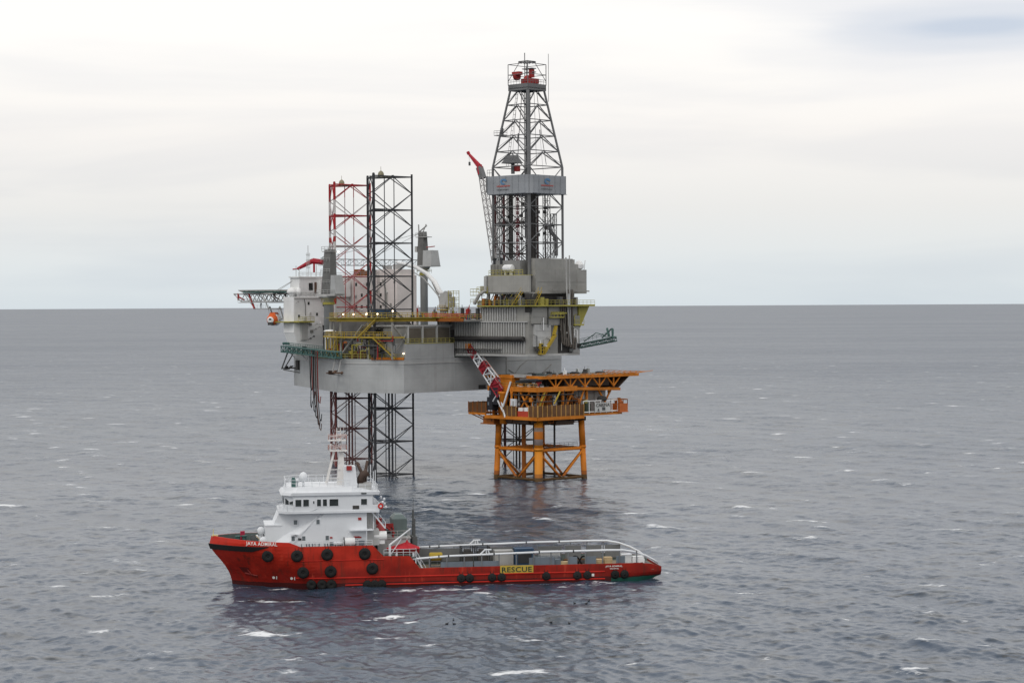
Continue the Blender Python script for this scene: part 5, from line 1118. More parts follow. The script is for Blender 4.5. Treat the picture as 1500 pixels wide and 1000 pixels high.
# ---- drill floor substructure
m_ = MB(); m_.box(25.5, 34.5, -6.5, 6.5, 43.05, 46.0); m_.build('substructure', SHADE, rig)  # shadow under the drill floor is put into this box's dark colour
m_ = MB()
for x in (21.5, 26, 31, 35): 
    for y in (-8.2, 8.2): m_.beam((x, y, 43.0), (x, y, 46.4), .6, .6)
    m_.bar((x, -8.2, 43.2), (x + 2, -8.2, 46.2), .14)
m_.build('skid_beam', GREYW, rig)
m_ = MB(); m_.loft([(18.6, -8.6), (22, -8.6), (22, -6.2), (18.6, -6.2)], 44.4, [(19.4, -8.6), (21.6, -8.6), (21.6, -6.2), (19.4, -6.2)], 39.6); m_.box(18.2, 22.5, -8.8, -6, 42.4, 44.1); m_.build('skid_shoe', GREYW, rig)
m_ = MB(); m_.box(22.4, 36.0, -8.9, 8.9, 46.0, 46.35); df = m_.build('drill_floor', GREYW, rig)
m_ = MB(); m_.box(22.4, 36.2, -9.2, -8.5, 46.36, 50.5); m_.box(21.2, 22.4, -9.0, 2.0, 46.0, 50.6); m_.box(18.8, 21.2, -8.4, 2, 46.2, 48.0); m_.build('wind_wall_left', GREYW, df) .name = 'floor_wall'
m_ = MB(); m_.box(32.6, 33.6, -5.6, 10.6, 46.1, 54.6); m_.box(33.6, 35.2, -5.7, 13.3, 46.0, 52.0); m_.box(33.4, 34.8, 7.8, 11.4, 52.0, 53.4); m_.box(33.62, 35.26, -5.0, 13.0, 48.9, 49.05); m_.build('floor_wall', GREYW, df)
m_ = MB(); m_.box(33.6, 34.9, -5.74, 8.4, 52.0, 54.7); m_.build('floor_wall', GREYW, df)
m_ = MB(); m_.lathe([(.4, 0), (1.1, .4), (1.2, 1.3), (.7, 2.1), (.1, 2.4)], (34.2, 11.6, 52), n=12); m_.bar((34.8, 12.8, 52), (34.9, 13.1, 54.4), .12); m_.build('floor_tank', CREAM, df)
m_ = MB(); m_.box(22.6, 28.5, -8.4, -5.5, 50.6, 54.2) if False else m_.box(23.2, 31.6, -7.4, 7, 50.6, 54.3); m_.build('doghouse', paint('doghouse_grey', (.24, .24, .235), .4, panel=(2, 3)), df)
m_ = MB()
for x in np.arange(22.6, 26, .5): m_.box(x, x + .2, -8.6, -8.3, 50.6, 53.2)
m_.box(22.4, 26.2, -8.3, -6.2, 50.6, 53.3); m_.build('louvre_house', GREYW, df)
for x in (22.8, 25.2): m_ = MB(); m_.lathe([(.5, 0), (.5, 1.6)], (x, -7.2, 53.3), n=10); m_.build('exhaust_stack', DARK, df)
m_ = MB(); m_.lathe([(.2, -1.5), (.8, -1.4), (.95, -1.1), (.95, 1.1), (.8, 1.4), (.2, 1.5)], (28.4, -8.2, 52.3), 'x', 14); m_.box(27.4, 27.7, -8.6, -7.8, 50.6, 51.5); m_.box(29.1, 29.4, -8.6, -7.8, 50.6, 51.5); m_.build('storage_tank', CREAM, df)
m_ = MB(); m_.rail([(22.4, -9, 50.6), (34, -9, 50.6)], 1.2, 1.4, .07); m_.box(22.4, 34.5, -9.1, -6, 50.5, 50.62); m_.box(19, 22.3, -9.4, -7.6, 46.3, 46.5); m_.rail([(18.6, -9.4, 46.5), (22.3, -9.4, 46.5)], 1.2, 1.2, .07); m_.box(15.5, 18.6, -8.6, -6.6, 45.6, 45.75); m_.rail([(15.5, -8.6, 43.5), (18.6, -8.6, 43.5)], 1.2, 1.0, .06); m_.rail([(15.5, -8.6, 45.7), (18.6, -8.6, 45.7)], 1.6, 1.0, .06); m_.build('floor_gallery', YELG, df)
m_ = MB(); m_.tube([(21.6, -9.3, 50.4), (21.6, -9.4, 46.8), (19.4, -9.4, 45.8), (17.6, -9.3, 43.6)], .45, 8); m_.build('flow_line', GREY2, df)
stair(rig, (31.4, -9.8, 43.2), (34.4, -9.6, 46.6), 1.1, YEL, 10); stair(rig, (36.6, -8.0, 43.2), (36.6, -5.6, 46.6), 1.1, YEL, 8)
m_ = MB(); m_.box(34.6, 36.4, -9.0, -6.4, 41.4, 46.0); m_.box(29.5, 31.6, -9.3, -8.6, 43.2, 45.2); m_.build('bop_stack', SHADE, rig)
for i in range(12):
    m_ = MB(); y = rr.uniform(-6, 8); z = 44.5; m_.box(36.1, 36.1 + rr.uniform(.3, .9), y, y + rr.uniform(.4, 1.4), z - 1.35, z + rr.uniform(-.3, .9)); m_.build('floor_fitting', rr.choice((SHADE, YELG, GREYW, DGREY, BROWN)), rig)
m_ = MB(); m_.beam((36.6, -1, 46.9), (36.6, 12.5, 46.6), .5, .3); m_.build('trolley_beam', GREYW, rig)
# small fittings under and around the drill floor, on the end face and along the quarters
for i in range(46):
    x = rr.uniform(21, 36); m_ = MB(); z = 43.05; y = -rr.uniform(7.2, 10.0); h = rr.uniform(.8, 2.8); a = rr.uniform(.1, .4)
    if i % 2: m_.box(x - a, x + a, y - a, y + a, z, z + h); nm = 'valve_skid'
    else: m_.tube([(x, y, z), (x, y, z + h), (x + rr.uniform(-2, 2), y, z + h), (x + rr.uniform(-2, 2), y + .4, z + 2.9)], .1, 5); nm = 'riser_hose'
    m_.build(nm, rr.choice((SHADE, DARK, YELG, GREYW, BROWN, DGREY, GREY2, ORGD)), rig)
for i in range(26):
    Y = rr.uniform(-8, 8.5); z = rr.uniform(31.4, 40); h = rr.uniform(1, 5); m_ = MB()
    if i % 3: m_.tube([(36.75, Y, z), (36.75, Y, z + h), (36.75, Y + rr.uniform(-1.5, 1.5), z + h + .3)], rr.uniform(.06, .14), 5); nm = 'end_pipe'
    else: m_.box(36.5, 36.9, Y, Y + rr.uniform(.4, 1.2), z, z + rr.uniform(.4, 1.2)); nm = 'junction_box'
    m_.build(nm, rr.choice((SHADE, YELG, GREY2, DGREY, GREYW, CREAM)), rig)
for i in range(22):
    Y = rr.uniform(-11, 6); z = rr.uniform(33, 44.5); m_ = MB()
    if i % 3 == 0: m_.box(-49.2, -48.8, Y, Y + rr.uniform(.3, .9), z, z + rr.uniform(.4, 1.0)); nm = 'junction_box'
    elif i % 3 == 1: m_.tube([(-49.0, Y, z), (-49.0, Y, z + rr.uniform(1, 4)), (-49.0, Y + rr.uniform(-.5, .5), z + 4.5)], .08, 5); nm = 'wall_pipe'
    else: m_.bar((-49.2, Y, z), (-48.4, Y, z + .3), .06, 4); m_.box(-48.6, -48.2, Y - .2, Y + .2, z + .1, z + .5); nm = 'wall_lamp'
    m_.build(nm, rr.choice((GREY2, GREYW, DGREY, CREAM)), rig)
for i in range(18):
    X = rr.uniform(-52, -31); z = rr.uniform(40, 51); m_ = MB(); m_.box(X, X + rr.uniform(.3, .8), 8.9, 9.2, z, z + rr.uniform(.3, 1.2)); m_.build('junction_box', rr.choice((GREY2, GREYW, DGREY, CREAM)), rig)
m_ = MB()
for z in np.arange(45, 52, .5): m_.bar((-37.5, 8.95, z), (-36.9, 8.95, z), .04, 4)
for x in (-37.5, -36.9): m_.bar((x, 8.95, 40), (x, 8.95, 52.5), .06, 4)
m_.tube([(-34, 8.9, 40), (-34, 8.9, 47), (-35.5, 8.9, 50.5)], .2, 6); m_.build('wall_ladder', GREYW, rig)
# ---- derrick
H1, H2, Z0, Z1, Z2 = 6.15, 2.95, 54.3, 77.6, 97.0
cx, cy = 27.4, 0.0
def dcor(z):
    h = H1 if z <= Z1 else H1 + (H2 - H1) * (z - Z1) / (Z2 - Z1)
    return [Vector((cx + a * h, cy + b * h, z)) for a, b in ((-1, -1), (1, -1), (1, 1), (-1, 1))]
dm = MB(); lv1 = [Z0, 58.7, 63.2, 67.6, 72.2, Z1]; lv2 = list(np.linspace(Z1, Z2, 6))[1:]
lv = lv1 + lv2
for z in lv[1:]:
    c = dcor(z)
    for i in range(4): dm.bar(c[i], c[(i + 1) % 4], .13, 5)
for i in range(4):
    j = (i + 1) % 4
    for z0, z1 in zip(lv, lv[1:]):
        a0, b0_, a1, b1_ = dcor(z0)[i], dcor(z0)[j], dcor(z1)[i], dcor(z1)[j]
        if z1 <= Z1 + .1: # crossing braces in the straight part
            m0 = (a1 + b1_) / 2; k = lv.index(z0) % 2
            if k: dm.bar(a0, m0, .13, 5); dm.bar(b0_, m0, .13, 5)
            else: dm.bar(a1, (a0 + b0_) / 2, .13, 5); dm.bar(b1_, (a0 + b0_) / 2, .13, 5)
        else:
            m0 = (a1 + b1_) / 2; dm.bar(a0, m0, .14, 5); dm.bar(b0_, m0, .14, 5); dm.bar(m0, (a1 * .25 + a0 * .75), .05, 4)
dk_ = dm.build('derrick', STEEL, rig)
for i in range(4):
    c = MB(); rr_ = .46 if i == 1 else .33
    c.beam(dcor(Z0 - 8)[i] if i == 1 else dcor(Z0)[i], dcor(Z1)[i], rr_ * 1.3, rr_ * 1.3); c.beam(dcor(Z1)[i], dcor(Z2)[i], rr_ * 1.2, rr_ * 1.2); c.build('derrick_leg', STEEL, dk_)
# inside: standing pipe, guide rails, top drive
m_ = MB()
for i in range(3):
    for j in range(5): m_.bar((cx - 4.2 + j * .42, cy - 3.4 + i * .55, Z0 - 6), (cx - 4.2 + j * .42, cy - 3.4 + i * .55, 75.5), .085, 5)
for i in range(4):
    for j in range(6): m_.bar((cx + .6 + j * .4, cy - .8 + i * .6, Z0 - 6), (cx + .6 + j * .4, cy - .8 + i * .6, 73.5), .085, 5)
m_.build('standing_pipe', SHADE, dk_)
m_ = MB(); m_.truss((cx + .4, cy - 4.2, 50), (cx + .4, cy - 4.2, 72), .55, .55, 13, .11, .07); m_.build('guide_rail', paint('deep_red', (.12, .012, .02), .3), dk_)
for x, y, z0, z1, a, b, k in ((-5.4, -4.6, 54, 72.5, .8, .8, 12), (2.5, 4.2, 54, 71, 1.6, .9, 10), (4, 5.2, 55, 66, 1.2, .9, 7)):
    m_ = MB(); m_.truss((cx + x, cy + y, z0), (cx + x, cy + y, z1), a, b, k, .1, .06); m_.build('pipe_handler', STEEL, dk_)
m_ = MB()
for k, (a, b) in enumerate(((-5.6, -1.0), (-5.0, 3.0), (5.4, -2.0), (1.0, 5.2), (-2.4, 5.0), (4.6, 1.6), (-3.2, -5.4), (3.4, -5.5))):
    m_.bar((cx + a, cy + b, 54.4), (cx + a * .98, cy + b * .98, 70.6), .07 + .03 * (k % 3), 5)
    for z in (59 + k * .6, 65 + k * .4): m_.box(cx + a - .3, cx + a + .3, cy + b - .3, cy + b + .3, z, z + .8)
m_.build('cable_tray', SHADE, dk_)
m_ = MB()
for z0, z1, h0, h1 in ((78, 97, 6.0, 3.0),):
    for k in range(20):
        f = k / 19; h = h0 + (h1 - h0) * f; z = z0 + (z1 - z0) * f; m_.bar((cx - h + .1, cy - h * .25, z), (cx - h + .1, cy - h * .25 + .7, z), .05, 4)
    m_.bar((cx - h0 + .1, cy - h0 * .25, z0), (cx - h1 + .1, cy - h1 * .25, z1), .06, 4); m_.bar((cx - h0 + .1, cy - h0 * .25 + .7, z0), (cx - h1 + .1, cy - h1 * .25 + .7, z1), .06, 4)
m_.tube([(cx + 1.4, cy - 5.2, 78), (cx + 1, cy - 4.2, 85), (cx + .8, cy - 3.2, 92), (cx + .5, cy - 2.5, 97)], .1, 5); m_.tube([(cx + 5.6, cy + .8, 78), (cx + 4.2, cy + .6, 86), (cx + 2.9, cy + .4, 96)], .08, 5); m_.build('derrick_ladder', STEEL, dk_)
m_ = MB(); m_.tube([(cx + 4.4, cy + 5.6, 55.5), (cx + 4.4, cy + 5.6, 60), (cx + 3.6, cy + 4.6, 61.5), (cx + 3.4, cy + 4.4, 63), (cx + 4, cy + 5, 63.4)], .5, 8); m_.build('gooseneck_pipe', STEEL, dk_)
m_ = MB()
for a in (-.5, .5): m_.bar((cx + a, cy + a, 60), (cx + a, cy + a, 97.5), .12, 5)
m_.bar((cx + 1.6, cy + 1.6, 78), (cx + 1.2, cy + 1.2, 97), .07, 4); m_.bar((cx - 2.8, cy - 2.8, 78), (cx - 1.6, cy - 1.8, 97), .05, 4); m_.bar((cx - 1.0, cy - 2.2, 86), (cx - 1.6, cy - 2.0, 84), .2); m_.bar((cx + 2.2, cy + 2.2, 87), (cx + 2.3, cy + 2.3, 85), .14); m_.bar((cx + 2.7, cy + 2.9, 76), (cx + 2.2, cy + 2.2, 86), .04, 4); m_.build('travelling_line', STEEL, dk_)
m_ = MB(); m_.loft([(cx - 4.8, cy - 4.6), (cx - .6, cy - 4.6), (cx - .6, cy - 1), (cx - 4.8, cy - 1)], 78.6, [(cx - 3.4, cy - 3.8), (cx - 1.6, cy - 3.8), (cx - 1.6, cy - 2), (cx - 3.4, cy - 2)], 80.6); m_.bar((cx - 2.6, cy - 2.6, 76), (cx - 2.6, cy - 2.6, 79), .5, 8); m_.build('fingerboard_hood', STEEL, dk_)
m_ = MB(); m_.box(cx - 2.4, cx - 1.2, cy - 2.6, cy - 1.4, 76.6, 78.2); m_.build('travelling_block', REDD, dk_)
m_ = MB(); m_.box(cx - 6.8, cx - 3.6, cy - 5.0, cy - 3.6, 85.6, 85.75); m_.rail([(cx - 6.8, cy - 5, 85.7), (cx - 3.6, cy - 5, 85.7), (cx - 3.6, cy - 3.6, 85.7)], 1.1, 1, .05); m_.box(cx - 5, cx - 4.4, cy - 4.6, cy - 4, 85.7, 87.4); m_.build('monkey_board', STEEL, dk_)
# monkey board wind wall with the faded emblem
wr = 7.15; ch = 1.5
wo_ = [(-wr, -wr), (wr - ch, -wr), (wr, -wr + ch), (wr, wr - .9), (wr - .9, wr), (-wr, wr)]
wm = MB(); n = len(wo_)
for (a, b), (c, d) in zip(wo_, wo_[1:] + wo_[:1]):
    A = Vector((cx + a, cy + b, 0)); B = Vector((cx + c, cy + d, 0)); t_ = (B - A).normalized(); nn = Vector((t_.y, -t_.x, 0)) * .12
    wm.add([tuple(A + Vector((0, 0, 70.8))), tuple(B + Vector((0, 0, 70.8))), tuple(B + Vector((0, 0, 75.3))), tuple(A + Vector((0, 0, 75.3))), tuple(A - nn + Vector((0, 0, 70.8))), tuple(B - nn + Vector((0, 0, 70.8))), tuple(B - nn + Vector((0, 0, 75.3))), tuple(A - nn + Vector((0, 0, 75.3)))],
           [(0, 1, 2, 3), (7, 6, 5, 4), (0, 4, 5, 1), (2, 6, 7, 3), (1, 5, 6, 2), (0, 3, 7, 4)])
    k = max(1, int((B - A).length / 1.9))
    for i in range(k + 1): p = A.lerp(B, i / k); wm.beam(p + nn * .5 + Vector((0, 0, 70.8)), p + nn * .5 + Vector((0, 0, 75.3)), .07, .07)
wm.box(cx - wr + .15, cx + wr - .15, cy - wr + .15, cy - wr + 2.2, 70.7, 70.8); wm.box(cx + wr - 2.2, cx + wr - .15, cy - wr + 2.2, cy + wr - .2, 70.7, 70.8)
ww = wm.build('wind_wall', paint('wind_wall_grey', (.30, .315, .335), .25, panel=(1.9, 4.6)), dk_)
def emblem(mp_):
    m_ = MB(); pts = []
    for i in range(15):
        a = math.pi * (.05 + 1.55 * i / 14); pts.append((1.2 + 1.15 * math.cos(a), 73.8 + .75 * math.sin(a), .95 + .55 * math.cos(a + .6), 73.75 + .34 * math.sin(a + .2)))
    vs = [mp_(p[0], p[1]) for p in pts] + [mp_(p[2] + .2, p[3]) for p in pts]; m_.add(vs, [(i, i + 1, 16 + i, 15 + i) for i in range(14)])
    m_.build('emblem', LETB, dk_)
    for z, h, mt, L_, nb in ((72.55, .34, LETR, 4.6, 12), (71.72, .26, DGREY, 4.2, 14)):
        m_ = MB(); x = -1.2
        for k in range(nb):
            w_ = L_ / nb * (.72 if k % 3 else .6); m_.add([mp_(x, z), mp_(x + w_, z), mp_(x + w_ * .9, z + h), mp_(x + .06, z + h)], [(0, 1, 2, 3)]); x += L_ / nb
        m_.build('emblem_lettering', mt, dk_)
emblem(lambda x, z: (cx - 2.6 + x, cy - wr - .16, z)); emblem(lambda x, z: (cx + wr + .16, cy + -1.8 + x, z))
m_ = MB(); m_.rail([(cx - wr, cy - wr, 75.3), (cx - wr + 1.6, cy - wr, 75.3)], 1.6, .8, .06); m_.box(cx - wr - .5, cx - wr, cy - wr, cy - wr + 2, 71.4, 75.4); m_.build('wall_ladder', STEEL, dk_)
# crown
m_ = MB(); q = 3.35; m_.box(cx - q, cx + q, cy - q, cy + q, 97.0, 97.3)
for a, b, c, d in ((-q, q, -q, -q + .1), (q - .1, q, -q, q), (-q, -q + .1, -q, q), (-q, q, q - .1, q)): m_.box(cx + a, cx + b, cy + c, cy + d, 96.6, 98.2)
cr_ = m_.build('crown_platform', STEEL, dk_)
m_ = MB()
for a, b in ((-q, -q), (q, -q), (q, q), (-q, q)): m_.bar((cx + a, cy + b, 98), (cx + a, cy + b, 103.2), .11, 5); m_.bar((cx + a, cy + b, 99), (cx + a * .45, cy + b * .45, 103.4), .09, 5)
for z in (100.6, 103.2): m_.rail([(cx - q, cy - q, z), (cx + q, cy - q, z), (cx + q, cy + q, z), (cx - q, cy + q, z)], .01, 99, .08, mids=(1.0,), closed=True)
m_.rail([(cx - 1.5, cy - 1.5, 103.5), (cx + 1.5, cy - 1.5, 103.5), (cx + 1.5, cy + 1.5, 103.5), (cx - 1.5, cy + 1.5, 103.5)], .5, 1, .1, closed=True); m_.box(cx - 1.4, cx + 2, cy - .4, cy + 1.2, 102.1, 102.3); m_.box(cx - .6, cx + 2, cy, cy + 1.2, 101.2, 101.4)
m_.bar((cx - .6, cy - .2, 97), (cx - .6, cy - .2, 106.2), .12, 5); m_.bar((cx + q, cy + q + .9, 94), (cx + q, cy + q + .9, 106), .07, 5); m_.rail([(cx - q, cy - q, 98.2), (cx + q, cy - q, 98.2), (cx + q, cy + q, 98.2)], 1.1, 1, .05); m_.build('crown_frame', STEEL, cr_.parent)
m_ = MB(); m_.lathe([(.9, -.5), (1.1, -.4), (1.1, .4), (.9, .5)], (cx + .6, cy - .4, 99.4), 'x', 14); m_.lathe([(.9, -.5), (1.1, -.4), (1.1, .4), (.9, .5)], (cx - 2.0, cy - 1.6, 100.4), 'x', 12); m_.box(cx - 2.8, cx - .4, cy - 2.6, cy - 1.2, 100.6, 101.4); m_.box(cx - 1, cx + 2.6, cy - 1.2, cy + 1.6, 98.4, 99.6); m_.box(cx + .6, cx + 1.6, cy, cy + 1, 100, 102); m_.build('crown_block', REDD, dk_)

# ---- things hung on or standing on the rig
lb = thing('lifeboat', 'orange enclosed lifeboat seen end on, hanging by the white quarters', 'lifeboat', RIG.w(-57.4, -11.4, 39.6), RIG.a + R(122))
m_ = MB(); prof = []
for x, r_ in ((-3.4, .4), (-3.0, 1.1), (-1.8, 1.55), (0, 1.65), (1.8, 1.55), (3.0, 1.1), (3.4, .4)): prof.append((r_, x))
m_.lathe(prof, (0, 0, 0), 'x', 14); smooth(m_.build('boat_hull', ORB, lb))
m_ = MB(); m_.loft([(-2, -.9), (2, -.9), (2, .9), (-2, .9)], 1.2, [(-1.4, -.6), (1.4, -.6), (1.4, .6), (-1.4, .6)], 2.0); m_.build('canopy', ORB, lb)
m_ = MB(); m_.lathe([(.5, -3.5), (.9, -3.3), (.9, -3.1)], (0, 0, -.1), 'x', 14); m_.build('hatch', CREAM, lb); m_ = MB(); m_.box(-3.5, -2.6, -.7, .7, -1.5, -.75); m_.build('propeller_guard', SHADE, lb)
m_ = MB(); m_.box(-3.58, -3.45, -.35, .35, -.1, .35); m_.build('window', SHADE, lb)
m_ = MB(); m_.lathe([(1.66, -1.4), (1.7, -1.3), (1.7, 1.3), (1.66, 1.4)], (0, 0, 0), 'x', 14); m_.build('fender_belt', CREAM, lb)
m_ = MB()
for x in (-59.4, -55.2): m_.tube([(-53.4, -9.8, 40), (x, -9.8, 39.6), (x, -11.2, 43.2), (x, -11.8, 42.4)], .2, 6); m_.bar((x, -11.6, 42.6), (x, -11.4, 41.0), .06, 4)
m_.build('davit', GREY2, rig)
ct = thing('cargo_container', 'navy blue container on the pipe deck behind the black leg', 'container', RIG.w(-10.8, -13.6, 40.1), RIG.a)
for nm, mb, mt in container_parts(6.5, 2.4, 2.0, BLUE): mb.build(nm, mt, ct)
for i in range(9):
    x = -26.5 + 1.0 * i + .3 * (i % 2); y = -9 - (x + 52) * .5435 - 2.6; L_ = (9, 13.5, 11, 14.5, 16, 18, 19, 16.5, 12)[i]
    m_ = MB(); sw = (.3, -.2, .5, .2, .6, 1.0, 1.2, .9, .4)[i]
    m_.tube([(0, 0, .8), (0, 0, 0), (sw * .1, 0, -L_ * .35), (sw * .4, 0, -L_ * .7), (sw * 1.1, 0, -L_), (sw * 1.3 + .35, 0, -L_ - .6), (sw * 1.2 + .7, 0, -L_ + 1.2)], .11, 6)
    mt = (DARK, RUBBER, paint('hose_red', (.25, .04, .03), .4), DARK, RUBBER, DARK, paint('hose_brown', (.12, .06, .045), .4), DARK, paint('hose_red', (.25, .04, .03), .4))[i]
    o = m_.build('hose', mt, None, loc=RIG.w(x, y, 31.0)); o.rotation_euler = (0, 0, RIG.a)
    tag(o, ('black', 'black', 'dull red', 'black', 'black', 'black', 'brown', 'black', 'dull red')[i] + (' loading hose hanging from the teal boom, number ' if False else ' loading hose hanging from the teal boom, ') +
        ('outermost to the left and shortest', 'second from the left', 'left of the middle', 'fourth from the left', 'in the middle of the bunch', 'just right of the middle', 'longest of all and nearest the water', 'second from the right', 'outermost to the right')[i], 'hose', 'hoses hanging down the hull side')
def anchor_thing(X, label, dz=26.0, mat=SHADE):
    y = -9 - (X + 52) * .5435; a_ = thing('anchor', label, 'anchor', RIG.w(X, y - 1.5, dz), RIG.a)
    m_ = MB(); m_.bar((-1.9, 0, .2), (2.6, -.1, .25), .2, 6); m_.build('shank', mat, a_); m_ = MB(); m_.bar((-1.5, -1.5, .15), (-1.5, 1.5, .15), .16, 6); m_.lathe([(.1, -.4), (.45, 0), (.1, .4)], (2.5, 0, .25), n=8)
    for s in (-1, 1): m_.loft([(-1.9, s * .3 - .2), (-1.2, s * .3 - .2), (-1.2, s * .3 + .2), (-1.9, s * .3 + .2)], -.2, [(-1.0, s * 1.0 - .3), (-.2, s * 1.0 - .3), (-.2, s * 1.0 + .3), (-1.0, s * 1.0 + .3)], .8)
    m_.build('fluke', mat, a_)
anchor_thing(-50.8, 'dark anchor hung out at the bow corner of the grey hull', 26.2); anchor_thing(-4.6, 'rusty anchor on its rack below the after end of the teal boom', 26.4, paint('rusty_brown', (.12, .065, .04), .5))

# ------------------------------------------------------------------ the orange wellhead platform
pf = thing('wellhead_platform', 'orange steel wellhead platform on four legs in front of the rig', 'platform', (PLAT.o[0], PLAT.o[1], 0), PLAT.a)
Q = 7.6
LEGM = zbands('leg_splash', [(-20, (.10, .055, .02)), (.8, (.34, .10, .015)), (1.7, (.57, .175, .012))], .7)
def pl(u, v, z): 
    k = 1 - .07 * (z - 4) / 16.0 if True else 1
    return (u * Q * k, v * Q * k, z)
for u, v in ((-1, -1), (1, -1), (-1, 1), (1, 1)):
    m_ = MB(); r_ = 1.0 if (u, v) == (-1, -1) else .72
    m_.bar(pl(u, v, -8), pl(u, v, 8), r_, 14); m_.bar(pl(u, v, 8), pl(u, v, 15.4), r_ * 1.08, 14); m_.lathe([(r_ * 1.2, -.3), (r_ * 1.2, .3)], pl(u, v, 8.0), n=14)
    smooth(m_.build('leg', LEGM if (u, v) != (-1, -1) else zbands('banded_leg', [(-20, (.10, .055, .02)), (.9, (.36, .13, .02)), (1.6, (.62, .23, .02)), (8.8, (.30, .24, .22)), (10.3, (.55, .17, .02)), (12.0, (.30, .22, .18)), (13.2, (.6, .22, .02))]), pf))
m_ = MB()
cs_ = ((-1, -1), (1, -1), (1, 1), (-1, 1))
for i in range(4):
    a, b = cs_[i], cs_[(i + 1) % 4]
    m_.bar(pl(*a, 7.6), pl(*b, 7.6), .38, 8); m_.bar(pl(*a, .5), pl(*b, .5), .34, 8)
    mid = ((a[0] + b[0]) / 2, (a[1] + b[1]) / 2)
    for c in (a, b): m_.bar(pl(*c, 7.2), pl(mid[0], mid[1], .5), .32, 8)
m_.bar(pl(-1, -1, 7.6), pl(1, 1, 7.6), .25, 8); m_.bar(pl(1, -1, 7.6), pl(-1, 1, 7.6), .25, 8)
m_.build('jacket_brace', LEGM, pf)
for i, (u, v, r_, mt) in enumerate(((-2.6, 3.2, .55, ORGD), (-1, 1.0, .3, ORGD), (2, 2, .3, SHADE), (-4.8, -3, .3, SHADE), (-3.8, -4.4, .28, ORGD), (3, -2, .25, SHADE))):
    m_ = MB(); m_.bar((u, v, -8), (u, v, 16), r_, 10); m_.build('conductor', mt, pf)
m_ = MB(); m_.box(-5, 5, -6.9, -6.0, 8.1, 8.25); m_.rail([(-4.5, -7.1, 8.2), (6, -7.1, 8.2)], 1.0, 1.5, .05); m_.build('jacket_walkway', SHADE, pf)
# lower deck
def lbeam(mm, pts, z, w_, h_): 
    for a, b in zip(pts, pts[1:]): mm.beam((*a, z), (*b, z), w_, h_)
m_ = MB(); m_.box(-10.2, 5.0, -10.2, 9.0, 15.6, 15.9); m_.box(-10.4, -4, 9.0, 15.0, 16.2, 16.45); m_.box(5.0, 18.4, -10.2, 2, 16.0, 16.25); m_.box(4, 9, -2, 9, 15.6, 15.85); ld = m_.build('lower_deck', ORGD, pf)
m_ = MB(); lbeam(m_, [(-10.3, 9), (-10.3, -10.3), (5.2, -10.3), (5.2, -2)], 15.55, .45, .8); lbeam(m_, [(-10.4, 8.6), (-10.4, 15.1), (-4, 15.1)], 16.2, .3, .5); lbeam(m_, [(5.2, -10.2), (18.5, -10.2), (18.5, 2)], 16.0, .3, .5); m_.build('deck_girder', ORG, ld)
m_ = MB()
for u in (-7.4, -3, 1.5, 6): m_.beam((u, -9.6, 15.1), (u, 8.5, 15.1), .35, .7)
for v in (-7.4, 0, 7.4): m_.beam((-9.6, v, 14.9), (8.5, v, 14.9), .35, 1.0)
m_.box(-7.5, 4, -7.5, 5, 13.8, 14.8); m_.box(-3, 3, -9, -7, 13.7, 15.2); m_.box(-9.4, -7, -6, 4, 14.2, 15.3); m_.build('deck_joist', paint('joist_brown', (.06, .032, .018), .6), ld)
m_ = MB(); m_.box(-5.2, 4.4, -5.0, 6, 15.93, 22.3); m_.build('void_backdrop', paint('void_shade_brown', (.055, .032, .018), .6), pf)  # added dark block, painted to stand for the shaded void between decks
m_ = MB(); m_.bar((-10.2, 14.6, 16.1), (-8.0, 8.4, 13.6), .14); m_.bar((-10.2, 12.2, 16.1), (-8.2, 7.6, 13.6), .14); m_.box(-10.0, -5.8, 6.0, 11.2, 13.6, 13.85); m_.box(-9.6, -6.4, 6.6, 10.6, 13.85, 15.6); m_.build('boat_gangway', ORGD, ld)
# brown mesh wind screens between posts round the lower deck
def screen(pts, z0, h, n, mat=BROWN, post=ORG):
    for a, b in zip(pts, pts[1:]):
        A, B = Vector(a), Vector(b); d = (B - A).normalized(); nn = Vector((d.y, -d.x)) * .06
        p_ = MB(); p_.add([(*(A + nn * .4), z0 + .1), (*(B + nn * .4), z0 + .1), (*(B + nn * .4), z0 + h), (*(A + nn * .4), z0 + h), (*(A - nn * .4), z0 + .1), (*(B - nn * .4), z0 + .1), (*(B - nn * .4), z0 + h), (*(A - nn * .4), z0 + h)], [(0, 1, 2, 3), (4, 5, 6, 7), (0, 1, 5, 4), (2, 3, 7, 6), (1, 2, 6, 5), (0, 3, 7, 4)]); p_.build('wind_screen', mat, pf)
        k = max(1, round((B - A).length / n))
        for i in range(k + 1):
            q = MB(); c = A.lerp(B, i / k) + nn * 1.6; q.beam((*c, z0), (*c, z0 + h + .15), .14, .14); q.build('screen_post', post, pf)
PALE = paint('pale_orange_paint', (.50, .28, .08), .6); 
screen([(-10.35, 2.2), (-10.35, -2.6)], 15.9, 2.55, 1.55, BROWN, PALE); screen([(-10.35, -7.2), (-10.35, -10.35)], 15.9, 2.75, 1.55, BROWN, PALE); screen([(-10.35, -10.35), (5.1, -10.35)], 15.9, 2.8, 1.5, BROWN, PALE)
screen([(-10.45, 15.1), (-10.45, 8.4)], 16.4, 2.6, 1.5, BROWN, ORGD); screen([(-4.0, 15.1), (-10.4, 15.1)], 16.4, 2.6, 1.5, BROWN, ORGD)
m_ = MB(); m_.rail([(5.1, -10.3, 16.25), (17.0, -10.3, 16.25), (17.0, 2, 16.25)], 3.2, 1.9, .11, mids=(.12, .97)); m_.build('white_railing', CREAM, pf)
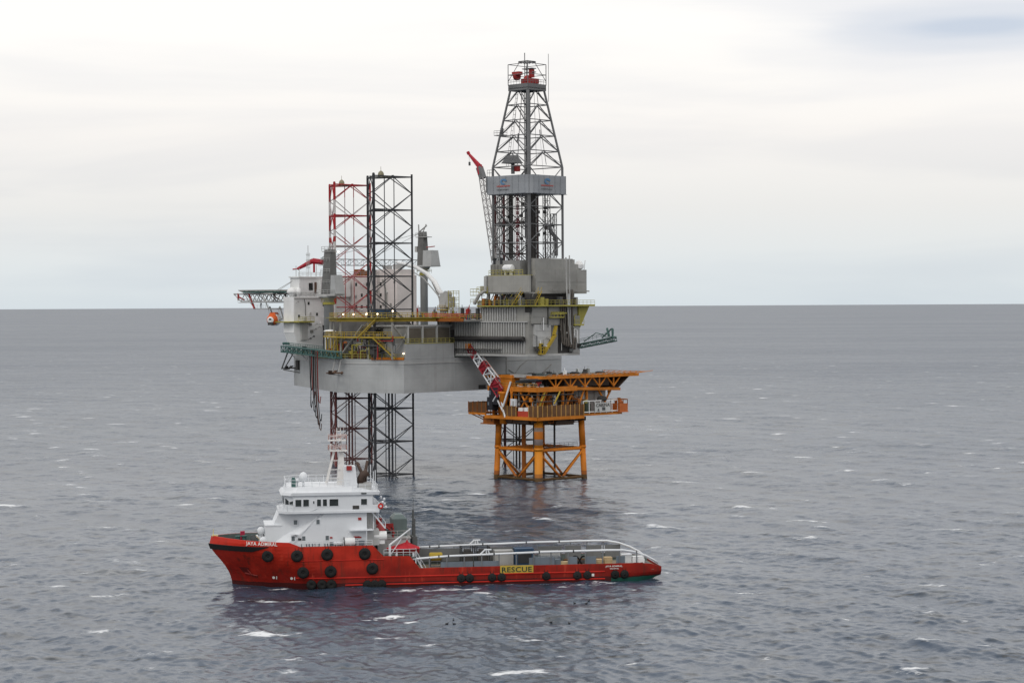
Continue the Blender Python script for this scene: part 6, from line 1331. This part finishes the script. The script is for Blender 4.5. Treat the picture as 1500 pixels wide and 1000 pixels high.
# main columns and bracing between decks
for u, v in ((-8.2, -8.2), (-8.2, 0), (-8.2, 8.2), (0, -8.2), (8.2, -8.2), (8.2, 8.2), (0, 8.2), (8.2, 0), (16, -8.2)):
    m_ = MB(); m_.beam((u, v, 15.9 if u < 10 else 21), (u, v, 22.6), .5, .5); m_.build('deck_column', ORG, pf)
for p, q in (((-8.2, -8.2, 16.4), (-5.2, -8.2, 22.2)), ((-9.2, -8.6, 17), (-6.6, -8.8, 22.3)), ((0, -8.6, 17), (3.4, -8.6, 22.2)), ((4.4, -8.6, 17), (7, -8.6, 22.2)), ((-8.6, 8, 17), (-8.6, 4, 22.2)), ((12, -8.4, 22), (16, -8.4, 17)), ((16.6, -8.4, 22), (13.5, -8.4, 17.6)), ((-8.8, -6, 22.2), (-8.8, -2, 17)), ((-8.8, -2.2, 22.2), (-8.8, -6, 17))):
    m_ = MB(); m_.bar(p, q, .26, 8); m_.build('deck_brace', ORG, pf)
m_ = MB(); m_.bar((-9.6, -8.9, 16.2), (-6.5, -9.1, 22.6), .2, 8); m_.bar((-4.0, -9.4, 19), (-2.0, -9.4, 22), .2, 8); m_.build('yellow_pipe', YEL, pf)
# upper deck ring
m_ = MB(); m_.box(-9.2, 9.2, -9.0, 9.0, 22.5, 22.8); m_.box(9.2, 18.0, -9.0, 2, 22.0, 22.25)
ud = m_.build('upper_deck', ORGD, pf)
m_ = MB(); lbeam(m_, [(-9.3, 9), (-9.3, -9.1), (4.0, -9.1)], 22.6, .4, 1.2); m_.beam((4, -9.1, 22.5), (19.0, -9.1, 22.0), .4, .7); m_.beam((19, -9.2, 22), (19, 2, 22), .3, .6); m_.build('upper_girder', ORG, ud)
# equipment seen between the decks
eq = random.Random(3)
for i in range(16):
    u, v = eq.uniform(-7.5, 7), eq.uniform(-7, 6); h = eq.uniform(2.5, 5.8); a = eq.uniform(.5, 1.1)
    m_ = MB()
    if i % 2: m_.lathe([(a * .5, 0), (a * .6, .2), (a * .6, h - .3), (a * .2, h)], (u, v, 15.92), n=10); nm = 'wellhead_valve'
    else: m_.box(u - a, u + a, v - a, v + a, 15.92, 15.9 + h * .8); m_.box(u - a * .5, u + a * .5, v - a * 1.1, v + a * .4, 15.92, 15.9 + h); nm = 'control_cabinet'
    m_.build(nm, eq.choice((ORGD, SHADE, BROWN, GREY2, CREAM, DGREY, ORG)), pf)
m_ = MB(); m_.box(-8.6, 8, 3.8, 4.1, 15.9, 22.4); m_.box(5, 5.3, -6.5, 3.8, 15.9, 22.4); m_.build('backdrop_wall', paint('backdrop_shade_brown', (.09, .055, .035), .5), pf)  # dark walls as backdrop, shade of the void put into their brown
for z in (18.0, 19.6, 21.2):
    m_ = MB(); m_.tube([(-9.2, 1, z), (-9.2, -9.3, z + .1), (4, -9.3, z)], .14, 6); m_.build('pipe_run', eq.choice((SHADE, ORGD, DGREY)), pf)
m_ = MB(); m_.box(6.6, 17.5, -5.5, 1.0, 16.3, 21.8); sh = m_.build('equipment_shelter', GREY2, pf)
for u in (8, 10.6, 13.4, 16): m_ = MB(); m_.box(u, u + .15, -5.62, -5.5, 16.4, 21.6); m_.build('shelter_rib', GREYW, sh)
m_ = MB(); m_.lathe([(.9, 0), (.9, 2.2), (.5, 2.6)], (8.4, -8.2, 16.3), n=12); m_.build('green_tank', paint('dark_green', (.05, .07, .05), .4), pf)
for i in range(70):
    f = eq.random() < .5; a = eq.uniform(-9.2, 8.6); dpt = eq.uniform(-9.3, -6.5); z = eq.uniform(16, 21); h = eq.uniform(.5, 3.2)
    u, v = (dpt, a) if f else (a, dpt); m_ = MB(); k = i % 4
    if k == 0: m_.tube([(u, v, 15.95), (u, v, z), (u + eq.uniform(-2, 2) * (not f), v + eq.uniform(-2, 2) * f, z), (u, v + .1, min(22.4, z + h))], eq.uniform(.08, .2), 6); nm = 'process_pipe'
    elif k == 1: m_.beam((u, v, z), (u + (0 if f else eq.uniform(1, 3)), v + (eq.uniform(1, 3) if f else 0), z + eq.uniform(-.2, .2)), .18, .25); nm = 'support_beam'
    elif k == 2: m_.box(u - .4, u + .4, v - .4, v + .4, z, z + h * .4); m_.bar((u, v, 15.95), (u, v, z), .1, 5); nm = 'instrument_box'
    else: m_.bar((u, v, 15.95), (u, v, 22.4), .1, 6); m_.lathe([(.1, 0), (.35, .2), (.35, .7), (.1, .9)], (u, v, z), n=8); nm = 'valve_stem'
    m_.build(nm, eq.choice((ORGD, ORGD, ORG, SHADE, BROWN, DARK, DGREY, YELG, GREY2)), pf)
for i in range(24):
    u, v = eq.uniform(-9, 7), eq.uniform(-9, 6); m_ = MB(); h = eq.uniform(.4, 1.5)
    if i % 2: m_.box(u, u + eq.uniform(.5, 2), v, v + eq.uniform(.5, 2), 15.2 - h, 15.4); nm = 'hanging_box'
    else: m_.tube([(u, v, 15.4), (u, v, 15 - h), (u + 1.6, v, 15 - h), (u + 1.6, v, 15.4)], .12, 5); nm = 'under_pipe'
    m_.build(nm, eq.choice((SHADE, DARK, ORGD, DGREY)), pf)
for i in range(22):
    u, v = eq.uniform(-9, -5.5) if i < 14 else eq.uniform(-6, 20), eq.uniform(-8.4, 4); m_ = MB(); z = 22.8 if i < 14 else 25.8; h = eq.uniform(.4, 1.4)
    m_.box(u - .3, u + .3, v - .4, v + .4, z, z + h); m_.bar((u, v, z), (u + .3, v + .4, z + h + .7), .07, 4); m_.build('roof_fitting', eq.choice((SHADE, GREY2, ORG, DARK, CREAM)), pf)
# field name board
m_ = MB(); m_.box(8.8, 14.2, -10.62, -10.45, 16.5, 18.9); sg = m_.build('sign_board', paint('sign_offwhite', (.55, .55, .53), .5, scale=1.5), pf)
lettering('CARINA', 1.15, lambda x, y: (9.1 + x, -10.66, 17.85 + y), SHADE, sg, 4.8)
m_ = MB(); m_.box(11.2, 12.3, -10.68, -10.62, 16.9, 17.7); m_.box(9.8, 10.1, -10.68, -10.62, 16.8, 17.4); m_.box(9.6, 10.3, -10.68, -10.62, 16.8, 16.95); m_.build('sign_symbol', DGREY, sg)
m_ = MB(); m_.lathe([(.9, 0), (1.3, .3), (1.2, 1.0), (.4, 1.3)], (12.2, -9.6, 19.2), n=12); m_.build('horn', SHADE, pf)
# top deck
TD = [(-7.6, -9.4), (25.2, -9.4), (25.2, 5), (16, 12), (-7.6, 12)]
m_ = MB(); m_.prism(TD, 25.4, 25.75); td = m_.build('top_deck', ORG, pf)
m_ = MB(); m_.prism([(-7.2, -9.0), (24.8, -9.0), (24.8, 4.8), (15.8, 11.6), (-7.2, 11.6)], 25.755, 25.79); m_.build('top_plating', DECKG, td)
m_ = MB(); lbeam(m_, [(-7.7, 12), (-7.7, -9.5), (25.3, -9.5), (25.3, 5)], 25.5, .3, .75); m_.build('top_girder', ORG, td)
m_ = MB()
for u in np.arange(-7, 24, 1.9): m_.beam((u, -9.4, 25.75), (u, -11.2, 26.2), .12, .12)
for v in np.arange(-9, 6, 1.9): m_.beam((25.3, v, 25.75), (27.2, v, 26.2), .12, .12)
m_.beam((-7.4, -11.2, 26.2), (26.6, -11.2, 26.2), .1, .12); m_.beam((27.2, -10.6, 26.2), (27.2, 5, 26.2), .1, .12); m_.beam((25.3, -9.4, 25.9), (29.4, -10.6, 26.4), .12, .12); m_.build('safety_net', ORG, td)
m_ = MB()
for u0 in (-5.5, -.5, 4.5, 9.5, 14.5): m_.bar((u0, -9.0, 25.2), (u0 + 2.4, -9.0, 22.8), .2, 7); m_.bar((u0 + 4.8, -9.0, 25.2), (u0 + 2.4, -9.0, 22.8), .2, 7); m_.bar((u0 + 2.4, -9.0, 25.2), (u0 + 2.4, -9.0, 22.6), .2, 7)
m_.build('top_truss', ORG, td)
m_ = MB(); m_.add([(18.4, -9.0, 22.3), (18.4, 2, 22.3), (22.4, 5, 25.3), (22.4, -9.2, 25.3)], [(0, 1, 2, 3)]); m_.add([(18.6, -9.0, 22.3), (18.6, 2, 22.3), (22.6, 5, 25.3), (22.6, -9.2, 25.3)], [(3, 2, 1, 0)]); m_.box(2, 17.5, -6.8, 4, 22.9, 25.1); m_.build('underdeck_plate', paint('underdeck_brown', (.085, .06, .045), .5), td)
for u, v in ((-2, 1), (4.5, -4), (12, 0), (19, -2), (9, 7)):
    m_ = MB(); m_.lathe([(1.3, 0), (1.3, .3), (.8, .5)], (u, v, 25.8), n=12); m_.bar((u + .9, v, 25.8), (u + .9, v, 26.7), .06, 4); m_.build('deck_hatch', SHADE, td)
m_ = MB(); m_.rail([(-9.2, 9, 22.8), (-9.2, -9, 22.8)], 1.2, 1.4, .06); m_.build('roof_railing', PALE, ud)
m_ = MB(); m_.box(-9.2, -6.6, .2, 4.4, 23.0, 26.0); m_.box(-9.4, -6.4, 0, 4.6, 25.2, 25.5); m_.build('crane_pedestal_box', ORG, pf)
m_ = MB(); m_.bar((-8.4, -.5, 24.2), (-7.4, -8.6, 25.0), .45, 10); m_.bar((-7.8, 0, 23.4), (-6.8, -8.4, 23.6), .4, 10); m_.bar((-7.2, -2, 24.4), (-6.4, -8.6, 25.2), .35, 10); m_.build('roof_pipe', DARK, pf)
m_ = MB(); m_.box(-7.4, -6.4, -7.6, -6.6, 23.2, 24.8); m_.build('roof_cabinet', REDD, pf); m_ = MB(); m_.box(-8.6, -6, -3.6, 1.6, 25.4, 26.2); m_.build('roof_tray', GREY2, pf)
# pedestal crane with red and white boom
m_ = MB(); m_.lathe([(.95, 13.9), (.95, 21.0), (1.25, 21.4), (1.25, 21.9)], (-9.4, 3.2, 0), n=14); pc = smooth(m_.build('crane', ORG, pf))
m_ = MB(); m_.box(-10.2, -8.2, 4.4, 7.6, 18.6, 22.8); m_.box(-10.3, -8.1, 6.4, 8.3, 17.2, 20.4); m_.build('crane_cab', paint('cab_black', (.022, .022, .028), .3), pc)
m_ = MB(); m_.box(-10.24, -10.2, 7.0, 7.5, 21, 22); m_.box(-10.34, -10.3, 7.5, 8.0, 18.4, 19.2); m_.build('cab_window', BLUEG, pc)
a0 = Vector((-9.6, 3.4, 21.6)); a1 = Vector((-9.6, 15.2, 32.6))
def ph(f0, f1, mat, nm, solid=False):
    m_ = MB(); p, q = a0.lerp(a1, f0), a0.lerp(a1, f1); k0 = 1 - .45 * f0; k1 = 1 - .45 * f1
    d = (a1 - a0).normalized(); up = Vector((0, -d.z, d.y)) * 1.6; sd_ = Vector((.6, 0, 0))
    cp, cq = [], []
    for su_, ss in ((-1, -1), (1, -1), (1, 1), (-1, 1)): cp.append(p + up * su_ * k0 + sd_ * ss); cq.append(q + up * su_ * k1 + sd_ * ss)
    for i in range(4):
        m_.bar(cp[i], cq[i], .17, 6); m_.bar(cq[i], cq[(i + 1) % 4], .13, 6)
    mid = [(cp[i] + cq[i]) / 2 for i in range(4)]
    for i, j in ((0, 1), (3, 2)): m_.bar(cp[i], mid[j], .15, 6); m_.bar(mid[j], cq[i], .15, 6); m_.bar(cp[j], mid[i], .13, 6)
    if solid:
        for i in (0, 2): m_.add([tuple(cp[0] * .9 + cp[3] * .1), tuple(cq[0] * .9 + cq[3] * .1), tuple(cq[1] * .9 + cq[2] * .1), tuple(cp[1] * .9 + cp[2] * .1)], [(0, 1, 2, 3)]); break
    return m_.build(nm, mat, pc)
CRED = paint('crane_red', (.30, .018, .03), .4)
ph(0, .24, CRED, 'boom_section', True); ph(.24, .47, WHITE, 'boom_section'); ph(.47, .62, CRED, 'boom_section', True); ph(.62, .8, WHITE, 'boom_section'); ph(.8, 1.0, CRED, 'boom_section', True)
d_ = (a1 - a0).normalized(); up_ = Vector((0, -d_.z, d_.y))
m_ = MB(); m_.bar(a0 + up_ * 1.4 + Vector((-.6, 0, 0)), a1 + up_ * .85 + Vector((-.6, 0, 0)), .12, 6); m_.bar(a0 + up_ * 1.8 + Vector((.6, 0, 0)), a1 + up_ * .95 + Vector((.6, 0, 0)), .1, 6); m_.build('boom_rope', paint('pale_rope', (.55, .42, .36), .3), pc)
m_ = MB(); m_.box(-10.2, -9, 14.6, 16.6, 32.0, 33.6); m_.build('boom_tip', ORG, pc)
m_ = MB(); m_.bar((-9.9, 4.0, 21.4), (-10.4, 1.4, 15.6), .26, 6); m_.bar((-9.9, 5.4, 20.6), (-10.4, 2.2, 17.0), .2, 6); m_.bar((-10.4, 2.2, 18.2), (-9.6, .2, 24.4), .24, 6); m_.bar((-10.2, 5.0, 20.8), (-10.2, 6.2, 19.4), .16, 6); m_.build('boom_strut', WHITE, pc)
m_ = MB(); m_.beam((-9.4, 1.4, 15.8), (-9.4, -.4, 22.6), .35, .35); m_.beam((-9.4, 3.2, 15.8), (-9.4, 1.0, 22.6), .3, .3); m_.beam((-9.6, -.8, 15.8), (-9.6, .2, 22.6), .3, .3); m_.build('boom_rest', ORG, pf)
# things on the platform
def on_pf(nm, label, cat, u, v, z, parts, rz=0):
    t_ = thing(nm, label, cat, PLAT.w(u, v, z), PLAT.a + rz)
    for n_, mb, mt in parts: mb.build(n_, mt, t_)
    return t_
on_pf('tool_box', 'red box with pale lids behind the wind screen near the front corner', 'box', -9.7, -5.0, 15.92, [('box', MB().box(-.5, .5, -2.1, 2.1, 0, 1.4), paint('box_red', (.48, .06, .03), .3)), ('lid', MB().box(-.5, .5, -1.6, -.4, 1.4, 2.3), CREAM), ('lid', MB().box(-.5, .5, .3, 1.8, 1.4, 2.2), CREAM)])
on_pf('white_cabinet', 'small white cabinet beside the crane boom foot', 'cabinet', -9.9, .4 - 1.6, 18.2, [('box', MB().box(-.3, .3, -.9, .9, 0, 2.0), WHITE), ('door', MB().box(-.34, -.3, -.5, .2, .3, 1.5), GREY2)])
on_pf('escape_capsule', 'orange capsule hung at the right end of the platform', 'lifeboat', 18.6, -9.2, 16.7, [('hull', MB().lathe([(.6, 0), (1.1, .4), (1.2, 1.2), (1.1, 2.2), (.5, 2.6)], (0, 0, 0), n=12), paint('capsule_orange', (.50, .13, .03), .6)), ('canopy', MB().lathe([(.5, 2.5), (.5, 3.0), (.2, 3.1)], (0, 0, 0), n=10), ORGD), ('fender_belt', MB().lathe([(1.22, 1.0), (1.26, 1.1), (1.26, 1.3), (1.22, 1.4)], (0, 0, 0), n=12), REDD), ('cage', MB().rail([(-1.5, -1.5, -.3), (1.5, -1.5, -.3), (1.5, 1.5, -.3), (-1.5, 1.5, -.3)], 3.0, 1.5, .12, closed=True), ORGD), ('base', MB().box(-1.7, 1.7, -1.7, 1.7, -.5, -.3).box(-1.62, -1.5, -1.5, 1.5, -.3, 1.7).box(-1.5, 1.5, -1.62, -1.5, -.3, 1.7), paint('capsule_orange', (.50, .13, .03), .6))])

# ------------------------------------------------------------------ a figure on the gangway, birds on the water
def person(label, loc, rz):
    m = bpy.data.meshes.new('person'); bm = bmesh.new()
    J = {'pel': (0, 0, .95, .15), 'wst': (0, 0, 1.15, .15), 'chs': (0, .01, 1.38, .17), 'nek': (0, 0, 1.52, .06), 'hd': (0, -.02, 1.66, .105), 'hd2': (0, -.02, 1.75, .085),
         'ls': (-.2, 0, 1.44, .07), 'le': (-.27, .03, 1.16, .05), 'lw': (-.25, -.1, .94, .038), 'lh': (-.24, -.15, .85, .035), 'rs': (.2, 0, 1.44, .07), 're': (.27, .03, 1.16, .05), 'rw': (.25, -.12, .96, .038), 'rh': (.24, -.18, .9, .035),
         'lt': (-.1, 0, .88, .1), 'lk': (-.12, -.02, .5, .07), 'la': (-.13, .02, .1, .05), 'lf': (-.14, -.14, .04, .045), 'rt': (.1, 0, .88, .1), 'rk': (.12, -.03, .5, .07), 'ra': (.14, .02, .1, .05), 'rf': (.15, -.14, .04, .045)}
    E_ = ['pel wst', 'wst chs', 'chs nek', 'nek hd', 'hd hd2', 'chs ls', 'ls le', 'le lw', 'lw lh', 'chs rs', 'rs re', 're rw', 'rw rh', 'pel lt', 'lt lk', 'lk la', 'la lf', 'pel rt', 'rt rk', 'rk ra', 'ra rf']
    ks = list(J); V = {k: bm.verts.new(J[k][:3]) for k in ks}
    for e in E_: a, b = e.split(); bm.edges.new((V[a], V[b]))
    bm.to_mesh(m); bm.free()
    o = bpy.data.objects.new('person', m); COL.objects.link(o); sk = o.modifiers.new('skin', 'SKIN'); o.modifiers.new('sub', 'SUBSURF').levels = 1
    for i, k in enumerate(ks): d = m.skin_vertices[0].data[i]; d.radius = (J[k][3], J[k][3]); d.use_root = k == 'pel'
    dg = bpy.context.evaluated_depsgraph_get(); me = bpy.data.meshes.new_from_object(o.evaluated_get(dg)); o.modifiers.clear(); o.data = me
    me.materials.clear(); me.materials.append(paint('dark_coverall', (.03, .035, .05), .3)); o.location = loc; o.rotation_euler = (0, 0, rz); tag(o, label, 'person')
    h = MB(); h.lathe([(.135, 1.70), (.13, 1.80), (.08, 1.87), (.01, 1.89)], (0, -.02, 0), n=10); h.build('hard_hat', GREY2, o)
    return o
person('person in dark work clothes standing on the small gangway under the helideck', RIG.w(-61.5, -12.6, 42.62), RIG.a)
def bird(label, px, d, rz, grp):
    x = px; m_ = MB(); m_.lathe([(.02, -.36), (.10, -.24), (.17, -.05), (.17, .1), (.09, .26), (.03, .32)], (0, 0, .12), 'x', 10)
    r = thing('seabird', label, 'bird', (x, d, .12), rz, grp); r.scale = (.72, .72, .72); smooth(m_.build('body', paint('bird_dark', (.02, .018, .018), .3), r))
    m_ = MB(); m_.tube([(.2, 0, .2), (.27, 0, .34), (.33, 0, .40)], [.07, .055, .07], 7); m_.bar((.36, 0, .4), (.48, 0, .38), .025, 5, .008); smooth(m_.build('head', paint('bird_dark', (.02, .018, .018), .3), r))
    m_ = MB(); m_.add([(-.1, -.17, .2), (.1, -.17, .22), (-.42, -.05, .2), (-.1, .17, .2), (.1, .17, .22), (-.42, .05, .2)], [(0, 1, 2), (3, 5, 4)]); m_.build('wing', DARK, r)
spots = [((652, 915), 'dark seabird left of the group of three nearest the foam patches'), ((662, 910), 'dark seabird farthest off in the group of three by the foam patches'), ((663, 916), 'dark seabird nearest the viewer in the group of three by the foam patches'),
         ((753, 906), 'dark seabird floating alone midway along the ship'), ((805, 910), 'dark seabird left of the spaced pair on the grey water'), ((832, 911), 'dark seabird right of the spaced pair on the grey water'),
         ((840, 882), 'dark seabird left of the group of three close under the ship'), ((857, 884), 'dark seabird in the middle of the group of three close under the ship'), ((861, 881), 'dark seabird right of the group of three close under the ship')]
sea_pts = co.reshape(nr, nc, 3)
for i, ((px, py), lab) in enumerate(spots):
    d = CAM_H * F_PX / (py - (452 - .00533 * px)); x = (px - 750) / F_PX * d
    bird(lab, x, d, i * 1.7, 'dark seabirds on the water')
for o in scene.objects:
    if o.name.startswith('seabird') and o.parent is None:
        dd = (sea_pts[..., 0] - o.location.x) ** 2 + (sea_pts[..., 1] - o.location.y) ** 2; o.location.z = float(sea_pts[..., 2].ravel()[dd.argmin()]) - .02
